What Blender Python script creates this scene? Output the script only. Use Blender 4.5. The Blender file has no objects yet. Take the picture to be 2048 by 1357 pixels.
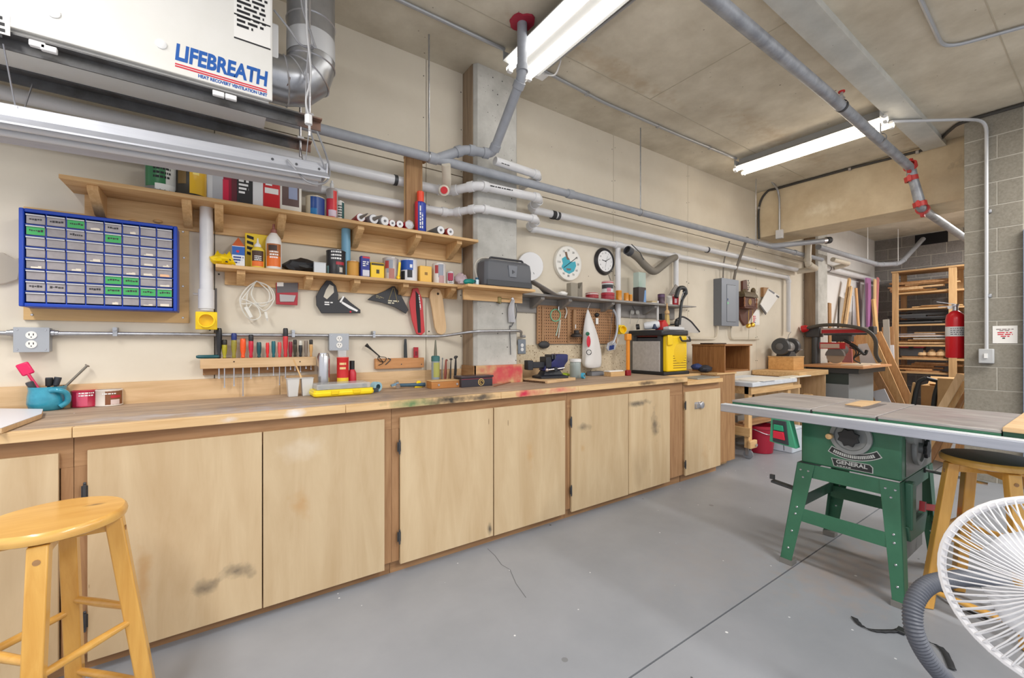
import bpy, math, random
from math import sin, cos, pi, radians, atan2, sqrt
from mathutils import Vector, Matrix
random.seed(7)
sc = bpy.context.scene
col = sc.collection
# ---------------------------------------------------------------- camera, world, lights, exposure
# room: X along the long bench wall (to the right), Y into that wall (wall face at Y=0), Z up
FP, V0, CX, CY = 846.0, 684.0, 1024.0, 678.5
TH = atan2(2250 - CX, FP)
CAMH, CAMD = 1.22, 2.8
cd = bpy.data.cameras.new('camera')
cam = bpy.data.objects.new('camera', cd); col.objects.link(cam)
cd.sensor_width = 36.0; cd.lens = 36.0 * FP / 2048; cd.shift_y = (V0 - CY) / 2048.0
cd.clip_start = 0.02
cam.location = (0, -CAMD, CAMH)
cam.rotation_euler = (pi / 2, 0, TH - pi / 2)
sc.camera = cam
w = bpy.data.worlds.new('world'); sc.world = w; w.use_nodes = True
w.node_tree.nodes['Background'].inputs[0].default_value = (0.95, 0.96, 1.0, 1)
w.node_tree.nodes['Background'].inputs[1].default_value = 0.85
def area(name, loc, sx, sy, power, color, rot=(0, 0, 0)):
    l = bpy.data.lights.new(name, 'AREA'); l.shape = 'RECTANGLE'; l.size = sx; l.size_y = sy
    l.energy = power; l.color = color
    o = bpy.data.objects.new(name, l); o.location = loc; o.rotation_euler = rot; col.objects.link(o)
# unseen fill lights added behind and beside the camera
area('unseen_fill_light', (-1.2, -2.2, 3.05), 0.25, 2.4, 75, (1.0, 0.98, 0.95))
area('unseen_fill_light', (1.7, -4.4, 3.05), 0.25, 2.4, 95, (1.0, 0.98, 0.95))
area('unseen_fill_light', (4.6, -4.2, 3.05), 0.25, 2.4, 95, (1.0, 0.96, 0.9))
area('alcove_fill_light', (8.7, -2.3, 3.05), 1.2, 0.25, 100, (1.0, 0.97, 0.93))  # unseen fill added to brighten the alcove
sc.view_settings.view_transform = 'Standard'; sc.view_settings.look = 'None'
sc.view_settings.exposure = 0.25; sc.view_settings.gamma = 1.0; sc.view_settings.use_curve_mapping = False
sc.cycles.use_denoising = True
# ---------------------------------------------------------------- picture measurements -> places
_c, _s = cos(TH), sin(TH)
def ray(u, v):
    a = (u - CX) / FP
    return (_c + _s * a, _s - _c * a, -(v - V0) / FP)
def W(u, v, off=0.0):                       # point on a plane parallel to the bench wall, off metres in front of it
    d = ray(u, v); t = (CAMD - off) / d[1]
    return Vector((d[0] * t, -off, CAMH + d[2] * t))
def P(u, v, z):                             # point at height z
    d = ray(u, v); t = (z - CAMH) / d[2]
    return Vector((d[0] * t, d[1] * t - CAMD, z))
def XP(u, v, X):                            # point on a plane across the room at distance X
    d = ray(u, v); t = X / d[0]
    return Vector((X, d[1] * t - CAMD, CAMH + d[2] * t))
def mpp(u, off=0.0):
    return (CAMD - off) / ray(u, 0)[1] / FP
def wx(u, off=0.0): return W(u, V0, off).x
# ---------------------------------------------------------------- mesh builder
class MB:
    def __init__(s): s.v = []; s.f = []; s.M = None
    def add(s, vs, fs):
        n = len(s.v)
        for p in vs:
            p = Vector(p); s.v.append(s.M @ p if s.M else p)
        s.f += [[i + n for i in f] for f in fs]
        return s
    def box(s, x0, x1, y0, y1, z0, z1):
        if x0 > x1: x0, x1 = x1, x0
        if y0 > y1: y0, y1 = y1, y0
        if z0 > z1: z0, z1 = z1, z0
        return s.hexa([(x0,y0,z0),(x1,y0,z0),(x1,y1,z0),(x0,y1,z0),(x0,y0,z1),(x1,y0,z1),(x1,y1,z1),(x0,y1,z1)])
    def hexa(s, p):
        return s.add(p, [(0,3,2,1),(4,5,6,7),(0,1,5,4),(1,2,6,5),(2,3,7,6),(3,0,4,7)])
    def cbox(s, c, sx, sy, sz): return s.box(c[0]-sx/2,c[0]+sx/2,c[1]-sy/2,c[1]+sy/2,c[2]-sz/2,c[2]+sz/2)
    def obox(s, c, ax, ay, sx, sy, sz):          # oriented box
        ax = Vector(ax).normalized(); az = ax.cross(Vector(ay)).normalized(); ay = az.cross(ax)
        c = Vector(c); P_ = []
        for k in (-.5, .5):
            for i, j in ((-.5,-.5),(.5,-.5),(.5,.5),(-.5,.5)): P_.append(c + ax*sx*i + ay*sy*j + az*sz*k)
        return s.hexa(P_)
    def bar(s, p0, p1, wd, th, up=(0,0,1)):      # board between two points
        p0 = Vector(p0); p1 = Vector(p1); ax = p1 - p0
        u_ = Vector(up)
        if abs(ax.normalized().dot(u_.normalized())) > .98: u_ = Vector((0, 1, 0))
        ay = u_.cross(ax)
        return s.obox((p0 + p1) / 2, ax, ay, ax.length, wd, th)
    def rings(s, rs, closed=True, cap0=True, cap1=True):
        n = len(rs[0]); vs = [p for r in rs for p in r]; fs = []
        for i in range(len(rs) - 1):
            for j in range(n if closed else n - 1):
                k = (j + 1) % n
                fs.append((i*n+j, i*n+k, (i+1)*n+k, (i+1)*n+j))
        if closed and cap0: fs.append(tuple(range(n - 1, -1, -1)))
        if closed and cap1: fs.append(tuple((len(rs)-1)*n + j for j in range(n)))
        return s.add(vs, fs)
    def frame(s, d):
        d = Vector(d).normalized(); a = Vector((0,0,1)) if abs(d.z) < .9 else Vector((1,0,0))
        x = a.cross(d).normalized(); return x, d.cross(x)
    def cyl(s, p0, p1, r0, r1=None, n=16, cap=True):
        p0 = Vector(p0); p1 = Vector(p1); r1 = r0 if r1 is None else r1
        x, y = s.frame(p1 - p0)
        R = lambda p, r: [p + x*r*cos(2*pi*i/n) + y*r*sin(2*pi*i/n) for i in range(n)]
        return s.rings([R(p0, r0), R(p1, r1)], True, cap, cap)
    def lathe(s, prof, c, n=20, axis=(0,0,1), cap=True):      # prof: (radius, distance along axis)
        c = Vector(c); a = Vector(axis).normalized(); x, y = s.frame(a)
        return s.rings([[c + a*h + x*r*cos(2*pi*i/n) + y*r*sin(2*pi*i/n) for i in range(n)] for r, h in prof], True, cap, cap)
    def tube(s, pts, r, n=8, closed=False, cap=True):
        pts = [Vector(p) for p in pts]; m = len(pts); rs = []; rad = r if isinstance(r, (list, tuple)) else [r]*m
        x = None
        for i, p in enumerate(pts):
            a = pts[(i+1) % m] if (closed or i < m-1) else p; b = pts[i-1] if (closed or i > 0) else p
            d = (a - b).normalized() if (a - b).length > 1e-9 else Vector((0,0,1))
            if x is None: x, y = s.frame(d)
            x = (x - d * x.dot(d)).normalized(); y = d.cross(x)
            rs.append([p + x*rad[i]*cos(2*pi*k/n) + y*rad[i]*sin(2*pi*k/n) for k in range(n)])
        if closed: rs.append(rs[0]); return s.rings(rs, True, False, False)
        return s.rings(rs, True, cap, cap)
    def prism(s, pts, off):                     # polygon (3D, planar) thickened by vector off
        n = len(pts); off = Vector(off); a = [Vector(p) for p in pts]; b = [p + off for p in a]
        return s.add(a + b, [tuple(range(n)), tuple(range(2*n-1, n-1, -1))] + [(i, i+n, (i+1) % n + n, (i+1) % n) for i in range(n)])
    def plate(s, loop, holes_fn=None): pass
    def sphere(s, c, r, nu=14, nv=8):
        r = r if isinstance(r, (list, tuple)) else (r, r, r); rs = []
        for i in range(nv + 1):
            t = pi * (i + .02) / (nv + .04)
            rs.append([(c[0] + r[0]*sin(t)*cos(2*pi*k/nu), c[1] + r[1]*sin(t)*sin(2*pi*k/nu), c[2] + r[2]*-cos(t)) for k in range(nu)])
        return s.rings(rs)
    def arcstrip(s, c, r, a0, a1, z0, z1, n=8):  # curved label, angles measured from -Y towards +X
        q = [a0 + (a1-a0)*i/n for i in range(n+1)]
        vs = [(c[0]+r*sin(t), c[1]-r*cos(t), z) for t in q for z in (z0, z1)]
        return s.add(vs, [(2*i, 2*i+2, 2*i+3, 2*i+1) for i in range(n)])
    def build(s, name, mat, parent=None, bevel=0, smooth=40, local=False, solid=0, sub=0):
        vs = [v.copy() for v in s.v]
        if parent is not None:
            loc = Vector((0,0,0))
        else:
            xs = [v.x for v in vs]; ys = [v.y for v in vs]; zs = [v.z for v in vs]
            loc = Vector(((min(xs)+max(xs))/2, (min(ys)+max(ys))/2, min(zs)))
        if parent is not None and not local:
            bpy_m = wmat(parent).inverted(); vs = [bpy_m @ v for v in vs]
        elif parent is None: vs = [v - loc for v in vs]
        me = bpy.data.meshes.new(name); me.from_pydata([tuple(v) for v in vs], [], s.f); me.update()
        bm_fix(me)
        if smooth: 
            me.polygons.foreach_set('use_smooth', [True]*len(me.polygons)); me.set_sharp_from_angle(angle=radians(smooth))
        if mat: me.materials.append(mat)
        o = bpy.data.objects.new(name, me); col.objects.link(o)
        if parent is not None: o.parent = parent
        else: o.location = loc
        if solid:
            m = o.modifiers.new('thick', 'SOLIDIFY'); m.thickness = solid; m.offset = 0
        if sub:
            m = o.modifiers.new('sub', 'SUBSURF'); m.levels = sub; m.render_levels = sub
        if bevel:
            m = o.modifiers.new('bev', 'BEVEL'); m.width = bevel; m.segments = 2; m.limit_method = 'ANGLE'
        return o
import bmesh
def bm_fix(me):
    b = bmesh.new(); b.from_mesh(me); bmesh.ops.recalc_face_normals(b, faces=b.faces); b.to_mesh(me); b.free()
def wmat(o):
    m = o.matrix_basis.copy()
    while o.parent: o = o.parent; m = o.matrix_basis @ m
    return m
def tag(o, label=None, cat=None, group=None, kind=None):
    if label: o['label'] = label
    if cat: o['category'] = cat
    if group: o['group'] = group
    if kind: o['kind'] = kind
    return o
def thing(name, label, cat, loc=(0,0,0), rz=0, group=None):
    o = bpy.data.objects.new(name, None); col.objects.link(o); o.empty_display_size = .05
    o.location = loc; o.rotation_euler = (0, 0, rz)
    return tag(o, label, cat, group)
def S(name, mb, mat, label, cat, group=None, **k): return tag(mb.build(name, mat, None, **k), label, cat, group)
def struct(name, mb, mat, parent=None, **k):
    o = mb.build(name, mat, parent, **k)
    if parent is None: o['kind'] = 'structure'
    return o
def group_of(name, loc=(0,0,0)):
    o = bpy.data.objects.new(name, None); col.objects.link(o); o.location = loc; o['kind'] = 'structure'; return o
def inst(src, parent, loc, name=None, mat=None, scale=None, rot=None):   # alike piece sharing mesh data
    o = bpy.data.objects.new(name or src.name.split('.')[0], src.data); col.objects.link(o)
    o.parent = parent; o.location = loc
    if scale: o.scale = scale
    if rot: o.rotation_euler = rot
    for md in src.modifiers:
        n = o.modifiers.new(md.name, md.type)
        if md.type == 'BEVEL': n.width = md.width; n.segments = md.segments; n.limit_method = md.limit_method
    return o
def fillet(pts, r, n=5):
    pts = [Vector(p) for p in pts]; out = [pts[0]]
    for i in range(1, len(pts)-1):
        p = pts[i]; a = pts[i-1]-p; b = pts[i+1]-p; k = min(r, a.length*.49, b.length*.49)
        A = p + a.normalized()*k; B = p + b.normalized()*k
        for j in range(n+1):
            t = j/n; out.append(A*(1-t)**2 + p*2*t*(1-t) + B*t*t)
    return out + [pts[-1]]
def spline(pts, n=6):
    pts = [Vector(p) for p in pts]; out = []
    for i in range(len(pts)-1):
        p0 = pts[max(i-1,0)]; p1 = pts[i]; p2 = pts[i+1]; p3 = pts[min(i+2,len(pts)-1)]
        for j in range(n):
            t = j/n
            out.append(.5*((2*p1)+(p2-p0)*t+(2*p0-5*p1+4*p2-p3)*t*t+(3*p1-p0-3*p2+p3)*t**3))
    return out + [pts[-1]]
def text(s, size, parent, mat, org, xd=(1,0,0), yd=(0,0,1), align='CENTER', bold=0, name='lettering', depth=.0006, shear=0, wrapR=0, sx=1.0):
    cu = bpy.data.curves.new(name, 'FONT'); cu.body = s; cu.size = size; cu.align_x = align; cu.align_y = 'CENTER'
    cu.offset = bold; cu.shear = shear; cu.resolution_u = 3
    o = bpy.data.objects.new(name, cu); col.objects.link(o)
    bpy.context.view_layer.update()
    me = bpy.data.meshes.new_from_object(o); bpy.data.objects.remove(o)
    xd = Vector(xd).normalized(); yd = Vector(yd).normalized(); nd = xd.cross(yd); org = Vector(org)
    mi = wmat(parent).inverted() if parent else Matrix()
    for v in me.vertices:
        x, y = v.co.x*sx, v.co.y
        q = org + xd*x + yd*y + nd*depth
        if wrapR: q = org + xd*(wrapR*sin(x/wrapR)) + yd*y + nd*(wrapR*(cos(x/wrapR)-1)+depth)
        v.co = mi @ q
    me.materials.clear(); me.materials.append(mat)
    b = bpy.data.objects.new(name, me); col.objects.link(b)
    if parent: b.parent = parent
    return b
def greek(parent, mat, org, xd, yd, wd, rows, lh, name='lettering', seed=1, depth=.0006, fill=.55, centre=False):   # lines of print too small to read
    r = random.Random(seed); mb = MB(); xd = Vector(xd).normalized(); yd = Vector(yd).normalized(); nd = xd.cross(yd); org = Vector(org) + nd*depth
    for k in range(rows):
        x = 0; end = wd*(1 if k < rows-1 else .6)*r.uniform(.85, 1); x0 = (wd-end)/2 if centre else 0
        while x < end:
            l = min(lh*r.uniform(.7, 2.6), end - x)
            q = org + xd*(x0+x) - yd*lh*k
            mb.add([q, q+xd*l, q+xd*l+yd*lh*fill, q+yd*lh*fill], [(0,1,2,3)])
            x += l + lh*.45
    return mb.build(name, mat, parent)
# ---------------------------------------------------------------- materials
_m = {}
def mat(name, base=(.8,.8,.8), rough=.5, metal=0, kind='plain', c2=None, scale=8, axis='x', bump=0, var=0, stains=(), specks=(), spec=.5, emit=0, trans=0, alpha=1, stretch=9, coat=0, detail=5, rand=0, lo=.3, hi=.7):
    if name in _m: return _m[name]
    m = bpy.data.materials.new(name); m.use_nodes = True; _m[name] = m
    nt = m.node_tree; N = nt.nodes; L = nt.links; b = N['Principled BSDF']
    b.inputs['Roughness'].default_value = rough; b.inputs['Metallic'].default_value = metal
    b.inputs['Specular IOR Level'].default_value = spec
    b.inputs['Base Color'].default_value = (*base, 1)
    if coat: b.inputs['Coat Weight'].default_value = coat; b.inputs['Coat Roughness'].default_value = .15
    if emit:
        b.inputs['Emission Color'].default_value = (*base, 1); b.inputs['Emission Strength'].default_value = emit
    if trans: b.inputs['Transmission Weight'].default_value = trans; b.inputs['IOR'].default_value = 1.3
    if alpha < 1: b.inputs['Alpha'].default_value = alpha
    if kind == 'plain' and not stains and not specks and not bump: return m
    tc = N.new('ShaderNodeTexCoord'); co = tc.outputs['Object']
    if rand:
        oi = N.new('ShaderNodeObjectInfo'); ad = N.new('ShaderNodeVectorMath'); ad.operation = 'MULTIPLY_ADD'
        cb = N.new('ShaderNodeCombineXYZ')
        for i in range(3): L.new(oi.outputs['Random'], cb.inputs[i])
        ad.inputs[1].default_value = (37, 53, 71); L.new(cb.outputs[0], ad.inputs[0]); L.new(co, ad.inputs[2]); cov = ad.outputs[0]
    else: cov = co
    c2 = c2 or tuple(x*.8 for x in base)
    mp = N.new('ShaderNodeMapping'); L.new(cov, mp.inputs[0])
    if kind == 'wood':
        st = {'x': (1, stretch, stretch), 'y': (stretch, 1, stretch), 'z': (stretch, stretch, 1)}[axis]
        mp.inputs['Scale'].default_value = st
    nz = N.new('ShaderNodeTexNoise'); nz.inputs['Scale'].default_value = scale; nz.inputs['Detail'].default_value = detail
    nz.inputs['Roughness'].default_value = .62
    if kind == 'wood': nz.inputs['Distortion'].default_value = .5
    L.new(mp.outputs[0], nz.inputs['Vector'])
    rp = N.new('ShaderNodeMapRange'); rp.inputs[1].default_value = lo; rp.inputs[2].default_value = hi
    L.new(nz.outputs[0], rp.inputs[0])
    mx = N.new('ShaderNodeMix'); mx.data_type = 'RGBA'; mx.inputs[6].default_value = (*base, 1); mx.inputs[7].default_value = (*c2, 1)
    L.new(rp.outputs[0], mx.inputs[0]); out = mx.outputs[2]
    if var:                                   # broad tone drift
        n2 = N.new('ShaderNodeTexNoise'); n2.inputs['Scale'].default_value = scale*.22; n2.inputs['Detail'].default_value = 3; L.new(cov, n2.inputs['Vector'])
        r2 = N.new('ShaderNodeMapRange'); r2.inputs[1].default_value = .25; r2.inputs[2].default_value = .75; r2.inputs[3].default_value = 1-var; r2.inputs[4].default_value = 1+var
        L.new(n2.outputs[0], r2.inputs[0])
        mm = N.new('ShaderNodeVectorMath'); mm.operation = 'SCALE'; L.new(out, mm.inputs[0]); L.new(r2.outputs[0], mm.inputs['Scale']); out = mm.outputs[0]
    for sp_ in specks:                        # scattered drops of paint / holes / dashes
        sc_, thr, cc, pick = sp_[:4]
        vo = N.new('ShaderNodeTexVoronoi'); vo.inputs['Scale'].default_value = sc_
        if len(sp_) > 4:
            m2 = N.new('ShaderNodeMapping'); m2.inputs['Scale'].default_value = sp_[4]; L.new(cov, m2.inputs[0]); L.new(m2.outputs[0], vo.inputs['Vector'])
        else: L.new(cov, vo.inputs['Vector'])
        lt = N.new('ShaderNodeMath'); lt.operation = 'LESS_THAN'; lt.inputs[1].default_value = thr; L.new(vo.outputs['Distance'], lt.inputs[0])
        sp = N.new('ShaderNodeSeparateColor'); L.new(vo.outputs['Color'], sp.inputs[0])
        l2 = N.new('ShaderNodeMath'); l2.operation = 'LESS_THAN'; l2.inputs[1].default_value = pick; L.new(sp.outputs[0], l2.inputs[0])
        mu = N.new('ShaderNodeMath'); mu.operation = 'MULTIPLY'; L.new(lt.outputs[0], mu.inputs[0]); L.new(l2.outputs[0], mu.inputs[1])
        m3 = N.new('ShaderNodeMix'); m3.data_type = 'RGBA'; L.new(mu.outputs[0], m3.inputs[0]); L.new(out, m3.inputs[6]); m3.inputs[7].default_value = (*cc, 1); out = m3.outputs[2]
    if stains:
        ns = N.new('ShaderNodeTexNoise'); ns.inputs['Scale'].default_value = 14; ns.inputs['Detail'].default_value = 6; L.new(co, ns.inputs['Vector'])
    for (cx, cy, cz, rx, ry, rz, cc, amt) in stains:
        sb = N.new('ShaderNodeVectorMath'); sb.operation = 'SUBTRACT'; L.new(co, sb.inputs[0]); sb.inputs[1].default_value = (cx, cy, cz)
        dv = N.new('ShaderNodeVectorMath'); dv.operation = 'DIVIDE'; L.new(sb.outputs[0], dv.inputs[0]); dv.inputs[1].default_value = (rx, ry, rz)
        ln = N.new('ShaderNodeVectorMath'); ln.operation = 'LENGTH'; L.new(dv.outputs[0], ln.inputs[0])
        ma = N.new('ShaderNodeMath'); ma.operation = 'MULTIPLY_ADD'; L.new(ns.outputs[0], ma.inputs[0]); ma.inputs[1].default_value = 2.4; L.new(ln.outputs['Value'], ma.inputs[2])
        mr = N.new('ShaderNodeMapRange'); mr.inputs[1].default_value = 2.15; mr.inputs[2].default_value = 1.15; mr.inputs[3].default_value = 0; mr.inputs[4].default_value = amt
        L.new(ma.outputs[0], mr.inputs[0])
        m4 = N.new('ShaderNodeMix'); m4.data_type = 'RGBA'; L.new(mr.outputs[0], m4.inputs[0]); L.new(out, m4.inputs[6]); m4.inputs[7].default_value = (*cc, 1); out = m4.outputs[2]
    L.new(out, b.inputs['Base Color'])
    if bump:
        bp = N.new('ShaderNodeBump'); bp.inputs['Strength'].default_value = bump; bp.inputs['Distance'].default_value = .004
        L.new(nz.outputs[0], bp.inputs['Height']); L.new(bp.outputs[0], b.inputs['Normal'])
    return m
def srgb(r, g, b):
    f = lambda x: (x/255/12.92) if x/255 <= .04045 else ((x/255+.055)/1.055)**2.4
    return (f(r), f(g), f(b))
def C(r, g, b, rough=.5, metal=0, **k): return mat('c%d_%d_%d_%d_%d%s' % (r, g, b, rough*100, metal*100, '' if not k else str(sorted(k.items()))[:30]), srgb(r, g, b), rough, metal, **k)
# shared looks
PINE = lambda ax: mat('pine_'+ax, srgb(226,190,138), .6, kind='wood', c2=srgb(196,152,100), scale=3, axis=ax, stretch=14, bump=.1, rand=1, var=.12)
PINED = lambda ax: mat('pine_dark_'+ax, srgb(178,138,94), .65, kind='wood', c2=srgb(140,100,62), scale=3, axis=ax, stretch=14, bump=.1, rand=1, var=.12)
MAPLE = lambda ax: mat('maple_'+ax, srgb(222,190,148), .5, kind='wood', c2=srgb(198,162,118), scale=2.5, axis=ax, stretch=12, rand=1, var=.08)
OAK = lambda ax: mat('oak_'+ax, srgb(172,120,70), .5, kind='wood', c2=srgb(128,82,42), scale=5, axis=ax, stretch=18, rand=1)
HONEY = lambda ax: mat('honey_'+ax, srgb(226,176,90), .3, kind='wood', c2=srgb(204,148,62), scale=2.5, axis=ax, stretch=10, rand=1, coat=.4)
BROWNW = lambda ax: mat('brownwood_'+ax, srgb(178,138,98), .6, kind='wood', c2=srgb(148,108,72), scale=3, axis=ax, stretch=12, rand=1, var=.1)
RACKW = lambda ax: mat('rackwood_'+ax, srgb(204,168,122), .55, kind='wood', c2=srgb(176,138,94), scale=3, axis=ax, stretch=12, rand=1, var=.1)
STEEL = mat('galvanised', srgb(190,192,196), .38, .85, kind='noise', c2=srgb(160,162,168), scale=30)
STEELP = mat('plain_steel', srgb(200,200,205), .3, .9)
DARKST = mat('dark_steel', srgb(86,88,92), .5, .5, kind='noise', c2=srgb(66,66,68), scale=20)
GREYP = mat('grey_pipe', srgb(164,168,176), .45, kind='noise', c2=srgb(148,152,160), scale=12)
PVC = mat('white_pvc', srgb(226,226,228), .3, kind='noise', c2=srgb(214,214,216), scale=6)
PVCW = mat('warm_pvc', srgb(222,214,198), .35, kind='noise', c2=srgb(206,196,178), scale=6)
BLACK = mat('black_plastic', srgb(34,34,36), .45)
DGREY = mat('dark_grey_plastic', srgb(70,72,78), .5)
RUB = mat('rubber', srgb(48,48,50), .7)
WHITE = mat('white_paint', srgb(236,236,236), .4)
PAPER = mat('paper', srgb(238,236,232), .7)
YEL = mat('yellow_plastic', srgb(250,214,10), .35)
RED = mat('red_plastic', srgb(200,28,36), .4)
BLUE = mat('blue_plastic', srgb(22,66,176), .35)
CHROME = mat('chrome', srgb(210,210,214), .18, 1)
CLEAR = mat('clear_plastic', srgb(225,228,230), .15, alpha=.45)
INK = mat('ink', srgb(30,30,34), .7)
INKW = mat('white_ink', srgb(240,240,240), .6)
INKR = mat('red_ink', srgb(206,36,60), .6)
BRASS = mat('brass', srgb(212,170,70), .25, .9)
CARD = mat('cardboard', srgb(198,160,112), .8, kind='noise', c2=srgb(184,146,100), scale=8)
# ================================================================ the room
CEIL = 3.21
DRY = mat('drywall', srgb(226,217,200), .8, kind='noise', c2=srgb(218,208,190), scale=3, var=.03, specks=((9, .035, srgb(70,66,60), .16), (26, .06, srgb(120,112,100), .035)))
DRYW = mat('drywall_white', srgb(222,220,218), .8, kind='noise', c2=srgb(212,210,208), scale=3, var=.03)
CONC = mat('ceiling_concrete', srgb(226,218,200), .85, kind='noise', c2=srgb(188,178,158), scale=2.2, var=.16, bump=.25, detail=10, specks=((7, .05, srgb(132,122,106), .3), (16, .07, srgb(150,140,122), .14), (6, .06, srgb(120,110,94), .3, (1.6,.3,1)), (3, .05, srgb(160,150,130), .4, (1.6,.3,1))), rand=0,
    stains=((2.5,1.5,0,.9,.12,1,srgb(176,150,112),.5),(.8,2.2,0,1.3,.16,1,srgb(176,150,112),.45),(-1.5,2.4,0,.9,.12,1,srgb(176,150,112),.45),(2.2,-.4,0,.8,.1,1,srgb(150,130,96),.4)))
CONCG = mat('column_concrete', srgb(206,204,198), .85, kind='noise', c2=srgb(164,162,156), scale=4, var=.14, bump=.3, detail=9, specks=((24, .11, srgb(58,56,54), .16), (50, .12, srgb(90,86,82), .12)))
CONCB = mat('beam_concrete', srgb(228,212,182), .85, kind='noise', c2=srgb(198,178,146), scale=2.6, var=.16, bump=.25, detail=9, specks=((12, .05, srgb(80,70,58), .25),), stains=((0,.55,.2,.9,.25,.1,srgb(232,222,200),.7),(0,-.75,.35,.9,.22,.12,srgb(110,96,80),.6)))
FLOORM = mat('grey_floor_paint', srgb(150,153,160), .42, kind='noise', c2=srgb(136,140,147), scale=1.6, var=.06, bump=.05, specks=((7, .045, srgb(224,226,228), .3), (15, .07, srgb(206,208,212), .16), (5, .04, srgb(80,82,86), .2), (3, .05, srgb(120,122,126), .3)),
    stains=((2.75,-1.95,0,.55,.3,1,srgb(166,144,126),.45),(2.2,-1.5,0,.5,.3,1,srgb(150,148,150),.5)))
BLOCKM = mat('block', srgb(150,145,134), .9, kind='noise', c2=srgb(130,125,114), scale=60, var=.06, bump=.4, rand=1)
BLOCKD = mat('block_painted', srgb(140,136,134), .9, kind='noise', c2=srgb(122,118,116), scale=50, var=.08, bump=.3, rand=1)
MORT = mat('mortar', srgb(192,188,178), .95)
# floor: two slabs with a saw cut between them
fl = group_of('floor')
o = MB().box(-3, 10.7, -1.776, .05, -.15, 0).build('slab', FLOORM, fl)
o = MB().box(-3, 10.7, -6.2, -1.783, -.15, 0).build('slab', FLOORM, fl)
MB().box(-3, 10.7, -1.79, -1.77, -.16, -.008).build('joint_filler', C(52, 52, 54, .9), fl)
cr = [P(u, v, .0006) for u, v in ((975,1098),(990,1112),(1003,1130),(1020,1140),(1032,1168),(1052,1196))]
MB().add([q for p in cr for q in (p + Vector((-.002,0,0)), p + Vector((.002,0,0)))], [(2*i, 2*i+2, 2*i+3, 2*i+1) for i in range(5)]).build('hairline_crack', C(104, 106, 110, .9), fl)
# ceiling
ce = struct('ceiling', MB().box(-3, 10.7, -6.2, .05, CEIL, CEIL+.15), CONC)
mb = MB().box(-3, 5.9, -1.80, -1.632, CEIL-.05, CEIL); mb.build('dropped_beam', mat('beam_band', srgb(212,212,206), .8, kind='noise', c2=srgb(190,190,184), scale=5, var=.1, bump=.2, specks=((16,.05,srgb(110,108,100),.2),)), ce)
for y in (-.59, -2.34): MB().box(-3, 5.9, y-.0025, y+.0025, CEIL-.003, CEIL).build('form_line', C(186, 177, 158, .9), ce)
for x in (2.9, 5.1): MB().box(x-.003, x+.003, -1.63, -.59, CEIL-.003, CEIL).build('form_line', C(186, 177, 158, .9), ce)
# long wall with its sheets
wl = group_of('wall_left')
MB().box(-3, 10.7, .013, .12, 0, CEIL).build('backing', C(120, 112, 100, .9), wl)
SEAM = .0022
XS = [(-3,-2.465),(-2.465,-1.245),(-1.245,-.025),(-.025,1.195),(1.195,1.49),(1.86,3.116),(3.116,4.336),(4.336,5.9),(5.9,7.38)]
for a, b in XS:
    MB().box(a+SEAM, b-SEAM, 0, .012, 0, 2.443).build('drywall_sheet', DRY, wl)
    if b < 5.91: MB().box(a+SEAM, b-SEAM, -.004, .012, 2.449, CEIL).build('drywall_sheet', DRY, wl)
    else: MB().box(a+SEAM, b-SEAM, 0, .012, 2.449, CEIL).build('drywall_sheet', DRY, wl)
for a, b in ((7.755, 9.2), (9.2, 10.6)): MB().box(a+SEAM, b-SEAM, -.0, .012, 0, CEIL).build('drywall_sheet', DRYW, wl)
mb = MB()
for a, b in XS:
    if b < -1: continue
    for x in (a+.02, b-.02):
        z = .98
        while z < 3.2:
            zz = z + random.uniform(-.02, .02); mb.cyl((x+random.uniform(-.004,.004), -.0045, zz), (x, .001, zz), .0045, n=6); z += .3
tag(mb.build('screw_heads', C(52, 48, 44, .6), wl), kind='stuff')
# chipboard strip behind the bench to the right of the column
OSB = mat('chipboard', srgb(222,208,182), .85, kind='noise', c2=srgb(198,180,150), scale=70, bump=.2, specks=((60,.3,srgb(130,106,76),.25),))
MB().box(1.87, wx(1250), -.012, 0, .93, W(1150, 690).z).build('chipboard_strip', OSB, wl)
# concrete columns standing against the long wall
BRNC = mat('board_marked_shade', srgb(164,144,120), .85, kind='wood', c2=srgb(130,110,90), scale=2, axis='z', stretch=14, bump=.2)  # brown tone paints in the shade on the column's left side
for i, (x0, x1) in enumerate(((1.49, 1.862), (7.38, 7.757))):
    cb = thing('concrete_column', ['grey concrete column on the bench wall between the two shelves', 'concrete column at the alcove corner behind the radial arm saw'][i], 'column', ((x0+x1)/2, -.09, 0))
    sh = [(x0, .0), (x1, .0), (x1, -.165), (x1-.015, -.18), (x0+.02, -.18), (x0, -.155)]
    MB().prism([(x, y, 0) for x, y in sh], (0, 0, CEIL-.001)).build('shaft', CONCG, cb, smooth=0)
    MB().box(x0-.006, x0, -.15, -.004, 0, CEIL-.002).build('shade_face', BRNC, cb)  # thin brown sheet standing in for the shaded side face
# beam across the end of the workshop
ln = struct('trim_1', MB().box(5.91, 6.45, -2.6, -.001, 2.605, CEIL-.001), CONCB); ln.name = 'trim_1'
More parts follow.
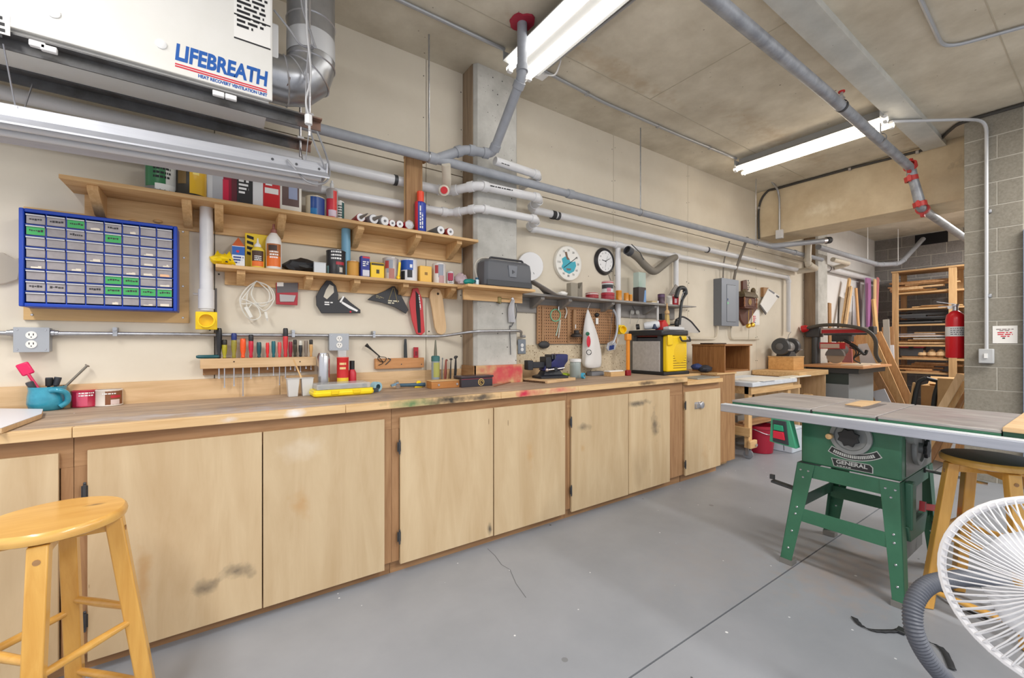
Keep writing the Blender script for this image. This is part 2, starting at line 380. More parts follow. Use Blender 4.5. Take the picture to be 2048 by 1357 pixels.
# block pier on the right
def blockwall(root, X, ys, courses, z0, bm_, face, depth=.19, edge='y', skip=None):
    cache = {}
    for k in range(courses):
        z = z0 + .2*k; y = ys[0]; first = True
        while y > ys[1] + 1e-4:
            l = .2 if (first and k % 2 == 0) else .4
            y1 = max(y - l, ys[1]); ln_ = round(y - y1, 3); first = False
            h_ = min(.2, CEIL - z) - .008
            if h_ < .03 or (skip and skip(y, y1, z)): y = y1; continue
            key = (ln_, round(h_, 3))
            if key not in cache:
                cache[key] = MB().box(0, depth, -ln_+.004, -.004, 0, h_).build('block', bm_, root, bevel=.0015, local=True)
                cache[key].location = (X, y, z + .004)
            else: inst(cache[key], root, (X, y, z + .004))
            y = y1
pr = group_of('wall_right')
MB().box(5.5035, 5.68, -4.4, -1.98, 0, CEIL-.001).build('mortar_core', MORT, pr)
blockwall(pr, 5.5, (-1.976, -2.322), 17, 0, BLOCKM, 0, .192)
blockwall(pr, 5.5, (-3.2, -4.4), 17, 0, BLOCKM, 0, .192)
blockwall(pr, 5.5, (-2.322, -3.2), 6, 2.2, BLOCKM, 0, .192)
dr = group_of('door_1', (5.5, -2.76, 0))
MB().box(5.455, 5.5, -2.39, -2.322, 0, 2.15).box(5.455, 5.5, -3.2, -3.132, 0, 2.15).box(5.455, 5.5, -3.132, -2.40, 2.08, 2.15).build('door_frame', C(150, 166, 190, .4), dr, bevel=.004)
MB().box(5.47, 5.498, -3.13, -2.402, .01, 2.078).build('door_leaf', C(150, 160, 176, .45), dr)
# alcove end wall
pb = group_of('wall_back')
MB().box(10.6035, 10.75, -3.2, 0, 0, CEIL-.001).build('mortar_core', MORT, pb)
slotA, slotB = XP(1830, 486, 10.6), XP(1888, 486, 10.6)
blockwall(pb, 10.6, (-.004, -2.4), 17, 0, BLOCKD, 0, .1, skip=lambda y, y1, z: z > 2.95 and z < 3.1 and y < slotA.y+.1 and y > slotB.y)
MB().box(10.595, 10.61, slotB.y-.05, slotA.y, 2.99, 3.19).build('vent_opening', C(26, 26, 30, .9), pb)
struct('wall_alcove', MB().box(5.7, 10.75, -3.3, -3.2, 0, CEIL-.001), DRYW)
# ================================================================ workbench
BZ, BF = .915, -.67
BIRCH = lambda nm, st=(): mat('birch_'+nm, srgb(210,187,151), .55, kind='wood', c2=srgb(193,166,128), scale=1.6, axis='z', stretch=7, rand=1, var=.08, stains=st, specks=((11,.045,srgb(240,236,224),.16),(9,.05,srgb(110,86,58),.12,(3,3,.3)),(5,.03,srgb(150,116,76),.2,(4,4,.4))))
WORN = mat('worn_worktop', srgb(194,170,146), .6, kind='wood', c2=srgb(142,120,102), scale=2.2, axis='x', stretch=8, bump=.15, var=.15, specks=((16,.06,srgb(226,224,220),.12),(9,.05,srgb(60,52,48),.14)),
    stains=((-.35,-.1,.04,.8,.22,1,srgb(138,128,128),.75),(-1.0,-.2,.04,.5,.06,1,srgb(206,206,214),.45),(-.6,-.28,.04,.5,.05,1,srgb(196,198,214),.4),(.3,-.1,.04,.5,.2,1,srgb(120,104,94),.5)))
bench = thing('worktop', 'long worn wooden worktop running the whole length of the bench wall', 'worktop', (.8, BF/2, BZ-.04))
XB0, XB1 = -1.7, P(1362,754,BZ).x
XB1 = 3.30
MB().box(XB0, XB1, BF+.032, -.024, BZ-.038, BZ).build('top_panel', WORN, bench, bevel=.002)
ex = [XB0, P(141,857,BZ).x, P(692,811,BZ).x, P(997,784.5,BZ).x, P(1149,772,BZ).x, XB1]
EDGE = [(), ((.25,0,.02,.05,.1,.02,srgb(236,236,240),.8),(.0,0,.02,.04,.1,.015,srgb(226,228,236),.8)), 
  ((-.1,0,.02,.16,.1,.03,srgb(60,120,70),.9),(.12,0,.025,.2,.1,.025,srgb(34,34,34),.95),(.3,0,.02,.16,.1,.02,srgb(58,54,52),.85)),
  ((-.12,0,.02,.16,.1,.03,srgb(200,40,70),1),(.16,0,.022,.13,.1,.022,srgb(206,80,90),.9)),
  ((.1,0,.02,.2,.1,.015,srgb(90,70,50),.9),(.5,0,.02,.1,.1,.02,srgb(120,96,60),.8))]
for i in range(5):
    a, b = ex[i], ex[i+1]
    st = tuple(((a+b)/2-.8+s_[0], BF+.016-BF/2, s_[2], s_[3], .3, s_[5]*1.3, s_[6], s_[7]) for s_ in EDGE[i])
    mm = mat('edge_maple%d' % i, srgb(224,192,146), .5, kind='wood', c2=srgb(204,166,116), scale=2.5, axis='x', stretch=12, var=.08, stains=st, specks=((34,.05,srgb(80,60,44),.06),))
    MB().box(a+.0008, b-.0008, BF, BF+.031, BZ-.038, BZ-.0005).build('edge_board', mm, bench, bevel=.002)
# backsplash boards
bs = thing('backsplash', 'low maple backsplash board along the wall behind the worktop', 'backsplash', (.0, -.012, BZ))
ztop = .5*(W(60,767,.02).z + W(560,757,.02).z)
SPL = [(XB0, W(560,0,.02).x), (W(560,0,.02).x, 1.484)]
for k, (a, b) in enumerate(SPL): MB().box(a+.001, b-.001, -.022, -.0005, BZ-.04, ztop).build('backsplash_board', MAPLE('x'), bs, bevel=.001)
b2 = thing('backsplash', 'backsplash boards wrapped round the concrete column, smeared with red paint', 'backsplash', (1.68, -.19, BZ))
REDB = mat('red_smeared', srgb(214,176,130), .55, kind='wood', c2=srgb(190,150,104), scale=2.5, axis='x', stretch=12, stains=((.06,0,.07,.26,1,.16,srgb(196,50,70),1),(.0,0,.05,.3,1,.1,srgb(206,84,84),.7)))
MB().box(1.47, 1.888, -.205, -.183, BZ+.0005, BZ+.135).build('backsplash_board', REDB, b2)
MB().box(1.465, 1.482, -.205, -.0225, BZ+.0005, BZ+.135).build('backsplash_board', PINED('y'), b2)
MB().box(1.889, 2.2, -.034, -.0125, BZ+.0005, BZ+.12).build('backsplash_board', MAPLE('x'), b2)
# base cabinets, one thing per unit
DF, FF = -.645, -.628
dz0, dz1 = .05, .822
def hinge(d, x, z):
    mb = MB(); mb.cyl((x-.004, DF-.004, z-.03), (x-.004, DF-.004, z+.03), .005, n=8); mb.box(x-.014, x+.004, DF-.0015, DF+.002, z-.024, z+.024)
    mb.sphere((x-.004, DF-.004, z+.034), .005, 8, 4); mb.sphere((x-.004, DF-.004, z-.034), .005, 8, 4)
    return mb.build('hinge', DARKST, d)
def cabinet(label, u_l, u_r, doors, xl=None, xr=None, stains=None, z1=BZ-.0385):
    x0 = xl if xl is not None else W(u_l, 900, .645).x; x1 = xr if xr is not None else W(u_r, 900, .645).x
    t = thing('base_cabinet', label, 'cabinet', ((x0+x1)/2, -.31, 0), 0, 'base cabinets under the worktop')
    MB().box(x0+.001, x1-.001, FF+.02, -.03, .07, z1).build('carcass', BROWNW('x'), t)
    MB().box(x0+.001, x1-.001, FF, FF+.0195, .765, z1).build('top_rail', BROWNW('x'), t)
    MB().box(x0+.001, x1-.001, -.6, -.05, 0, .0695).build('toe_kick', BROWNW('x'), t)
    xs = [x0] + sorted([c for d in doors for c in d]) + [x1]
    for i in range(0, len(xs), 2):
        if xs[i+1] - xs[i] > .01: MB().box(xs[i]+.0012, xs[i+1]-.0005, FF-.001, FF+.0195, .07, .7645).build('stile', BROWNW('z'), t)
    for k, (a, b) in enumerate(doors):
        mm = BIRCH('door%d%d' % (int(a*100), k), stains[k] if stains else ())
        d = MB().box(a+.002, b-.002, DF, FF-.0015, dz0 + random.uniform(-.004, .004), dz1).build('door', mm, t, bevel=.0015)
        if k % 2 == 0:
            for z in (.67, .2): hinge(d, a, z)
    return t
dx = lambda u: W(u, 900, .645).x
SM = srgb(70, 66, 62); TN = srgb(190,146,92)
cx_ = lambda a, b: (a+b)/2
cabinet('base cabinet at the far left end behind the yellow stool', 0, 0, [(-1.35, -.72), (-.718, dx(118))], xl=-1.7, xr=dx(145))
c1 = cx_(dx(145), dx(785))
cabinet('widest base cabinet with two birch doors and a black smudge low on its left door', 145, 785, [(dx(173), dx(525)), (dx(525.5), dx(770))],
  stains=[((dx(470)-c1, -.33, .24, .07, .2, .05, SM, .95), (dx(410)-c1, -.33, .2, .06, .2, .04, SM, .7), (dx(285)-c1,-.33,.3,.03,.2,.2,TN,.6)), ((dx(605)-c1,-.33,.48,.05,.2,.1,TN,.6),(dx(600)-c1,-.33,.72,.1,.2,.06,srgb(238,232,220),.25))])
c2_ = cx_(dx(785), dx(1137))
cabinet('second base cabinet from the stool with two birch doors under red paint stains', 785, 1137, [(dx(800), dx(987)), (dx(988), dx(1131))],
  stains=[((dx(980)-c2_,-.33,.1,.02,.2,.05,SM,.9),), ((dx(1060)-c2_,-.33,.5,.03,.2,.12,TN,.5),)])
c3 = cx_(dx(1137), XB1-.01)
cabinet('third base cabinet with smoky dark scuffs on its right door', 1137, 1344, [(dx(1143), dx(1257)), (dx(1257.5), dx(1340))], xr=XB1-.012,
  stains=[((dx(1165)-c3,-.33,.62,.08,.2,.03,SM,.6),(dx(1165)-c3,-.33,.48,.03,.2,.03,TN,.6)), ((dx(1275)-c3,-.33,.74,.14,.2,.03,SM,.8),(dx(1310)-c3,-.33,.55,.06,.2,.14,SM,.7))])
# separate lower cabinet at the end with a metal pull
x0, x1 = XB1-.004, dx(1441)
t = thing('end_cabinet', 'small end cabinet with one birch door and a cup-shaped metal handle', 'cabinet', ((x0+x1)/2, -.31, 0))
MB().box(x0, x1, FF, -.03, .07, .845).build('carcass', BROWNW('x'), t)
MB().box(x0, x1, -.6, -.05, 0, .0695).build('toe_kick', BROWNW('x'), t)
d = MB().box(x0+.012, x1-.001, DF, FF-.001, .06, .785).build('door', BIRCH('enddoor', ((.03,-.33,.2,.06,.2,.2,TN,.35),)), t, bevel=.0015)
for z in (.67, .16): hinge(d, x0+.012, z)
hp = W(1398, 811, .65); mb = MB()
mb.box(hp.x-.06, hp.x+.06, DF-.004, DF, hp.z-.03, hp.z+.03); mb.lathe([(.03,0),(.034,.01),(.03,.02),(.012,.026)], (hp.x+.03, DF-.004, hp.z), 14, (0,-1,0)); mb.box(hp.x-.055, hp.x+.02, DF-.02, DF-.003, hp.z-.02, hp.z+.018)
mb.build('handle', STEELP, d, bevel=.002)
tp = thing('cabinet_top', 'scrap boards forming the low top of the small end cabinet', 'boards', ((x0+x1)/2, -.33, .845))
MB().box(x0+.006, x1-.001, BF, -.45, .8455, .882).build('front_board', PINE('x'), tp, bevel=.002)
MB().box(x0+.02, x1-.001, -.448, -.03, .8455, .914).build('rear_board', PINE('x'), tp)
MB().box(x0+.2, x1+.0, -.64, -.46, .8825, .894).build('loose_board', C(150,148,140,.6), tp, bevel=.001)
# taller plain cabinet set back beyond it
x2 = x1 + .004; x3 = W(1470, 850, .6).x
t = thing('end_cabinet', 'narrow plain brown cabinet set back beyond the end cabinet', 'cabinet', ((x2+x3)/2, -.3, 0))
MB().box(x2, x3, -.6, -.03, .055, .905).build('carcass', PINED('z'), t, bevel=.002)
MB().box(x2+.01, x3-.01, -.52, -.05, 0, .0545).build('toe_kick', PINE('x'), t)
MB().box(x2, x3+.01, -.61, -.02, .9055, .92).build('top_board', PINE('x'), t)
# ================================================================ ceiling lamps
def tubes_mat(n, c, e): return mat(n, c, .4, emit=e)
TUBE1 = tubes_mat('lit_tube_neutral', (1.0, .97, .92), 7)
TUBE2 = tubes_mat('lit_tube_warm', (1.0, .86, .68), 10)
LAMPW = mat('lamp_enamel', srgb(170,170,168), .5)
def strip_lamp(label, x, y0, y1, tm, wd=.30, sockets=True):
    t = thing('strip_lamp', label, 'lamp', (x, (y0+y1)/2, CEIL), 0, 'ceiling strip lamps')
    sec = [(-.055, 0), (.055, 0), (.06, -.055), (wd/2, -.085), (wd/2, -.092), (.055, -.068), (.03, -.088), (-.03, -.088), (-.055, -.068), (-wd/2, -.092), (-wd/2, -.085), (-.06, -.055)]
    MB().prism([(x+a, y0, CEIL+b-.0005) for a, b in sec], (0, y1-y0, 0)).build('housing', LAMPW, t, smooth=20)
    for s_ in (-1, 1):
        MB().cyl((x+s_*.082, y0+.035, CEIL-.112), (x+s_*.082, y1-.035, CEIL-.112), .02, n=12).build('tube', tm, t)
        for yy in (y0+.02, y1-.02):
            MB().box(x+s_*.082-.018, x+s_*.082+.018, yy-.014, yy+.014, CEIL-.14, CEIL-.075).build('socket', WHITE, t, bevel=.004)
    for yy in (y0, y1): MB().box(x-.15, x+.15, yy-.003, yy+.003, CEIL-.095, CEIL-.03).build('end_plate', LAMPW, t)
    return t
strip_lamp('lit double tube strip lamp on the ceiling beside the red-collared drain pipe', 1.72, -.42, -2.86, TUBE1)
strip_lamp('lit double tube strip lamp on the ceiling near the concrete beam', 4.71, -.41, -1.63, TUBE2, .24)
# ================================================================ hung shop lamp (unlit) over the bench
ALU = mat('brushed_alu', srgb(186,188,194), .5, .6, kind='wood', c2=srgb(176,178,186), scale=4, axis='x', stretch=30)
t = thing('shop_lamp', 'silver shop lamp hanging unlit under the ventilation unit over the bench', 'lamp', (-.17, -.5, 2.0))
Lz = lambda x: 2.103 + (x-.437)*.035
def bar_sec(sec, x0, x1): return [[(x, -.5+a, Lz(x)+b) for a, b in sec] for x in (x0, x1)]
MB().rings(bar_sec([(-.05,0),(.05,0),(.055,-.05),(-.055,-.05)], -.78, .437)).build('housing', ALU, t, smooth=0, bevel=.003)
MB().rings(bar_sec([(-.056,-.045),(-.11,-.085),(-.11,-.092),(-.052,-.052)], -.78, .437)).build('front_reflector', ALU, t, smooth=0)
MB().rings(bar_sec([(.056,-.045),(.11,-.085),(.11,-.092),(.052,-.052)], -.78, .437)).build('rear_reflector', ALU, t, smooth=0)
for s_ in (-.04, .04): MB().cyl((-.75, -.5+s_, Lz(-.75)-.072), (.41, -.5+s_, Lz(.41)-.072), .017, n=10).build('tube', C(214,216,220,.4), t)
MB().box(.432, .44, -.56, -.44, Lz(.437)-.055, Lz(.437)+.002).build('end_cap', ALU, t, bevel=.002)
for zz in range(3): MB().cyl((.20+.1*zz, -.5555, Lz(.3)-.03), (.20+.1*zz, -.548, Lz(.3)-.03), .006, n=8).build('screw', DARKST, t)
mb = MB().tube(spline([(.26, -.56, Lz(.26)-.02), (.285, -.585, Lz(.28)-.06), (.34, -.59, Lz(.3)-.115), (.41, -.575, Lz(.4)-.11), (.45, -.54, Lz(.44)-.05), (.445, -.5, 2.16), (.40, -.47, 2.3)]), .005, 6)
mb.build('power_cord', C(150,150,154,.5), t)
for xx, yy in ((.33, -.385), (.33, -.648), (-.6, -.385)):
    pass
# ================================================================ heat recovery ventilator
HZ, HF, HB, HX = 2.262, -.684, -.357, W(545, 208, .684).x
HW = mat('vent_enamel', srgb(232,230,226), .35, kind='noise', c2=srgb(224,222,216), scale=3, specks=((18,.03,srgb(150,146,140),.06),))
t = thing('ventilation_unit', 'large white wall-hung ventilation unit with a blue logo', 'ventilation unit', (-.6, -.52, HZ))
MB().box(-1.6, HX-.012, HF+.02, HB, HZ, 2.98).build('casing', HW, t, bevel=.004)
dp = MB().box(-1.6, HX, HF, HF+.018, HZ+.012, 2.985).build('front_panel', HW, t, bevel=.003)
for u, v in ((75, 88), (98, 97), (437, 187), (462, 194)): 
    p = W(u, v, .69); MB().box(p.x-.02, p.x+.02, HF-.012, HF+.005, p.z-.012, p.z+.008).build('latch', WHITE, t, bevel=.003)
for u, v in ((107, 25), (322, 88)):
    p = W(u, v, .686); MB().lathe([(.018,0),(.018,.003),(.012,.006)], (p.x, HF, p.z), 14, (0,-1,0)).build('plug', WHITE, dp)
a, b = W(350, 113, .686), W(536, 195, .686); mid = W(441, 138, .686)
LB = mat('logo_blue', srgb(24,88,168), .5)
zb0 = HZ+.012
lg = text('LIFEBREATH', .088, dp, LB, (mid.x, HF, zb0+.083), bold=.0035, shear=.12, name='logo_lettering', sx=.93)
bb = [v.co.x for v in lg.data.vertices]; wd_ = max(bb)-min(bb); k = (b.x-a.x)/wd_
cxm = (max(bb)+min(bb))/2
for v in lg.data.vertices: v.co.x = (v.co.x-cxm)*k + (a.x+b.x)/2 - t.location.x
for i in range(2): MB().box(a.x, b.x-.004, HF-.001, HF+.001, zb0+.036-.009*i, zb0+.041-.009*i).build('logo_stripe', INKR, dp)
lg = text('HEAT RECOVERY VENTILATION UNIT', .018, dp, LB, ((a.x+b.x)/2, HF, zb0+.016), bold=.0008, name='logo_lettering')
bb = [v.co.x for v in lg.data.vertices]; k = (b.x-a.x)*.76/(max(bb)-min(bb)); cxm = (max(bb)+min(bb))/2
for v in lg.data.vertices: v.co.x = (v.co.x-cxm)*k + (a.x+b.x)/2 + .035 - t.location.x
for (u0, v0_, u1, v1_, rows) in ((468, -60, 541, 85, 13), (-60, 20, 20, 62, 5)):
    A, B = W(u0, v1_, .686), W(u1, v1_, .686); top = W((u0+u1)/2, v0_, .686).z
    z0 = A.z if u0 > 100 else W(10, 62, .686).z
    z0 = min(A.z, B.z)+.02
    s_ = MB().box(A.x, B.x, HF-.0012, HF+.001, z0, top).build('instruction_label', PAPER, dp)
    greek(s_, INK, (A.x+.01, HF-.0012, top-.02), (1,0,0), (0,0,1), B.x-A.x-.02, rows, .02, seed=u0)
    if u0 > 100:
        w_ = B.x-A.x
        
        for zz in (0, .1): MB().box(A.x, B.x, HF-.0018, HF-.001, z0+zz, z0+zz+.006).build('label_rule', INK, s_)
MB().box(HX, HX+.03, -.62, -.53, 2.5, 2.66).build('control_box', WHITE, t, bevel=.006)
for x in (-.55, -.1): MB().box(x, x+.09, HF+.07, HF+.1, HZ-.004, HZ).build('drain_slot', C(90,90,92,.7), t)
mb = MB().tube(spline([(HX+.02,-.57,2.52),(HX+.05,-.6,2.47),(HX+.075,-.62,2.44),(HX+.06,-.60,2.40),(HX,-.58,2.42)]), .004, 6); mb.build('sensor_wire', C(90,60,46,.6), t)
# angle irons and rods carrying it
IRON = mat('angle_iron', srgb(104,104,106), .55, .4, kind='noise', c2=srgb(80,78,76), scale=14, stains=((.96,0,.02,.1,.2,.1,srgb(150,110,88),.8),))
for i, (y, lb) in enumerate(((-.655, 'steel angle rail under the front edge of the ventilation unit'), (-.385, 'steel angle rail under the back edge of the ventilation unit'))):
    r_ = thing('angle_rail', lb, 'rail', (-.6, y, HZ-.05), 0, 'rails carrying the ventilation unit')
    MB().box(-1.6, .392, y-.02, y+.024, HZ-.0065, HZ-.0005).box(-1.6, .392, y+.018, y+.024, HZ-.045, HZ-.0065).build('angle_bar', IRON, r_)
    for x in (.34,): MB().cyl((x, y-.004, HZ-.09), (x, y-.004, CEIL), .006, n=8).build('threaded_rod', STEELP, r_); 
    MB().box(.325, .355, y-.02, y+.012, HZ-.0005, HZ+.01).build('nut', STEELP, r_)
    for x in (.34, -.6): MB().cyl((x, y-.004+(.1 if i == 0 else -.1), Lz(x)-.005), (x, y-.004, HZ-.04), .0025, n=6).build('lamp_hanger', STEELP, r_)
# round metal duct with a gored elbow
DUCT = mat('duct_metal', srgb(186,188,192), .3, .85, kind='noise', c2=srgb(150,152,158), scale=5, var=.1)
t = thing('duct', 'round galvanised duct bending up from the ventilation unit to the ceiling', 'duct', (.37, -.52, 2.35))
R_ = .108; c0 = Vector((.255, -.52, 2.58)); 
pts = [(HX+.001, -.52, 2.465)] + [(c0.x + .115*sin(a_), -.52, c0.z - .115*cos(a_)) for a_ in [radians(q_) for q_ in (0, 30, 60, 90)]] + [(.37, -.52, 2.75), (.37, -.52, CEIL-.001)]
MB().tube(pts, R_, 28).build('duct_body', DUCT, t, smooth=25)
for i in (1, 2, 3, 4):
    d = (Vector(pts[i+1]) - Vector(pts[i-1])).normalized()
    MB().lathe([(R_+.0005,-.004),(R_+.005,0),(R_+.0005,.004)], pts[i], 28, d, cap=False).build('seam', STEELP, t)
for z in (2.78, 2.96): MB().lathe([(R_+.0005,-.004),(R_+.005,0),(R_+.0005,.004)], (.37,-.52,z), 28, cap=False).build('seam', STEELP, t)
MB().lathe([(R_+.001,-.05),(R_+.0015,0),(R_+.001,.05)], (.37,-.52,2.66), 28, cap=False).build('foil_tape', C(206,208,212,.45,.5), t)
t = thing('cable_bundle', 'grey cables hanging beside the round duct from the ceiling', 'cable', (.33, -.68, 2.25))
CAB = C(146,146,150,.5)
for k, pp in enumerate([[(612,-40),(614,60),(622,150),(612,200),(617,232),(619,262)], [(600,-30),(606,20),(626,80),(631,96),(618,96),(612,190),(614,240)], [(548,20),(580,60),(600,88),(622,96),(628,88),(612,30),(606,-20)], [(619,255),(628,285),(645,325),(650,345)]]):
    MB().tube(spline([W(u, v, .70-.02*k + (0 if k < 3 else -.1*i/3)) for i, (u, v) in enumerate(pp)]), .0045, 6).build('cable', CAB if k != 0 else C(190,190,192,.5), t)
p = W(617, 240, .7); MB().cyl((p.x, p.y, p.z-.02), (p.x, p.y, p.z+.02), .016, n=8).build('tie', WHITE, t)
# ================================================================ pipes
def pipe(label, pts, r, m, cat='pipe', fil=.06, n=14, couple=(), cm=None, clamps=(), name='pipe', grp=None):
    pts = [Vector(p) for p in pts]
    t = thing(name, label, cat, sum(pts, Vector())/len(pts), 0, grp)
    MB().tube(fillet(pts, fil), r, n).build('pipe_run', m, t)
    for i in couple:
        p = pts[i]
        for q_ in ((pts[i-1] if i > 0 else None), (pts[i+1] if i < len(pts)-1 else None)):
            if q_ is None: continue
            d = (q_ - p).normalized(); L_ = min(fil*.98, (q_-p).length*.48)
            MB().lathe([(r+.0005, -.03), (r+.006, -.028), (r+.006, .012), (r+.0005, .014)], p + d*(L_+.004), n, d, cap=False).build('coupling', cm or m, t)
    for (p, d) in clamps:
        MB().lathe([(r+.001,-.012),(r+.004,-.011),(r+.004,.011),(r+.001,.012)], p, n, d, cap=False).build('strap', DARKST, t)
    return t
XD = Vector((1, 0, 0))
A, B = W(643, 259, .24), W(1518, 487, .24)
grey = lambda x: A + (B-A)*((x-A.x)/(B.x-A.x))
t = pipe('long grey drain pipe running the length of the wall past the column', [grey(-1.2), grey(5.75), grey(7.36)], .03, GREYP, fil=.01)
for u, top in ((858, 1), (1281, 1), (1512, 1)):
    x = wx(u, .24); p = grey(x)
    MB().lathe([(.0305,-.009),(.034,-.009),(.034,.009),(.0305,.009)], p, 16, XD, cap=False).build('hanger_ring', STEEL, t)
    MB().cyl(p + Vector((0,0,.032)), (p.x, p.y, CEIL), .0055, n=8).build('hanger_rod', STEEL, t)
for u in (866, 1140, 1590):
    p = grey(wx(u, .24)); MB().lathe([(.0305,-.03),(.036,-.028),(.036,.028),(.0305,.03)], p, 16, XD, cap=False).build('coupling', GREYP, t)
# wye, offset and slanted riser through the ceiling
w0 = grey(wx(880, .24)); w1 = W(912, 302, .27); w2 = W(975, 314, .3); r1 = W(985, 300, .31); r2 = Vector((1.545, -.672, 2.87)); r3 = Vector((1.545, -.672, CEIL))
w2 = Vector((1.56, -.30, 2.525)); w1 = Vector((1.36, -.27, 2.52)); 
t = pipe('grey drain riser slanting from the wall pipe up to a red ring on the ceiling', [w0 + Vector((-.03,0,0)), w1, w2, r2, r3], .031, GREYP, fil=.055, couple=(1, 2, 3))
random.seed(3); ring = [(1.545 + (.075+random.uniform(-.015,.015))*cos(k*pi/9), -.672 + (.075+random.uniform(-.015,.015))*sin(k*pi/9), CEIL-.012) for k in range(18)]
MB().prism(ring, (0,0,.0115)).build('fire_stop', mat('fire_stop', srgb(176,44,66), .6), t)
# short white printed pipe beside it going back into the wall
e0 = Vector((1.60, -.27, 2.50)); e1 = W(1080, 352, .26)
t = pipe('white PVC stub with printed lettering above the grey pipe at the column', [e0, e1, (e1.x+.01, -.005, e1.z-.005)], .03, PVC, fil=.05, couple=(1,))
greek(t, INK, W(1003, 327, .296), e1-e0, (0,0,1), .13, 1, .012, seed=3)
# upper dust main
zU = 2.285
b0 = W(905, 372, .075); 
xj = wx(930, .2); cR = 1.88
up = [(-1.2, -.07, zU+.005), (1.33, -.07, zU), (1.47, -.255, zU+.02), (2.03, -.255, zU+.035), (2.05, -.075, zU+.005), (6.0, -.075, zU-.01), (7.1, -.075, zU-.015)]
t = pipe('upper white PVC main that jogs out around the column, with a red-capped branch', up, .031, PVC, fil=.06, couple=(1, 2, 3, 4), clamps=((Vector((.95,-.07,zU)), XD), (Vector((2.35,-.075,zU)), XD), (Vector((4.6,-.075,zU-.008)), XD)))
greek(t, INK, (1.55, -.287, zU+.02), (1,0,.03), (0,0,1), .36, 1, .014, seed=8)
MB().tube(fillet([(1.30,-.10,zU+.0), (1.26,-.2,zU+.02), (1.22,-.27,zU+.1)], .04), .03, 14).lathe([(.031,0),(.036,.0),(.036,.03),(.02,.034)], (1.255,-.16,zU-.035), 14, (-.3,-.9,-.2)).build('branch', PVCW, t)
MB().cyl((1.243,-.19,zU-.042), (1.24,-.2,zU-.045), .024, n=12).build('red_cap', RED, t)
MB().lathe([(.031,-.02),(.036,-.018),(.036,.018),(.031,.02)], (2.3,-.075,zU), 14, XD, cap=False).build('rubber_sleeve', RUB, t)
zL = 2.14
lo = [(-.9, -.06, zL-.02), (1.36, -.06, zL), (1.49, -.235, zL+.015), (2.02, -.235, zL+.02), (2.04, -.06, zL+.0), (5.0, -.06, zL), (wx(1577,.06), -.06, zL), (wx(1577,.06), -.06, 1.36)]
t = pipe('lower white PVC main that jogs round the column and drops at the far end', lo, .027, PVC, fil=.06, couple=(1, 2, 3, 4, 6))
for u in (1236, 1352): 
    x = wx(u, .06); MB().lathe([(.0275,-.05),(.034,-.045),(.034,.045),(.0275,.05)], (x,-.06,zL), 14, XD, cap=False).build('tee', PVC, t)
# drops
x = wx(1236, .06); zb = W(1240, 650, .1).z
t = pipe('white PVC drop pipe beside the black-rimmed clock', [(x,-.06,zL-.03),(x,-.06,zb+.0)], .027, PVC, fil=.01)
def gate(label, x, y, z, s_=.095, ang=0, hd=(0,-1,0)):
    g = thing('blast_gate', label, 'blast gate', (x, y, z), 0, 'yellow dust gates')
    MB().box(x-s_/2, x+s_/2, y-.02, y+.02, z-s_/2, z+s_/2).build('gate_plate', YEL, g, bevel=.004)
    h = Vector(hd).normalized(); c = Vector((x, y, z))
    MB().lathe([(.036,.018),(.036,.06),(.031,.06),(.031,.022),(.0,.022)], c, 20, h, cap=False).build('collar', YEL, g)
    return g
gate('square yellow dust gate at the foot of the pipe above the screwdriver rack', W(413,642,.09).x, -.085, W(413,642,.09).z, .092)
gate('yellow dust gate sticking out sideways beside the pegboard', W(1243,658,.09).x, -.075, zb-.045, .085, 0, (-.35,-.9,0))
x = W(413, 500, .06).x; z1 = W(413, 622, .085).z
t = pipe('white PVC drop pipe between the drawer cabinet and the lower shelf', [(x,-.085,zL-.05),(x,-.085,z1)], .03, PVC, fil=.01)
MB().lathe([(.031,-.05),(.0355,-.05),(.0355,.05),(.031,.05)], (x,-.085,z1+.06), 18, cap=False).build('sleeve', PVC, t)
MB().lathe([(.031,-.004),(.034,-.004),(.034,.004),(.031,.004)], (x,-.085,W(0+413,590,.085).z), 18, cap=False).cyl((x-.034,-.09,W(413,590,.085).z),(x-.055,-.09,W(413,590,.085).z),.006,n=8).build('hose_clamp', STEELP, t)
x = wx(1352, .06); t = pipe('white PVC drop pipe behind the cluttered end of the grey shelf', [(x,-.06,zL-.03),(x,-.06,W(1352,575,.06).z)], .027, PVC, fil=.01)
x = wx(692, .07); t = pipe('short light blue pipe between the two wooden shelves', [(x,-.07,1.915),(x,-.07,1.6205)], .027, C(120,172,200,.4), fil=.01)
# wooden box round a pipe on the upper shelf
xa, xb = W(811, 400, .14).x, W(843, 400, .14).x
t = thing('pipe_box', 'rough wooden box boarding over the pipes above the upper shelf', 'box', ((xa+xb)/2, -.07, 1.95))
MB().box(xa, xb, -.155, -.137, 1.945, 2.42).build('front_board', PINED('z'), t)
MB().box(xb-.02, xb, -.136, -.11, 1.945, 2.42).box(xa, xa+.02, -.136, -.11, 1.945, 2.42).build('side_board', PINE('z'), t)
MB().box(xa-.002, xb+.03, -.157, -.11, 2.4205, 2.436).build('cap_board', PINED('x'), t)
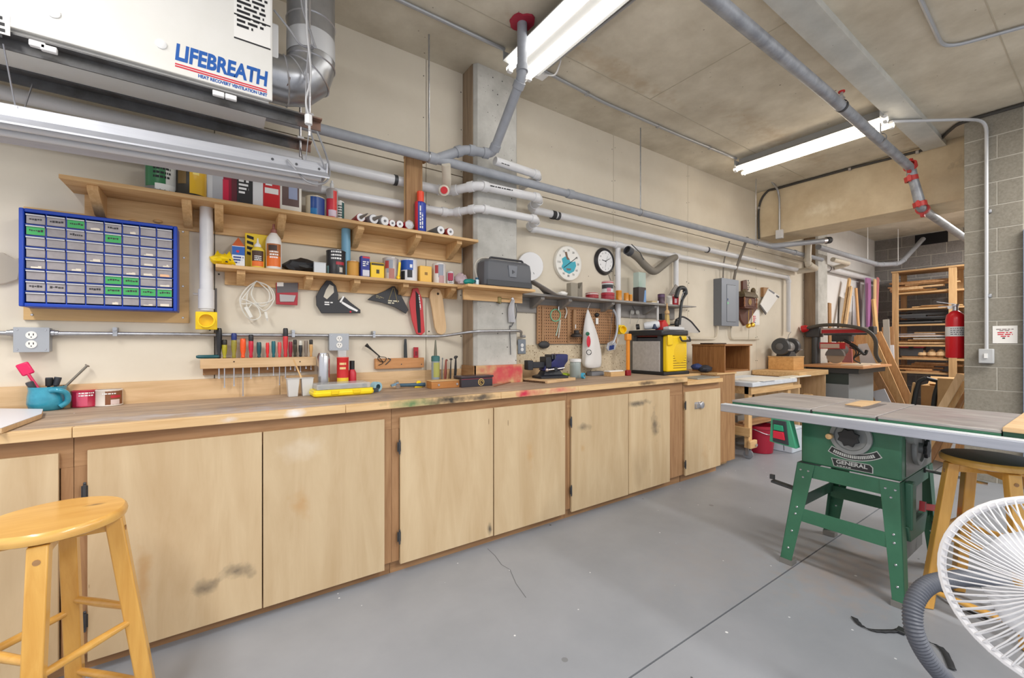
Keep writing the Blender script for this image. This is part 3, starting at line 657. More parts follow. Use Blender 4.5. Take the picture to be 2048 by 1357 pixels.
# corrugated grey hose
HOSE = mat('hose_grey', srgb(126,120,110), .6)
def corr(pts, r, m, parent, name='corrugated_hose', amp=.12, n=14, step=.011):
    pts = spline(pts, 10); L_ = [0]
    for i in range(1, len(pts)): L_.append(L_[-1] + (pts[i]-pts[i-1]).length)
    q = []; rr = []; k = 0; m_ = int(L_[-1]/step*2)
    for i in range(m_+1):
        d = L_[-1]*i/m_
        while k < len(L_)-2 and L_[k+1] < d: k += 1
        f_ = (d-L_[k])/max(1e-9, L_[k+1]-L_[k]); q.append(pts[k].lerp(pts[k+1], f_)); rr.append(r*(1+amp*(-.5 if i % 2 else .5)))
    return MB().tube(q, rr, n).build(name, m, parent)
hp = [W(u, v, o_) for u, v, o_ in ((1258,503,.16),(1275,515,.15),(1292,533,.14),(1308,543,.13),(1325,532,.11),(1340,520,.09),(1350,515,.07))]
t = thing('suction_hose', 'drooping grey corrugated hose hung under the pipe above the grey shelf', 'hose', hp[3])
corr(hp, .036, HOSE, t, amp=.06, step=.02)
MB().lathe([(.036,-.02),(.043,-.02),(.043,.03),(.034,.034),(.034,-.0)], hp[0], 16, hp[0]-hp[1], cap=False).build('nozzle', DGREY, t)
d_ = (hp[0]-hp[1]).normalized(); MB().cyl(hp[0]+d_*.005, hp[0]+d_*.012, .033, n=16).build('nozzle_mouth', BLACK, t)
MB().tube([hp[0]+Vector((0,-.03,.06)), hp[1]+Vector((.0,-.03,.04)), hp[1]+Vector((.03,-.05,-.03))], .004, 6).build('clamp', DARKST, t)
# pipes at the far right end of the wall and in the alcove
p0 = grey(5.72)
q1 = p0 + Vector((1.15, -1.15*.75, .06)); q1 = XP(1655, 481, 6.75)
p0 = grey(5.8)
t = pipe('pale grey branch pipe crossing under the concrete beam to a black coupling', [p0+Vector((-.05,0,.0)), p0+Vector((.1,-.06,.02)), q1], .033, GREYP, fil=.02)
d_ = (q1-p0).normalized(); MB().lathe([(.034,-.02),(.045,-.018),(.045,.05),(.034,.052)], q1-d_*.01, 16, d_).build('rubber_coupling', RUB, t)
MB().lathe([(.034,-.1),(.038,-.1),(.038,-.03),(.034,-.03)], q1, 16, d_, cap=False).build('sleeve', STEELP, t)
a1 = W(1572, 538, .3); 
t = pipe('cream pipe offset dropping and turning back at the alcove column', [XP(1617,488,6.7), XP(1615,528,6.7), (7.0,-.3,2.26), (6.95,-.075,2.25)], .04, PVCW, fil=.06, couple=(1,))
s0, s1, s2, s3 = XP(1628, 497, 7.0), W(1755, 529, .5), W(1800, 528, 1.0), None
s0 = Vector((6.9, -.36, 2.55)); s1 = Vector((9.4, -.36, 2.56)); s2 = Vector((9.9, -.54, 2.6)); s3 = Vector((10.5, -.72, 3.09))
t = pipe('grey pipe running into the alcove and rising to a wall slot', [s0, s1, s2, s3], .038, GREYP, fil=.12, couple=(1, 2))
for y_ in ((8.9, -.36, 2.56), (9.85, -.525, 2.6)): MB().cyl((y_[0], y_[1], y_[2]+.036), (y_[0], y_[1], CEIL), .006, n=8).build('hanger_rod', WHITE, t)
t = pipe('white pipe low on the alcove side wall behind the leaning boards', [(7.8,-.07,2.405), (10.5,-.07,2.40)], .045, PVC, fil=.01, clamps=((Vector((8.1,-.07,2.404)), XD),))
t = pipe('cream pipe loop behind the concrete column at the alcove', [(7.72,-.26,2.48),(8.3,-.30,2.47),(8.2,-.12,2.42)], .035, PVCW, fil=.1)
# steel sprinkler main under the ceiling
y0 = -1.62; z0 = 2.95
SPR = mat('sprinkler_steel', srgb(176,180,188), .45, .3, kind='noise', c2=srgb(132,136,144), scale=10)
k1 = XP(1822, 337, 5.62); k2 = XP(1840, 415, 5.66)
main = [Vector((-2, y0, z0+.01)), Vector((5.2, y0+.0, z0)), k1]
t = pipe('thick steel sprinkler main under the ceiling with red couplings', [main[0], Vector((3.5, y0, z0)), k1, k2, k2+Vector((2.2,0,-.02))], .037, SPR, fil=.07, n=18)
REDC = mat('red_coupling', srgb(196,62,60), .45)
for c, d in ((k1+Vector((-.03,0,.02)), Vector((.8,0,-.6))), (k1+Vector((.012,0,-.10)), k2-k1), (k2+Vector((0,0,.03)), k2-k1), (k2+Vector((.1,0,-.0)), Vector((1,0,0)))):
    d = d.normalized(); MB().lathe([(.038,-.025),(.054,-.023),(.054,.023),(.038,.025)], c, 18, d, cap=False).build('red_coupling', REDC, t)
    s_ = d.cross(Vector((0,1,0))).normalized() if abs(d.y) < .9 else XD
    for sg in (-1, 1):
        cc = c + s_*sg*.062; MB().obox(cc, s_, d, .03, .05, .03).cyl(cc-d*.035, cc+d*.035, .008, n=8).build('coupling_lug', REDC, t)
MB().cyl(k1+Vector((.0,0,-.04)), k2+Vector((0,0,.06)), .039, n=16).build('red_spool', SPR, t)
MB().tube(fillet([k1, k1.lerp(k2,.5), k2], .05), .038, 16).build('drop_pipe', SPR, t)
for u, v in ((1711, 168),):
    x = 4.62; MB().lathe([(.0375,-.01),(.041,-.01),(.041,.01),(.0375,.01)], (x, y0, z0), 18, XD, cap=False).build('hanger_ring', STEEL, t); MB().cyl((x, y0, z0+.038), (x, y0, CEIL), .006, n=8).build('hanger_rod', STEEL, t)
xv = 3.75; MB().lathe([(.0375,-.012),(.042,-.012),(.042,.012),(.0375,.012)], (xv, y0, z0), 18, XD, cap=False).build('band', DARKST, t)
MB().cyl((xv, y0, z0+.038), (xv, y0, z0+.1), .01, n=8).cyl((xv-.02,y0,z0+.075),(xv+.05,y0,z0+.075),.008,n=8).build('test_valve', STEELP, t)
MB().cyl((xv, y0, z0+.1), (xv, y0, z0+.108), .022, n=10).build('valve_wheel', RED, t)
# ================================================================ conduits and cables
def conduit(label, pts, r, m, cat='conduit', fil=.08, straps=(), name='conduit'):
    t = thing(name, label, cat, pts[0]); MB().tube(fillet(pts, fil), r, 8).build('conduit_run', m, t)
    for p in straps: MB().cbox(p, .03, .03, .03).build('strap', STEEL, t, bevel=.004)
    return t
EMT = mat('emt', srgb(176,178,182), .4, .5)
zc = CEIL-.016
cA, cB, cC, cD = P(700,-36,zc), P(1010,118,zc), P(1100,158,zc), P(1474,338,zc)
ym = -.42
conduit('thin metal conduit along the ceiling edge above the duct and column', [Vector((-.2,ym,zc)), Vector((1.58,ym,zc))], .012, EMT)
conduit('pair of thin conduits along the ceiling edge between the two strip lamps', [Vector((1.88,-.40,zc)), Vector((2.6,-.36,zc)), Vector((3.6,-.38,zc)), Vector((4.58,-.42,zc))], .012, EMT, straps=[(2.4,-.37,zc),(3.3,-.37,zc),(4.1,-.4,zc)])
conduit('conduit and wire beside the nearer strip lamp', [Vector((1.94,-.45,zc)), Vector((2.0,-2.6,zc))], .011, EMT, straps=[(1.95,-.8,zc),(1.97,-1.3,zc)])
jb = thing('junction_box', 'small white ceiling box with loose wires at the end of the nearer strip lamp', 'junction box', (1.93,-.385,CEIL-.04))
MB().box(1.885,1.98,-.40,-.33,CEIL-.045,CEIL-.001).build('box_body', WHITE, jb, bevel=.004)
MB().tube(spline([(1.9,-.40,CEIL-.03),(1.86,-.36,CEIL-.07),(1.82,-.3,CEIL-.1),(1.80,-.25,CEIL-.12)]), .006, 6).tube(spline([(1.95,-.40,CEIL-.04),(1.99,-.46,CEIL-.06),(1.98,-.52,CEIL-.03),(1.96,-.56,CEIL-.02)]), .006, 6).build('wire', WHITE, jb)
x = 5.897
kk = [XP(u, v, x) for u, v in ((1518,478),(1518,415),(1534,384),(1562,368),(1700,330),(1835,303),(1866,292))] + [XP(1900, 252, 5.6), XP(1925, 238, 5.49), XP(2000,220,5.48), XP(2060,205,5.48)]
kk = [Vector((p.x, p.y, min(p.z, CEIL-.018))) for p in kk]
t = thing('cable', 'black cable clipped along the top of the concrete beam and block pier', 'cable', kk[3]); MB().tube(spline(kk), .014, 8).build('cable_run', C(64,62,60,.5), t)
for p in (kk[1], kk[4], kk[5], XP(1620,351,x), XP(1925,238,5.49)): MB().cbox(p+Vector((0,0,-.01)), .03, .025, .03).build('clip', STEELP, t)
t = conduit('short conduit dropping down the beam face to a small box', [XP(1540,362,5.6)+Vector((-.0,0,.02)), XP(1556,380,5.885), XP(1559,400,5.885), XP(1559,462,5.885)], .012, EMT)
p = XP(1559, 468, 5.885); MB().box(5.865, 5.909, p.y-.04, p.y+.04, p.z-.06, p.z+.05).build('outlet_box', C(210,210,212,.45), t, bevel=.004)
sw = XP(1973, 712, 5.48)
t = conduit('conduit from the far lamp bending down the block pier to a switch', [Vector((4.82,-1.645,CEIL-.068)), Vector((5.3,-2.02,CEIL-.068)), Vector((5.478, sw.y, CEIL-.068)), Vector((5.478, sw.y, sw.z+.05))], .013, C(200,202,206,.4,.2), fil=.14, straps=[(5.485,sw.y-.015,2.35),(5.485,sw.y-.015,1.62)])
t = thing('switch_box', 'small grey switch box at the foot of the pier conduit', 'switch', (5.48, sw.y, sw.z))
MB().box(5.45, 5.499, sw.y-.045, sw.y+.045, sw.z-.065, sw.z+.06).build('box_body', C(186,188,190,.45), t, bevel=.006)
MB().box(5.44, 5.452, sw.y-.01, sw.y+.01, sw.z-.02, sw.z+.02).build('toggle', WHITE, t)
e = [P(1832,-20,CEIL-.016), P(1887,98,CEIL-.016), P(2060,50,CEIL-.016)]
conduit('bent grey conduit on the ceiling at the top right', e, .012, EMT, fil=.12)
# ================================================================ helpers for small things
def SH(u0, u1, vt, off, z):
    p = W((u0+u1)/2, vt, off); m = mpp((u0+u1)/2, off)
    return p.x, (u1-u0)*m*.92, p.z - z
def ON(u0, u1, vt, vb, z):
    u = (u0+u1)/2; p = P(u, vb, z); t = (z-CAMH)/ray(u, vb)[2]
    return p, (u1-u0)*t/FP*.92, (vb-vt)*t/FP
def face(x, y): return atan2(-(x), -( -CAMD - y)) * 0 + atan2(-x, CAMD + y)     # angle from -Y towards +X that faces the middle of the room
def can(name, label, cat, x, y, z, r, h, body, bands=(), lid=None, cap=None, marks=None, grp=None, seed=1):
    t = thing(name, label, cat, (x, y, z), 0, grp)
    MB().lathe([(r*.96,0),(r,.002),(r,.006),(r*.975,.008),(r*.975,h-.008),(r,h-.006),(r,h-.002),(r*.95,h)], (x,y,z), 22).build('can_body', body, t)
    MB().lathe([(r*.88,h-.001),(r*.88,h+.002),(.0,h+.002)], (x,y,z), 22, cap=False).build('lid', lid or STEELP, t)
    a = face(x, y)
    for i_, (f0, f1, m, a0, a1) in enumerate(bands):
        MB().arcstrip((x, y), r*(.985+.006*i_), a+a0, a+a1, z+h*f0, z+h*f1, 10).build('label', m, t)
    if marks:
        mb = MB(); rr = random.Random(seed)
        for k in range(marks[1]):
            zz = z + h*(marks[2] + (marks[3]-marks[2])*(k+.5)/marks[1]); q = -.5
            while q < .5:
                l = rr.uniform(.06, .25); mb.arcstrip((x, y), r*1.012, a+q, a+min(q+l, .55), zz, zz+h*(marks[3]-marks[2])/marks[1]*.5, 2); q += l+.05
        mb.build('print', marks[0], t)
    return t
def tin(name, label, cat, x, y, z, w, d, h, body, panels=(), cap=None, rz=0, grp=None, marks=None):
    t = thing(name, label, cat, (x, y, z), rz, grp)
    MB().box(-w/2,w/2,-d/2,d/2,0,h).build('tin_body', body, t, bevel=min(w,d)*.08, local=True)
    for i_, (x0, x1, z0, z1, m) in enumerate(panels):
        pl = MB().box(x0*w, x1*w, -d/2-.0008*(i_+1), -d/2+.001, z0*h, z1*h).build('label', m, t, local=True)
    if cap: MB().lathe([(min(w,d)*.28,0),(min(w,d)*.28,.018),(min(w,d)*.24,.02)], (0,0,h), 14).build('cap', cap, t, local=True)
    if marks:
        M_ = wmat(t); o = M_ @ Vector((marks[1]*w, -d/2-.003, marks[2]*h)); xd = M_.to_3x3() @ Vector((1,0,0))
        greek(t, marks[0], o, xd, (0,0,1), marks[3]*w, marks[4], marks[5]*h, seed=int(abs(x)*100))
    return t
# ================================================================ wooden wall shelves
def shelf(label, x0, x1, off, z, brk, mt, drop=.09, bh=.075, name='wall_shelf', back=0.0, backm=None, th=.018, joints=()):
    t = thing(name, label, 'shelf', ((x0+x1)/2, -back, z-.1), 0, None)
    MB().box(x0, x1, -off, -back-.001, z-th, z).build('shelf_board', mt('x'), t, bevel=.0012)
    cuts = [x0+.04] + list(joints) + [x1-.02]
    for a, b in zip(cuts[:-1], cuts[1:]): MB().box(a, b-.003, -back-.02, -back-.001, z-th-drop, z-th-.0005).build('rail', (backm or mt)('x'), t, bevel=.001)
    for x in brk:
        pr_ = [(x-.019, -back-.0205, z-th-.0006), (x-.019, -off+.03, z-th-.0006), (x-.019, -off+.03, z-th-.022), (x-.019, -back-.05, z-th-bh-.012), (x-.019, -back-.0205, z-th-bh-.012)]
        MB().prism(pr_, (.038, 0, 0)).build('bracket', mt('z'), t, bevel=.001)
    return t
UZ, LZ = 1.935, 1.62
bu = [wx(u, .15) for u in (190, 374, 438, 563, 718, 832, 913)]
ush = shelf('long upper pine shelf holding paint tins and caulk tubes', wx(117,.226), wx(957,.226), .226, UZ, bu, PINE, drop=.115, bh=.09, joints=(wx(400,.02), wx(430,.02)))
bl = [wx(u, .11) for u in (482, 618, 713, 810, 905)]
lsh = shelf('lower pine shelf crowded with glue bottles and small tins', wx(431,.16), wx(938,.16), .16, LZ, bl, PINE, drop=.07, bh=.055)
xk0, xk1 = wx(936,.335), wx(1071,.335)
ksh = shelf('short pine shelf on the concrete column under the black case', xk0, xk1, .335, 1.605, [], PINE, back=.183, drop=.075)
GREYW = lambda ax: mat('grey_stained_'+ax, srgb(158,154,150), .6, kind='wood', c2=srgb(130,126,122), scale=3, axis=ax, stretch=12, rand=1)
gx0, gx1 = 1.9, wx(1382, .2)
gsh = shelf('long grey painted shelf under the two round dials', gx0, gx1, .2, 1.598, [wx(u,.1) for u in (1075, 1130, 1215, 1300)], GREYW, drop=.12, bh=.07)
# ------------------------------------------------ upper shelf contents
y = -.125; G = 'tins on the upper shelf'
def ucan(u0, u1, vt, *a, **k):
    x, w_, h = SH(u0, u1, vt, .125, UZ); return x, w_/2, h
x, w_, h = SH(295, 352, 322, .15, UZ); r = w_/2; can('paint_can', 'green labelled paint can with white drips at the left end of the upper shelf', 'can', x, -.158, UZ, r, h, C(150,152,150,.4,.5), [(.12,.95,C(44,110,66,.4),-1.2,.25), (.1,.95,C(206,206,200,.5),.25,1.2), (.02,.2,C(226,226,220,.5),-.4,.9)], marks=(INK,4,.3,.8), grp=G)
x, w_, h = SH(354, 411, 330, .15, UZ); r = w_/2; can('paint_can', 'paint can with yellow paint run over its dark side on the upper shelf', 'can', x, -.158, UZ, r, h, C(52,46,38,.5), [(.05,.98,C(222,176,40,.35),-.1,1.3), (.3,.7,C(110,84,40,.5),-.9,-.3), (.6,.9,C(240,220,120,.4),.1,.5)], grp=G)
def utin(u0, u1, vt, nm, lb, body, panels=(), cap=None, marks=None, d=.07):
    x, w_, h = SH(u0, u1, vt, .13, UZ); return tin(nm, lb, 'tin', x, -.13, UZ, w_, d, h, body, panels, cap, 0, G, marks)
utin(412, 446, 338, 'solvent_tin', 'bare silver solvent tin beside the yellow paint can', C(186,188,194,.35,.7), [(-.45,-.1,.05,.95,C(206,208,212,.5,.3))], STEELP)
utin(447, 473, 345, 'solvent_tin', 'small dark red tin between the silver and the black tins', C(150,20,52,.35), [(-.5,-.1,.1,.7,C(206,24,66,.4)),(.1,.46,0,1,C(96,26,40,.5))], RED)
utin(475, 524, 343, 'solvent_tin', 'white solvent tin with a black printed label', C(222,222,224,.4), [(-.48,.1,.06,.98,C(40,38,40,.5))], BLACK, (INKW,-.42,.82,.42,6,.1))
utin(526, 558, 352, 'solvent_tin', 'bright red rectangular tin on the upper shelf', RED, [(-.4,.4,.45,.6,C(230,228,226,.5))], WHITE, (INKW,-.36,.86,.7,3,.1))
utin(559, 601, 360, 'solvent_tin', 'cream tin with a brown picture label on the upper shelf', C(226,222,212,.5), [(-.4,.38,.2,.97,C(98,76,72,.5)),(-.1,.3,.4,.75,C(150,160,190,.5))], WHITE, (INKW,-.36,.9,.6,2,.06))
x, r, h = ucan(611, 650, 396); can('paint_can', 'blue striped paint can beside the red aerosol', 'can', x, y, UZ, r, h, C(206,194,170,.5), [(.0,.98,C(30,70,140,.35),-.5,1.3),(.05,.4,C(40,120,180,.4),-.5,.2)], grp=G)
def aerosol(nm, lb, x, y, z, r, h, body, capm, bands, caph=.2, nozzle=True):
    t = thing(nm, lb, 'spray can', (x, y, z)); hb = h*(1-caph)
    MB().lathe([(r*.95,0),(r,.004),(r,hb*.94),(r*.78,hb*.985),(r*.6,hb)], (x,y,z), 20).build('can_body', body, t)
    MB().lathe([(r*.62,hb-.002),(r*.62,h*.985),(r*.5,h),(0,h)] if not nozzle else [(r*.35,hb-.002),(r*.35,h*.93),(r*.2,h*.95),(r*.2,h)], (x,y,z), 16).build('spray_cap', capm, t)
    a = face(x, y)
    for i_, (f0,f1,m,a0,a1) in enumerate(bands): MB().arcstrip((x,y), r*(1.008+.01*i_), a+a0, a+a1, z+hb*f0, z+hb*f1, 10).build('label', m, t)
    return t
x, w_, h = SH(652, 676, 362, .14, UZ); aerosol('aerosol_can', 'silver and red aerosol can under the end of the hanging lamp', x, -.14, UZ, w_/2, h, C(196,190,190,.35,.5), C(200,200,200,.4), [(.05,.65,C(200,40,60,.4),-1.2,.5),(.2,.9,C(214,50,50,.4),.2,.9),(.1,.3,C(214,196,210,.5),-.6,.8)], .2)
x, r, h = ucan(672, 690, 402); can('paint_can', 'narrow white and green tin right of the red aerosol', 'can', x, -.10, UZ, r*1.1, h, C(220,220,214,.5), [(.05,.95,C(40,90,90,.4),.5,1.3)], marks=(INK,5,.2,.8), grp=G)
GC = 'caulk tubes lying on the upper shelf'
labs = ['leftmost caulk tube lying on the upper shelf, red with a bent nozzle', 'second caulk tube from the left, grey with a nozzle pointing out', 'third caulk tube from the left, grey end on', 'fourth caulk tube from the left, squeezed in the row', 'fifth caulk tube from the left, with an open white end', 'sixth caulk tube, wrapped in clear plastic beside the spray foam can', 'grey caulk tube lying alone right of the spray foam can', 'red caulk tube at the right end of the upper shelf']
for i, (u, v, dia, cc, noz) in enumerate(((722,436,17,(170,50,56),1),(748,440,19,(140,140,146),1),(770,445,18,(168,168,172),0),(785,449,14,(160,40,50),0),(800,450,15,(150,36,46),0),(818,452,17,(196,30,50),2),(882,463,17,(110,112,112),0),(901,467,16,(176,70,66),0))):
    p = W(u, v, .215); r = dia*mpp(u,.215)/2*1.02; c = Vector((p.x, -.212, UZ+r+.0005)); b = c + Vector((random.uniform(-.03,.0), .17, 0))
    t = thing('caulk_tube', labs[i], 'caulk tube', (c.x, -.12, UZ), 0, GC); d = (b-c).normalized()
    MB().lathe([(r*.97,0),(r,.004),(r,.165),(r*.97,.17)], c, 18, d, cap=True).build('tube_body', C(*cc, .45), t)
    MB().lathe([(r*.9,0),(r*.9,-.002),(0,-.002)] , c, 18, d, cap=False).build('end_disc', C(232,232,234,.5), t)
    if noz == 1: MB().lathe([(r*.42,0),(r*.34,.02),(r*.12,.075)], c+d*-.002, 12, -d+Vector((.25,0,.12))).build('nozzle', C(120,116,110,.5), t)
    elif noz == 2: MB().lathe([(r*1.02,0),(r*1.1,.012),(r*.5,.03)], c, 7, -d).build('wrapper', CLEAR, t)
    else: MB().lathe([(r*.3,0),(r*.25,.006),(0,.006)], c+d*-.002, 10, -d, cap=False).build('end_boss', C(120,120,126,.5), t)
x, w_, h = SH(823, 847, 386, .13, UZ); aerosol('spray_foam_can', 'tall blue and red spray foam can with an orange-red cap', x, -.18, UZ, w_/2, h*.98, C(30,60,160,.35), C(236,74,44,.4), [(0,.98,C(206,44,60,.4),-1.3,-.45)], .26, False)
t = bpy.data.objects['spray_foam_can']; greek(t, INKW, (x-.012, -.18-w_/2-.001, UZ+.02), (0,0,1), (-1,0,0), h*.62, 2, .014, seed=4)
# ------------------------------------------------ lower shelf contents
def blob(name, label, cat, pts, m, sub=1, cat2=None, grp=None):
    mb = MB(); 
    return None
def crumple(name, mb_c, r, m, seed, label=None, cat=None, parent=None, grp=None, amp=.25):
    rr = random.Random(seed); mb = MB(); nu, nv = 14, 8; rs = []
    for i in range(nv+1):
        t_ = pi*(i+.05)/(nv+.1)
        rs.append([(mb_c[0]+r[0]*sin(t_)*cos(2*pi*k/nu)*(1+rr.uniform(-amp,amp)), mb_c[1]+r[1]*sin(t_)*sin(2*pi*k/nu)*(1+rr.uniform(-amp,amp)), max(mb_c[2]-r[2], mb_c[2]-r[2]*cos(t_)*(1+rr.uniform(-amp,amp)))) for k in range(nu)])
    mb.rings(rs); o = mb.build(name, m, parent, smooth=25)
    return tag(o, label, cat, grp) if label else o
x, w_, h = SH(425, 472, 503, .12, LZ)
t = thing('yellow_bag', 'crumpled yellow plastic bag at the left end of the lower shelf', 'bag', (x, -.1, LZ))
crumple('bag_body', (x, -.1, LZ+h*.4), (w_*.52, .05, h*.4), YEL, 5, parent=t, amp=.35)
MB().add([(x-w_*.1,-.13,LZ+h*.3),(x+w_*.45,-.13,LZ+.004),(x+w_*.2,-.12,LZ+h*1.05)], [(0,1,2)]).add([(x-w_*.5,-.12,LZ+h*.2),(x-w_*.05,-.13,LZ+h*.35),(x-w_*.25,-.1,LZ+h*1.1)], [(0,1,2)]).build('bag_flap', YEL, t, solid=.002)
greek(t, INK, (x-w_*.1,-.145,LZ+h*.4), (1,0,-.15), (0,0,1), w_*.4, 2, .014, seed=9)
x, w_, h = SH(465, 488, 475, .1, LZ)
t = thing('glue_carton', 'small gabled carton, blue and white with an orange top', 'carton', (x, -.1, LZ))
MB().box(x-w_/2,x+w_/2,-.125,-.075,LZ,LZ+h*.68).build('carton_body', C(226,228,232,.5), t)
MB().prism([(x-w_/2,-.125,LZ+h*.68),(x+w_/2,-.125,LZ+h*.68),(x,-.1+.0,LZ+h)], (0,.05,0)).build('gable', C(196,96,54,.5), t)
b_ = MB().box(x-w_/2,x+w_/2,-.1258,-.125,LZ+h*.38,LZ+h*.66).build('label', C(30,90,170,.5), t); MB().cyl((x-.003,-.1262,LZ+h*.5),(x-.003,-.1258,LZ+h*.5),.007,n=10).build('logo', INKR, b_)
greek(t, C(40,60,130,.5), (x-w_*.4,-.126,LZ+h*.28), (1,0,0), (0,0,1), w_*.8, 3, .014, seed=2)
x, w_, h = SH(492, 536, 468, .07, LZ)
t = thing('glue_pack', 'flat yellow printed pack standing behind the glue bottles', 'pack', (x, -.06, LZ))
MB().box(x-w_/2,x+w_/2,-.066,-.054,LZ,LZ+h).build('pack_body', C(240,206,30,.4), t, bevel=.003)
greek(t, INK, (x-w_*.42,-.0665,LZ+h*.86), (1,0,-.25), (0,0,1), w_*.3, 4, .03, seed=6)
def bottle(lb, u0, u1, vt, y, prof, bm_, capm, bands, capi, grp='glue bottles on the lower shelf'):
    x, w_, h = SH(u0, u1, vt, -y, LZ); r = w_/2
    t = thing('glue_bottle', lb, 'bottle', (x, y, LZ), 0, grp)
    pts = [(r*a, h*b) for a, b in prof]
    MB().lathe(pts[:capi+1], (x,y,LZ), 20).build('bottle_body', bm_, t)
    MB().lathe(pts[capi:], (x,y,LZ), 16).build('cap', capm, t)
    a = face(x, y)
    for i_, (f0,f1,m,a0,a1) in enumerate(bands): MB().arcstrip((x,y), r*(1.01+.006*i_), a+a0, a+a1, LZ+h*f0, LZ+h*f1, 10).build('label', m, t)
    mb = MB(); rr = random.Random(int(u0))
    for k in range(3):
        q = -.5
        while q < .5:
            l = rr.uniform(.1,.3); mb.arcstrip((x,y), r*1.03, a+q, a+min(q+l,.55), LZ+h*(.36-.06*k), LZ+h*(.39-.06*k), 2); q += l+.06
    mb.build('print', INKW, t); return t
BW = C(232,230,226,.35); OR = C(226,110,30,.4)
bottle('short glue bottle with a white pointed nozzle and orange label', 503, 528, 477, -.115, [(.96,0),(1,.03),(1,.6),(.7,.68),(.55,.7),(.5,.78),(.2,.84),(.08,1)], C(226,200,70,.4), BW, [(.05,.22,OR,-1,1),(.22,.56,C(70,44,28,.5),-1,1)], 4)
bottle('taller white glue bottle with a brown cap and orange label', 532, 563, 449, -.105, [(.96,0),(1,.02),(1,.6),(.85,.7),(.5,.78),(.42,.8),(.36,.88),(.2,.9),(.16,1)], BW, C(150,96,84,.5), [(.06,.28,OR,-1,1),(.28,.55,C(170,100,50,.5),-1,1),(.4,.52,C(60,38,28,.5),-.7,.4)], 5)
x, w_, h = SH(566, 640, 517, .09, LZ); crumple('black_bag', (x, -.085, LZ+h*.48), (w_*.46, .055, h*.48), BLACK, 11, 'crumpled black plastic bag on the lower shelf', 'bag')
x, w_, h = SH(627, 651, 527, .13, LZ)
t = thing('clear_box', 'small clear plastic box in front of the black bag', 'box', (x,-.135,LZ)); MB().box(x-w_/2,x+w_/2,-.148,-.122,LZ,LZ+h).build('box_body', C(222,226,230,.3,alpha=.8), t, bevel=.002)
MB().box(x-w_/2-.001,x+w_/2+.001,-.149,-.121,LZ+h,LZ+h+.003).build('lid', C(230,232,234,.3,alpha=.8), t)
def lcan(lb, u0, u1, vt, body, bands=(), marks=None, yy=-.09, lid=None, nm='paint_can'):
    x, w_, h = SH(u0, u1, vt, -yy, LZ); return can(nm, lb, 'can', x, yy, LZ, w_/2, h, body, bands, lid, None, marks, 'tins on the lower shelf', int(u0))
lcan('black can with white lettering in the middle of the lower shelf', 652, 692, 503, C(44,44,48,.4), [(.05,.35,C(150,200,206,.5),-1.3,-.8),(.4,.52,C(170,30,50,.4),.0,.9),(.1,.3,C(196,190,180,.5),.35,.7)], (INKW,3,.55,.95))
lcan('small ochre can beside the light blue pipe', 692, 719, 524, C(196,140,64,.5), [(.1,.9,C(206,150,60,.5),-1,1)])
x, w_, h = SH(719, 738, 514, .1, LZ); tin('blue_carton', 'upright blue and white carton between the ochre can and the yellow tin', 'carton', x, -.105, LZ, w_, .04, h, C(28,44,140,.45), [(-.3,.5,.9,.98,C(200,40,60,.5)),(-.3,.45,.06,.35,C(214,214,226,.5))], None, 0, None, (INKW,-.3,.7,.7,3,.09))
x, w_, h = SH(738, 767, 527, .1, LZ); tin('yellow_tin', 'square yellow tin on the lower shelf', 'tin', x, -.1, LZ, w_, .06, h, C(248,206,20,.4), [(-.46,.46,.82,.95,C(60,50,24,.5)),(-.1,.12,.3,.55,C(70,60,30,.5))], None, 0, None)
lcan('stained can with a yellow scoop leaning on it', 764, 798, 518, C(196,188,184,.45,.3), [(.3,.9,C(150,156,166,.5),-.5,.3),(.5,.85,C(170,60,56,.5),-.7,-.2),(.0,.5,C(180,120,110,.5),-.2,.5)])
x, w_, h = SH(790, 803, 525, .14, LZ)
t = thing('yellow_scoop', 'yellow plastic scoop leaning against the stained can', 'scoop', (x,-.145,LZ)); MB().bar((x-.002,-.147,LZ+.004),(x+.008,-.145,LZ+h),.014,.004,(0,1,0)).build('handle', YEL, t); MB().lathe([(.013,0),(.013,.006),(.008,.006),(.008,0)], (x-.002,-.151,LZ+.014), 12, (0,1,0), cap=False).build('loop', YEL, t)
lcan('blue-topped can with black and white patches', 800, 836, 521, C(226,226,230,.4), [(.5,.97,C(26,80,170,.4),-1.3,.5),(.05,.45,C(40,40,44,.5),-1.2,-.5),(.15,.5,C(46,46,50,.5),-.2,.4),(.6,.75,C(230,232,238,.5),.1,.4)])
x, w_, h = SH(837, 864, 533, .11, LZ); tin('yellow_pad', 'rounded mustard yellow tin near the right end of the lower shelf', 'tin', x, -.1, LZ, w_, .05, h, C(240,190,84,.45), [(-.12,.12,.45,.62,C(150,110,40,.5))], None, 0, None)
lcan('white can with red and grey smears at the right of the lower shelf', 863, 893, 529, C(224,218,214,.45), [(.3,.95,C(150,156,170,.5),-.1,.7),(.5,.9,C(170,60,60,.5),-.6,-.1),(.0,.4,C(190,150,150,.5),.0,.8)])
lcan('tiny printed tin beside the crumpled wrapping', 893, 909, 545, C(200,196,200,.45), [(.3,.9,C(170,50,80,.5),-.8,.8),(.0,.3,C(230,230,230,.5),-1,1)], (INK,2,.05,.3), -.11)
x, w_, h = SH(908, 938, 547, .1, LZ); crumple('plastic_wrap', (x, -.1, LZ+h*.5), (w_*.5,.045,h*.48), mat('wrap', srgb(226,206,216), .3, alpha=.75), 21, 'crumpled clear and pink plastic wrapping on the lower shelf', 'wrapping')
a, b = W(930, 566, .3), W(962, 553, .3)
t = thing('squeeze_bottle', 'small teal squeeze bottle lying at the end of the lower shelf', 'bottle', (a.x,-.25,1.605)); TEAL = C(0,128,120,.35)
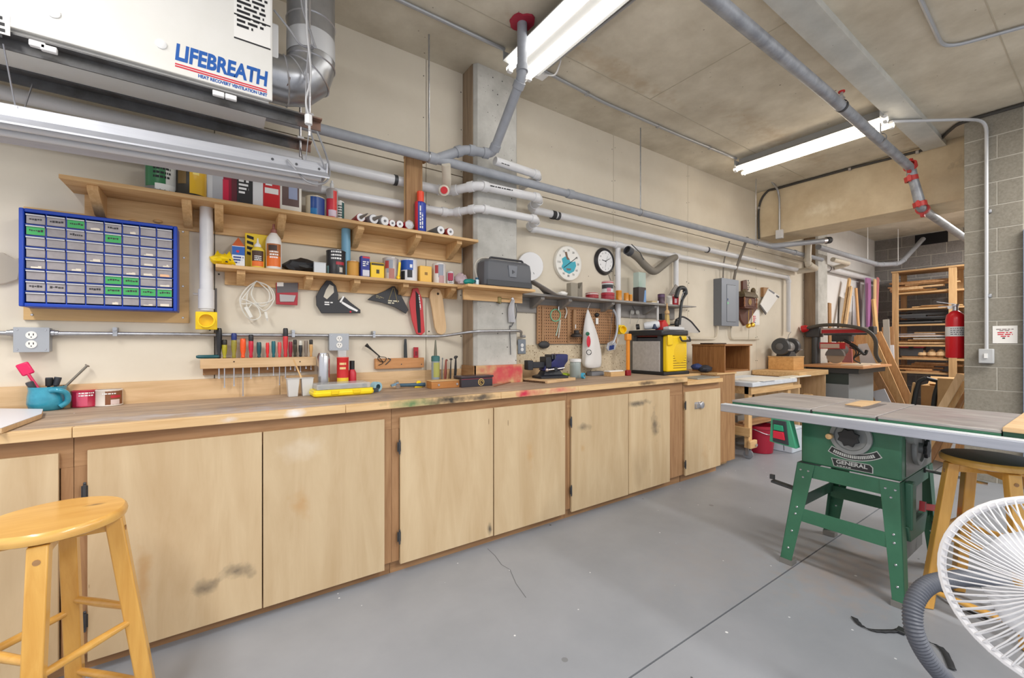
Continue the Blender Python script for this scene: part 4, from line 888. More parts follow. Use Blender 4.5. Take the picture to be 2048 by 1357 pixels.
c = Vector((xk0+.03,-.29,1.625)); MB().lathe([(.004,-.045),(.012,-.04),(.018,-.03),(.019,.03),(.012,.042),(.01,.05)], c, 14, (.85,.3,.12)).build('bottle_body', TEAL, t)
MB().lathe([(.011,.05),(.011,.068),(.006,.07)], c, 12, (.85,.3,.12)).build('cap', C(20,80,90,.4), t)
t = thing('pill_bottle', 'small white capped bottle beside the black case', 'bottle', (xk0+.1,-.27,1.605)); 
MB().lathe([(.014,0),(.014,.038),(.01,.042)], (xk0+.105,-.27,1.6055), 14).build('bottle_body', C(206,226,236,.4), t); MB().lathe([(.011,.042),(.011,.055),(.0,.056)], (xk0+.105,-.27,1.6055), 12).build('cap', C(26,80,110,.4), t)
# black tool case on the column shelf
x0, x1 = W(968, 540, .3).x, W(1062, 540, .3).x; z = 1.6055; hh = W(1010, 519, .3).z - z
t = thing('tool_case', 'dark grey plastic power tool case on the short column shelf', 'case', ((x0+x1)/2,-.26,z))
sec = lambda k, dz: [(x0+.02+k,-.325+k),(x1-.02-k,-.325+k),(x1-k,-.3+k),(x1-k,-.2),(x0+k,-.2),(x0+k,-.3+k)]
MB().rings([[(a,b,z+f) for a,b in sec(k,0)] for k, f in ((.008,0),(0,.012),(0,hh*.62),(.006,hh*.85),(.03,hh*.96))]).build('case_shell', C(86,88,94,.45), t, bevel=.003)
MB().box(x0+.01,x1-.01,-.328,-.32,z+.004,z+hh*.22).build('base_band', C(60,62,66,.5), t, bevel=.003)
xm = (x0+x1)/2+.02
l_ = MB().prism([(xm-.04,-.331,z+hh*.78),(xm+.04,-.331,z+hh*.78),(xm+.03,-.331,z+hh*.36),(xm-.03,-.331,z+hh*.36)], (0,.01,0)).build('latch', C(110,114,122,.4), t, bevel=.003)
MB().lathe([(.016,0),(.016,.003),(.012,.003)], (xm,-.331,z+hh*.55), 3, (0,-1,0)).build('latch_badge', DGREY, l_)
MB().tube(fillet([(x0+.06,-.27,z+hh*.94),(x0+.07,-.27,z+hh*1.04),(x1-.06,-.27,z+hh*1.04),(x1-.05,-.27,z+hh*.94)], .02), .008, 8).build('carry_handle', C(60,60,64,.5), t)
MB().tube(spline([(x0-.0,-.21,z+hh*.3),(x0-.02,-.21,z+hh*.7),(x0+.02,-.2,z+hh*1.0),(x0+.1,-.2,z+hh*1.08),(x1-.1,-.2,z+hh*1.0)]), .006, 8).build('cable', C(196,190,180,.5), t)
# ================================================================ drawer cabinet on a plywood board
bz0, bz1 = W(200,643,.012).z, W(200,432,.012).z
bx0, bx1 = W(47,600,.012).x, W(378,600,.012).x
PLYB = mat('birch_ply_board', srgb(222,184,128), .6, kind='wood', c2=srgb(204,164,106), scale=2, axis='x', stretch=8)
pbz = thing('plywood_backboard', 'birch plywood backboard screwed to the wall behind the blue drawers', 'board', ((bx0+bx1)/2, -.006, bz0))
MB().box(bx0, bx1, -.014, -.001, bz0, bz1).build('board', PLYB, pbz, bevel=.001)
for u, v in ((64,630),(366,636),(366,464),(368,516),(366,573)):
    p = W(u, v, .014); MB().lathe([(.006,0),(.004,.003)], (p.x,-.014,p.z), 10, (0,-1,0)).build('screw', STEELP, pbz)
for u in (267, 316):
    p = W(u, 444, .014); MB().sphere((p.x,-.024,p.z), (.019,.011,.009), 12, 8).build('wooden_peg', PINE('x'), pbz)
cx0, cx1 = W(44,520,.10).x, W(356,520,.10).x; cz0, cz1 = W(200,619,.10).z, W(200,438,.10).z
t = thing('drawer_cabinet', 'blue small-parts cabinet with sixty-four clear drawers on the wall', 'drawer cabinet', ((cx0+cx1)/2,-.06,cz0))
F0, F1 = -.135, -.0145
bw = .016; nx = ny = 8; cw = (cx1-cx0-2*bw-.004)/nx; ch = (cz1-cz0-2*bw-.004)/ny; ox, oz = cx0+bw+.002, cz0+bw+.002
MB().box(cx0,cx1,F1-.01,F1,cz0,cz1).build('back_panel', BLUE, t)
for nm, b_ in (('frame_side',(cx0,cx0+bw,F0-.006,F1-.01,cz0,cz1)),('frame_side',(cx1-bw,cx1,F0-.006,F1-.01,cz0,cz1)),('frame_top',(cx0+bw,cx1-bw,F0-.006,F1-.01,cz1-bw,cz1)),('frame_bottom',(cx0+bw,cx1-bw,F0-.006,F1-.01,cz0,cz0+bw))): MB().box(*b_).build(nm, BLUE, t, bevel=.004)
for i in range(1, nx): MB().box(ox+cw*i-.0018, ox+cw*i+.0018, F0+.004, F1-.01, cz0+bw, cz1-bw).build('divider', BLUE, t)
for j in range(1, ny): MB().box(cx0+bw, cx1-bw, F0+.005, F1-.01, oz+ch*j-.0018, oz+ch*j+.0018).build('divider', BLUE, t)
DRW = mat('drawer_plastic', srgb(172,166,168), .25, kind='noise', c2=srgb(150,144,146), scale=20, rand=1, var=.12)
LIP = C(206,208,214,.3)
L0 = t.location
tmpl = MB().box(.0028, cw-.0028, 0, .09, .003, ch-.010).build('drawer', DRW, t, bevel=.0015, local=True)
lipm = MB().box(.003, cw-.003, -.007, 0, ch-.0105, ch-.0055).build('drawer_lip', LIP, t, local=True)
greens = {(2,0):'a',(0,1):'b',(4,1):'c',(4,5):'d',(5,5):'e',(4,6):'f',(5,6):'g',(6,6):'h',(7,6):'i'}
darks = {(0,0),(1,0),(4,0),(2,1),(0,6),(1,6),(3,6)}
whites = {(3,0),(5,0),(3,3),(6,3),(7,3),(5,4),(6,4),(7,4),(0,4),(2,4),(4,7),(6,7),(7,7),(6,2),(7,5)}
GRN = C(70,176,100,.6); MARK = C(60,58,62,.7); 
for i in range(nx):
    for j in range(ny):
        lx, lz = ox+cw*i-L0.x, oz+ch*(ny-1-j)-L0.z
        if i == j == 0: d = tmpl; d.location = (lx, F0-L0.y, lz); lipm.parent = d; lipm.location = (0,0,0)
        else: d = inst(tmpl, t, (lx, F0-L0.y, lz)); inst(lipm, d, (0,0,0))
        if (i,j) in greens:
            g = MB().box(.004, cw-.004, -.0008, 0, .004, ch-.011).build('green_label', GRN, d, local=True)
        if (i,j) in greens or (i,j) in darks:
            rr = random.Random(i*9+j); mb = MB(); xx = .012
            while xx < cw-.014:
                l = rr.uniform(.003,.008); mb.box(xx, xx+l, -.0014, -.0009, ch*.35+rr.uniform(0,.004), ch*.35+rr.uniform(.006,.011)); xx += l+.002
            mb.build('handwriting', MARK, d, local=True)
        elif (i,j) in whites:
            rr = random.Random(i*7+j); mb = MB()
            for k in range(5): mb.box(cw*.2+rr.uniform(0,cw*.45), cw*.2+rr.uniform(cw*.5,cw*.6), -.0006-.0003*k, .002+.0003*k, .004, .004+rr.uniform(.003,.012))
            mb.build('contents', C(232,222,206,.6) if (i,j)!=(7,4) else C(240,190,150,.6), d, local=True)
# clear plastic thing at far left of the wall
p = W(18, 520, .01)
t = thing('plastic_cover', 'translucent plastic cover on the wall left of the blue drawers', 'cover', (p.x,-.02,p.z))
pts = [W(u,v,.02) for u,v in ((-30,505),(5,505),(28,518),(38,516),(42,535),(36,560),(10,568),(-30,572))]
MB().prism(pts, (0,.018,0)).build('cover_sheet', C(206,196,180,.25,alpha=.55), t, bevel=.004)
# ================================================================ conduit, outlets
zc_ = W(250, 668, .03).z
t = thing('conduit', 'thin metal conduit running along the wall at eye level left of the column', 'conduit', (.2,-.025,zc_))
c0, c1, c2, c3 = W(-60,664,.03), W(878,673,.03), W(945,655,.225), W(1032,656,.225)
MB().tube(fillet([(-1.5,-.03,zc_-.002),(1.3,-.03,zc_),(1.47,-.215,zc_+.035),(1.87,-.215,zc_+.045),(2.0,-.03,zc_+.005),(2.04,-.03,zc_+.005)], .07), .0105, 10).build('conduit_run', STEEL, t)
for u in (231, 586, 747): 
    p = W(u, 662, .03); MB().box(p.x-.008,p.x+.008,-.045,-.001,zc_-.012,zc_+.03).lathe([(.009,0),(.009,.005),(0,.005)], (p.x,-.045,zc_+.022), 10, (0,-1,0), cap=False).build('strap', STEEL, t)
def outlet(lb, u0, u1, v0_, v1_, dep=.05, plug=True):
    A, B = W(u0, v0_, dep), W(u1, v1_, dep); x0, x1 = A.x, B.x; z1, z0 = .5*(W(u0,v0_,dep).z+W(u1,v0_,dep).z), .5*(W(u0,v1_,dep).z+W(u1,v1_,dep).z)
    t = thing('outlet_box', lb, 'outlet', ((x0+x1)/2,-.025,z0)); GB = C(160,164,170,.45,.3)
    MB().box(x0,x1,-dep,-.001,z0,z1).build('box_body', GB, t, bevel=.003)
    MB().box(x0-.002,x1+.002,-dep-.003,-dep,z0-.002,z1+.002).build('cover_plate', C(172,176,182,.4,.3), t, bevel=.001)
    xm = (x0+x1)/2
    for zz in ((z0+z1)/2+.02, (z0+z1)/2-.02):
        f_ = MB().lathe([(.0175,0),(.0175,.004),(0,.004)], (xm,-dep-.003,zz), 16, (0,-1,0), cap=False).build('receptacle', C(236,234,230,.4), t)
        MB().box(xm-.008,xm-.005,-dep-.0076,-dep-.007,zz-.001,zz+.008).box(xm+.005,xm+.008,-dep-.0076,-dep-.007,zz-.001,zz+.008).box(xm-.002,xm+.002,-dep-.0076,-dep-.007,zz-.01,zz-.006).build('slots', INK, f_)
    for a in (x0+.01, x1-.01):
        for b in (z0+.01, z1-.01): MB().lathe([(.004,0),(.003,.002)], (a,-dep-.003,b), 8, (0,-1,0)).build('screw', STEELP, t)
    return t
t = outlet('square grey metal outlet box below the blue drawers', 28, 98, 656, 704)
for s_, x in ((-1, W(28,668,.05).x), (1, W(98,668,.05).x)): MB().lathe([(.016,0),(.016,.014),(.013,.015),(.013,.026)], (x,-.03,zc_), 12, (s_,0,0)).build('connector', STEEL, t)
t = outlet('narrow grey outlet box above the thermos, its lower half covered by clear plastic', 659, 697, 668, 701)
p = W(683, 705, .06); MB().box(p.x-.022,p.x+.026,-.075,-.054,p.z-.03,p.z+.012).build('plastic_cover', CLEAR, t, bevel=.003)
ox_ = 1.93
t = thing('outlet_box', 'grey outlet plate on the wall just right of the column', 'outlet', (ox_,-.01,1.17))
A, B = W(1036,682,.02), W(1048,706,.02); MB().box(A.x,B.x+.02,-.02,-.0125,B.z-.01,A.z+.012).build('cover_plate', C(132,140,150,.4,.2), t, bevel=.006)
for zz in (.012,-.022): MB().lathe([(.015,0),(.015,.003),(0,.003)], ((A.x+B.x)/2+.01,-.02,(A.z+B.z)/2+zz), 14, (0,-1,0), cap=False).build('receptacle', WHITE, t)
# ================================================================ things hanging under the lower shelf
zr = LZ-.018-.07
def hang(name, lb, cat, pts, off, th, m, grp=None, bevel=.002):
    P_ = [W(u,v,off) for u,v in pts]; c = sum(P_, Vector())/len(P_)
    t = thing(name, lb, cat, (c.x,-off,c.z), 0, grp); o = MB().prism(P_, (0,th,0)).build('body', m, t, bevel=bevel)
    return t, o
t = thing('coiled_cable', 'coiled white extension cord hanging from the lower shelf', 'cord', W(513,600,.04))
WC = C(226,224,216,.45)
for k, pp in enumerate([[(513,563),(495,575),(480,598),(487,625),(503,640),(520,634),(516,616),(500,604),(482,598)],[(513,563),(498,580),(481,606),(505,607),(535,605),(546,595),(535,572),(513,563)],[(513,563),(540,575),(549,598),(530,622),(508,607),(494,618),(496,585),(511,563)],[(511,563),(503,590),(520,612),(536,606),(538,585),(518,565)]]):
    MB().tube(spline([W(u,v,.045-.004*k) for u,v in pp]), .0034, 6).build('cord_loop', WC, t)
a, b = W(491,614,.055), W(503,636,.055); MB().bar(a,b,.02,.014,(0,1,0)).build('socket_block', WC, t, bevel=.003)
a, b = W(531,624,.05), W(534,638,.05); MB().bar(a,b,.014,.012,(0,1,0)).build('plug', WC, t, bevel=.002); MB().cyl(b,b+Vector((.003,0,-.012)),.002,n=6).build('plug_pin', STEELP, t)
MB().cyl((W(513,563,.05).x,-.05,W(513,563,.05).z),(W(513,563,.05).x,-.018,W(513,563,.05).z),.003,n=6).build('nail', STEELP, t)
t, o = hang('blade_pack', 'red and clear blister pack hanging beside the coiled cord', 'pack', [(552,566),(597,566),(595,611),(552,609)], .03, .006, C(170,34,48,.4))
MB().prism([W(u,v,.031) for u,v in ((554,566),(596,566),(596,585),(554,586))], (0,.002,0)).build('header_card', C(96,92,94,.5), t)
MB().prism([W(u,v,.036) for u,v in ((559,589),(592,591),(588,604),(560,604))], (0,.006,0)).build('blister', C(176,172,172,.2), t, bevel=.002)
MB().prism([W(u,v,.0316) for u,v in ((554,565),(567,565),(567,573),(554,573))], (0,.001,0)).build('price_label', PAPER, t)
GP = C(44,44,48,.45)
t, o = hang('speed_square', 'black hooked tool in printed packaging under the lower shelf', 'tool', [(653,561),(662,562),(672,572),(677,590),(676,602),(687,592),(701,605),(721,620),(721,627),(643,627),(633,611),(632,593),(642,575)], .035, .008, GP)
MB().prism([W(u,v,.0358) for u,v in ((659,569),(667,573),(668,585),(654,599),(647,594),(652,580))], (0,.0006,0)).build('handle_window', C(206,200,184,.5), t)
MB().prism([W(u,v,.0362) for u,v in ((684,603),(700,612),(716,621),(714,624),(698,617),(683,607))], (0,.0006,0)).prism([W(u,v,.0362) for u,v in ((686,592),(689,594),(682,606),(679,604))], (0,.0006,0)).build('white_stripe', INKW, t)
greek(t, INKW, W(649,606,.0362), (1,0,0), (0,0,1), .05, 2, .013, seed=5); MB().cyl(W(701,624,.037),W(701,624,.035),.006,n=10).build('red_dot', INKR, t)
t, o = hang('triangle_square', 'black triangular square in printed packaging under the lower shelf', 'tool', [(785,573),(790,573),(803,592),(817,620),(812,628),(790,615),(765,606),(735,600),(745,592),(770,582)], .035, .008, GP)
for k, (u0,v0_,u1,v1_) in enumerate(((786,576,777,602),(788,576,795,606))): MB().bar(W(u0,v0_,.037),W(u1,v1_,.037),.002,.001,(0,1,0)).build('print_line', C(170,150,90,.5), t)
greek(t, C(220,214,190,.5), W(776,603,.0362), (1,0,-.0), (0,0,1), .08, 2, .014, seed=12); greek(t, C(150,140,110,.5), W(752,592,.0362), (1,0,-.3), (0,0,1), .06, 2, .01, seed=13)
t, o = hang('level_pack', 'long red and black blister pack hanging under the lower shelf', 'pack', [(826,578),(836,576),(845,600),(848,640),(850,664),(843,671),(833,668),(824,640),(819,605)], .04, .012, C(196,52,56,.3))
MB().prism([W(u,v,.0408) for u,v in ((831,582),(838,590),(841,640),(842,666),(836,666),(832,620))], (0,.0006,0)).build('black_strip', INK, t)
greek(t, INKW, W(837,590,.0414), (.12,0,-1), (1,0,.12), .17, 1, .012, seed=15)
t, o = hang('sanding_paddle', 'pale wooden paddle with a hole hanging at the end of the lower shelf', 'paddle', [(861,584),(866,578),(873,577),(881,581),(885,592),(890,630),(893,655),(891,666),(883,670),(875,667),(870,655),(864,615),(860,595)], .05, .016, MAPLE('z'))
p = W(876, 588, .0505); MB().cyl((p.x,-.0507,p.z),(p.x,-.049,p.z),.009,n=12).build('hang_hole', C(60,46,34,.8), t)
# ================================================================ screwdriver rack
rz1, rz0 = W(515,716,.06).z, W(515,737,.06).z
rx0, rx1 = W(400,716,.09).x, W(633,716,.09).x
t = thing('screwdriver_rack', 'drilled wooden strip holding the row of screwdrivers', 'rack', ((rx0+rx1)/2,-.04,rz0))
MB().box(rx0,rx1,-.085,-.022,rz0+.006,rz1).build('rack_strip', MAPLE('x'), t, bevel=.002)
MB().box(rx0+.01,rx1,-.0215,-.001,rz0-.03,rz1-.004).build('back_board', PINED('x'), t)
for u in (468, 600): p = W(u,724,.086); MB().cyl((p.x,-.0857,p.z),(p.x,-.084,p.z),.004,n=8).build('nail_hole', C(70,50,34,.8), t)
SD = [(438,657,758,(34,34,36),None,1.25),(449,680,776,(170,160,30),(44,40,34),1.1),(468,667,773,(150,140,50),(30,50,120),1.2),(486,678,793,(240,90,30),None,1.25),(502,670,758,(200,34,60),(40,40,44),1.1),(518,685,752,(20,76,84),None,1.05),(535,686,738,(226,44,46),None,.8),(547,683,752,(24,100,110),None,.95),(559,685,771,(216,80,80),None,.9),(571,657,758,(206,50,56),(44,44,48),1.2),(581,684,740,(140,26,48),None,.95),(590,680,742,(60,54,36),(40,36,30),.9),(601,682,745,(40,40,42),(210,206,196),.9),(612,682,738,(130,116,104),None,1.0),(622,680,740,(206,160,100),(40,34,30),.9)]
names = ['black','yellow with a dark cap','olive with a blue cap','orange','red with a black cap','dark teal','slim red','teal','pale red','red with a tall black cap','dark red','dark gold','black and white','brown and silver','light wood and black']
for i, (u, vt, vb, c, cc, k) in enumerate(SD):
    off = .055; x = wx(u, off); zt = W(u, vt, off).z; zb_ = min(W(u, vb, off).z, rz0-.01); hl = zt-rz1
    s_ = thing('screwdriver', '%s-handled screwdriver standing in the wall rack' % names[i], 'screwdriver', (x,-off,zb_), 0, 'screwdrivers in the wall rack'); r = .0105*k*1.05
    z0 = rz1+.0008; cf = .75 if cc else 1
    MB().lathe([(r*.55,0),(r*.8,hl*.05),(r*.62,hl*.16),(r*.95,hl*.35),(r*1.05,hl*.7*cf),(r,hl*.93*cf),(r*.8,hl*cf)], (x,-off,z0), 10).build('handle', mat('sd%d' % i, srgb(*c), .3), s_)
    if cc: MB().lathe([(r*.95,hl*.72),(r*1.02,hl*.76),(r*1.0,hl*.95),(r*.75,hl)], (x,-off,z0), 10).build('handle_cap', C(*cc,.4), s_)
    MB().cyl((x,-off,z0+.002),(x,-off,zb_+.008),.003*k,n=8).prism([(x-.003*k,-off-.001,zb_+.008),(x+.003*k,-off-.001,zb_+.008),(x+.0035*k,-off-.001,zb_),(x-.0035*k,-off-.001,zb_)],(0,.002,0)).build('shank', STEELP, s_)
a, b = W(392,715,.06), W(427,714,.06)
t = thing('screwdriver', 'dark teal-handled screwdriver lying across the left end of the rack', 'screwdriver', (a+b)/2); zz = rz1+.0105
MB().lathe([(.006,0),(.0095,.01),(.0095,.09),(.006,.1)], (a.x,-.06,zz), 10, (1,0,0)).build('handle', C(24,84,92,.35), t); MB().cyl((a.x+.1,-.06,zz),(a.x+.16,-.055,zz),.003,n=6).build('shank', STEELP, t)
t, o = hang('steel_rule', 'narrow dark metal rule hanging behind the yellow dust gate', 'rule', [(430,577),(434,577),(434,716),(430,716)], .012, .003, C(110,106,104,.5), bevel=0)
# ================================================================ things on the worktop, left to right
ZB = BZ + .0006
# white-topped board at the left end
t = thing('white_board', 'white-faced board lying on the left end of the worktop', 'board', P(20,850,BZ))
q = [P(86,828,BZ), P(83,838,BZ), P(-5,872,BZ)+Vector((0,.03,0)), P(-150,860,BZ)+Vector((0,.05,0)), P(-60,826,BZ)]
MB().prism([p+Vector((0,0,.0006)) for p in q], (0,0,.018)).build('board_core', MAPLE('x'), t, bevel=.002)
MB().prism([p+Vector((0,0,.0188)) for p in q], (0,0,.0015)).build('white_face', C(224,224,232,.35), t)
# turquoise mug with tools
p, w_, h = ON(54, 118, 768, 824, BZ); mx_, my_ = p.x, p.y + .06; r = w_/2
t = thing('mug', 'turquoise glazed mug with a handle on the worktop', 'mug', (mx_, my_, BZ)); TQ = mat('turquoise_glaze', srgb(60,160,186), .25, kind='noise', c2=srgb(40,140,168), scale=30, coat=.5)
hh = h*.86
MB().lathe([(r*.7,0),(r*.9,.01),(r,hh*.3),(r*.98,hh*.6),(r*.92,hh*.85),(r*.95,hh),(r*.88,hh),(r*.86,hh*.8),(r*.9,hh*.4),(r*.7,.012),(0,.012)], (mx_,my_,ZB), 28, cap=False).build('mug_body', TQ, t)
MB().tube(spline([(mx_+r*.35,my_-r*.85,ZB+hh*.85),(mx_+r*.75,my_-r*1.05,ZB+hh*.86),(mx_+r*1.1,my_-r*.8,ZB+hh*.7),(mx_+r*1.1,my_-r*.6,ZB+hh*.35),(mx_+r*.75,my_-r*.62,ZB+hh*.15)]), .011, 10).build('mug_handle', TQ, t)
def inmug(name, lb, cat, dx, dy, tip, rad, m, extra=None):
    a = Vector((mx_+dx*.3, my_+dy*.3, ZB+.02)); b = Vector((mx_+tip[0], my_+tip[1], ZB+tip[2])); return thing(name, lb, cat, (mx_+dx*.3, my_+dy*.3, ZB+.02)), a, b
t, a, b = inmug('spatula', 'pink plastic spatula standing in the turquoise mug', 'spatula', .02, .0, (-.06, 0, .165), 0, 0)
MB().tube([a,b], .006, 8).build('spatula_handle', C(214,30,90,.4), t); MB().obox(b+Vector((-.008,0,.02)), b-a, (0,1,0), .055, .012, .042).build('spatula_blade', C(226,34,96,.4), t, bevel=.006)
for k, (dx_, tip, m, lb) in enumerate(((-.05,(-.05,-.02,.125),DGREY,'dark grey handle at the left rim of the turquoise mug'),(.0,(.005,.0,.14),BLACK,'black tool handle in the middle of the turquoise mug'),(.02,(.03,.01,.14),C(50,52,60,.5),'short dark handle in the right of the turquoise mug'))):
    t, a, b = inmug('hand_tool', lb, 'tool', dx_, .0, tip, 0, 0); MB().tube([a, a.lerp(b,.7), a.lerp(b,.72), b], [.005,.005,.011,.013], 10).build('handle', m, t); MB().lathe([(.012,0),(.012,.004),(0,.004)], b, 10, b-a, cap=False).build('handle_end', DGREY, t)
t, a, b = inmug('steel_tool', 'slim steel tool leaning right out of the turquoise mug', 'tool', -.02, .0, (.12,.03,.19), 0, 0); MB().tube([a,b], .005, 8).build('shaft', C(120,116,108,.4,.5), t); MB().cyl(b, b+(b-a).normalized()*.006, .009, n=8).build('head', C(130,120,110,.5,.5), t)
p, w_, h = ON(143, 190, 783, 816, BZ); can('food_tin', 'crimson round tin beside the turquoise mug', 'tin', p.x, p.y+w_/2, ZB, w_/2, h, C(176,30,64,.4), [(.05,.95,C(216,90,120,.4),-.7,.1)], C(190,60,80,.4,.3), None, (INKW,2,.6,.9))
p, w_, h = ON(191, 237, 781, 814, BZ); can('food_tin', 'brown and white printed tin on the worktop', 'tin', p.x, p.y+w_/2, ZB, w_/2, h, C(224,214,204,.45), [(.03,.97,C(130,80,50,.5),-.3,1.2),(.5,.65,C(190,40,56,.5),.1,.9),(.1,.4,C(220,200,196,.5),.1,.8)], STEELP, None, (INKW,1,.66,.8))
# things against the backsplash
def wall_item(u0, u1, vt, off): x, w_, h = SH(u0, u1, vt, off, ZB); return x, -off, w_, h
x, y, w_, h = wall_item(634, 660, 708, .13)
t = thing('thermos', 'tall stainless steel flask behind the yellow organiser', 'flask', (x,y,BZ)); MB().lathe([(w_*.48,0),(w_*.5,.004),(w_*.5,h*.93),(w_*.46,h*.96),(w_*.42,h)], (x,y,ZB), 24).build('flask_body', mat('stainless', srgb(196,196,200), .25, .95), t); MB().lathe([(w_*.4,h),(w_*.4,h*1.02),(0,h*1.02)], (x,y,ZB), 20, cap=False).build('rim', CHROME, t)
x, y, w_, h = wall_item(673, 698, 715, .12)
t = can('glue_canister', 'red canister with a yellow stripe and white lid behind the organiser', 'canister', x, y, ZB, w_/2, h, C(206,44,44,.4), [(.28,.42,C(240,206,60,.4),-1.2,1.2),(.0,.28,C(196,210,216,.4),-1.2,1.2)], C(226,190,180,.5), None, (C(250,226,160,.5),2,.6,.85))
x, y, w_, h = wall_item(695, 713, 722, .10)
t = thing('red_bottle', 'small red bottle with a black cap beside the canister', 'bottle', (x,y,BZ)); MB().lathe([(w_*.46,0),(w_*.5,.005),(w_*.5,h*.6),(w_*.3,h*.72)], (x,y,ZB), 18).build('bottle_body', C(196,36,54,.35), t); MB().lathe([(w_*.3,h*.72),(w_*.3,h),(0,h)], (x,y,ZB), 16, cap=False).build('cap', BLACK, t)
x, y, w_, h = wall_item(573, 626, 757, .16)
t = thing('plastic_cups', 'pair of joined translucent plastic cups by the rack', 'cups', (x,y,BZ)); FR = mat('frosted', srgb(226,226,226), .35, alpha=.8)
for s_ in (-1, 1):
    c = x+s_*w_*.26; MB().rings([[(c+a*k,y+b*k,ZB+z_) for a,b in ((-.5*w_*.42,-.03),(.5*w_*.42,-.03),(.5*w_*.42,.03),(-.5*w_*.42,.03))] for k, z_ in ((.8,0),(1.05,h),(.98,h),(.75,.004))]).build('cup', FR, t, bevel=.003)
MB().box(x-w_*.5,x+w_*.5,y-.034,y+.034,ZB+h,ZB+h+.002).build('rim_plate', FR, t)
t = thing('wooden_stick', 'wooden stirring stick leaning in the plastic cups', 'stick', (x,y,BZ+.02)); MB().bar((x+.03,y+.01,ZB+h*.45),(x-.03,y+.02,ZB+h*2.1),.008,.003,(0,1,0)).build('stick', PINE('z'), t)
# yellow organiser with clear lid
p, w_, h = ON(622, 746, 770, 795, BZ)
x0, x1 = W(624,780,.28).x, W(745,780,.28).x; yf = P(690,793,BZ).y
t = thing('parts_organiser', 'yellow parts organiser with a clear lid full of compartments', 'organiser', ((x0+x1)/2, yf+.1, BZ)); zz = ZB
MB().rings([[(a,b,zz+z_) for a,b in ((x0+k+.012,yf+k),(x1-k-.012,yf+k),(x1-k,yf+k+.012),(x1-k,yf+.17),(x0+k,yf+.17),(x0+k,yf+k+.012))] for k, z_ in ((.012,0),(.002,.008),(0,.022),(.004,.026),(.004,.038))]).build('yellow_tray', C(248,220,30,.35), t, bevel=.002)
MB().box(x0+.02,x1-.02,yf+.012,yf+.16,zz+.0385,zz+.07).build('clear_lid', mat('organiser_lid', srgb(206,210,214), .15, alpha=.5), t, bevel=.004)
for k in range(9):
    a = x0+.035+(x1-x0-.09)*k/8; MB().box(a,a+.02,yf+.025,yf+.06,zz+.042,zz+.042+random.uniform(.008,.018)).build('compartment_contents', [C(60,66,76,.5),C(130,134,138,.4,.5),C(100,90,60,.5),C(150,140,120,.5)][k%4], t)
for a in (x0+.09, x1-.12): MB().box(a,a+.04,yf-.004,yf+.01,zz+.012,zz+.036).build('catch', C(238,206,20,.35), t, bevel=.003)
p = P(757, 776, BZ)
t = thing('tape_roll', 'blue-grey tape dispenser beside the yellow organiser', 'tape', (x1+.05,-.2,BZ)); MB().lathe([(.016,-.02),(.03,-.02),(.03,.02),(.016,.02)], (x1+.045,-.2,ZB+.03), 18, (.4,-1,0), cap=False).build('roll', C(150,190,206,.35), t); MB().box(x1+.012,x1+.05,-.235,-.215,ZB,ZB+.025).build('cutter', C(60,70,78,.5), t)
# wooden strip with hooks on the wall
A, B = W(751,718,.03), W(848,716,.03); z1, z0 = A.z, W(800,737,.03).z
t = thing('hook_strip', 'short wooden strip fixed to the wall above the backsplash', 'strip', ((A.x+B.x)/2,-.015,z0)); MB().box(A.x,B.x,-.032,-.001,z0,z1).build('strip', mat('strip_wood', srgb(206,150,98), .55, kind='wood', c2=srgb(184,126,76), scale=3, axis='x', stretch=10), t, bevel=.002)
for u in (803, 843): p = W(u,729,.033); MB().cyl((p.x,-.033,p.z),(p.x,-.031,p.z),.004,n=8).build('screw', DARKST, t)
t = thing('wire_puller', 'black handled wire tool with a looped end hanging on the hook strip', 'tool', W(750,700,.045)); pp = [W(u,v,.04) for u,v in ((732,690),(745,701),(760,714))]
MB().tube([pp[0], pp[0].lerp(pp[1],.4), pp[1], pp[2]], [.013,.008,.005,.004], 8).build('handle', BLACK, t); MB().tube(spline([W(u,v,.042) for u,v in ((760,714),(772,716),(769,724),(757,721),(757,714),(766,726),(757,731))]), .0025, 6).build('wire_loop', C(40,40,42,.4,.5), t)
MB().tube(spline([W(u,v,.036) for u,v in ((776,717),(781,720),(771,730))]), .003, 6).build('hook', DARKST, t)
t, o = hang('chisel', 'black flat chisel standing on the hook strip', 'chisel', [(809,679),(813,679),(814,690),(815,716),(808,716),(808,692)], .03, .008, C(52,56,58,.4,.3))
MB().lathe([(.006,0),(.008,.01),(.006,.02)], W(811,684,.026), 8).build('tang', DARKST, t)
t, o = hang('red_block', 'small red plastic piece standing on the hook strip', 'piece', [(828,695),(837,695),(837,716),(828,716)], .03, .014, C(170,24,40,.4))
MB().box(W(830,0,.03).x,W(835,0,.03).x,-.0305,-.03,W(832,712,.03).z,W(832,703,.03).z).build('label', C(120,16,30,.5), t)
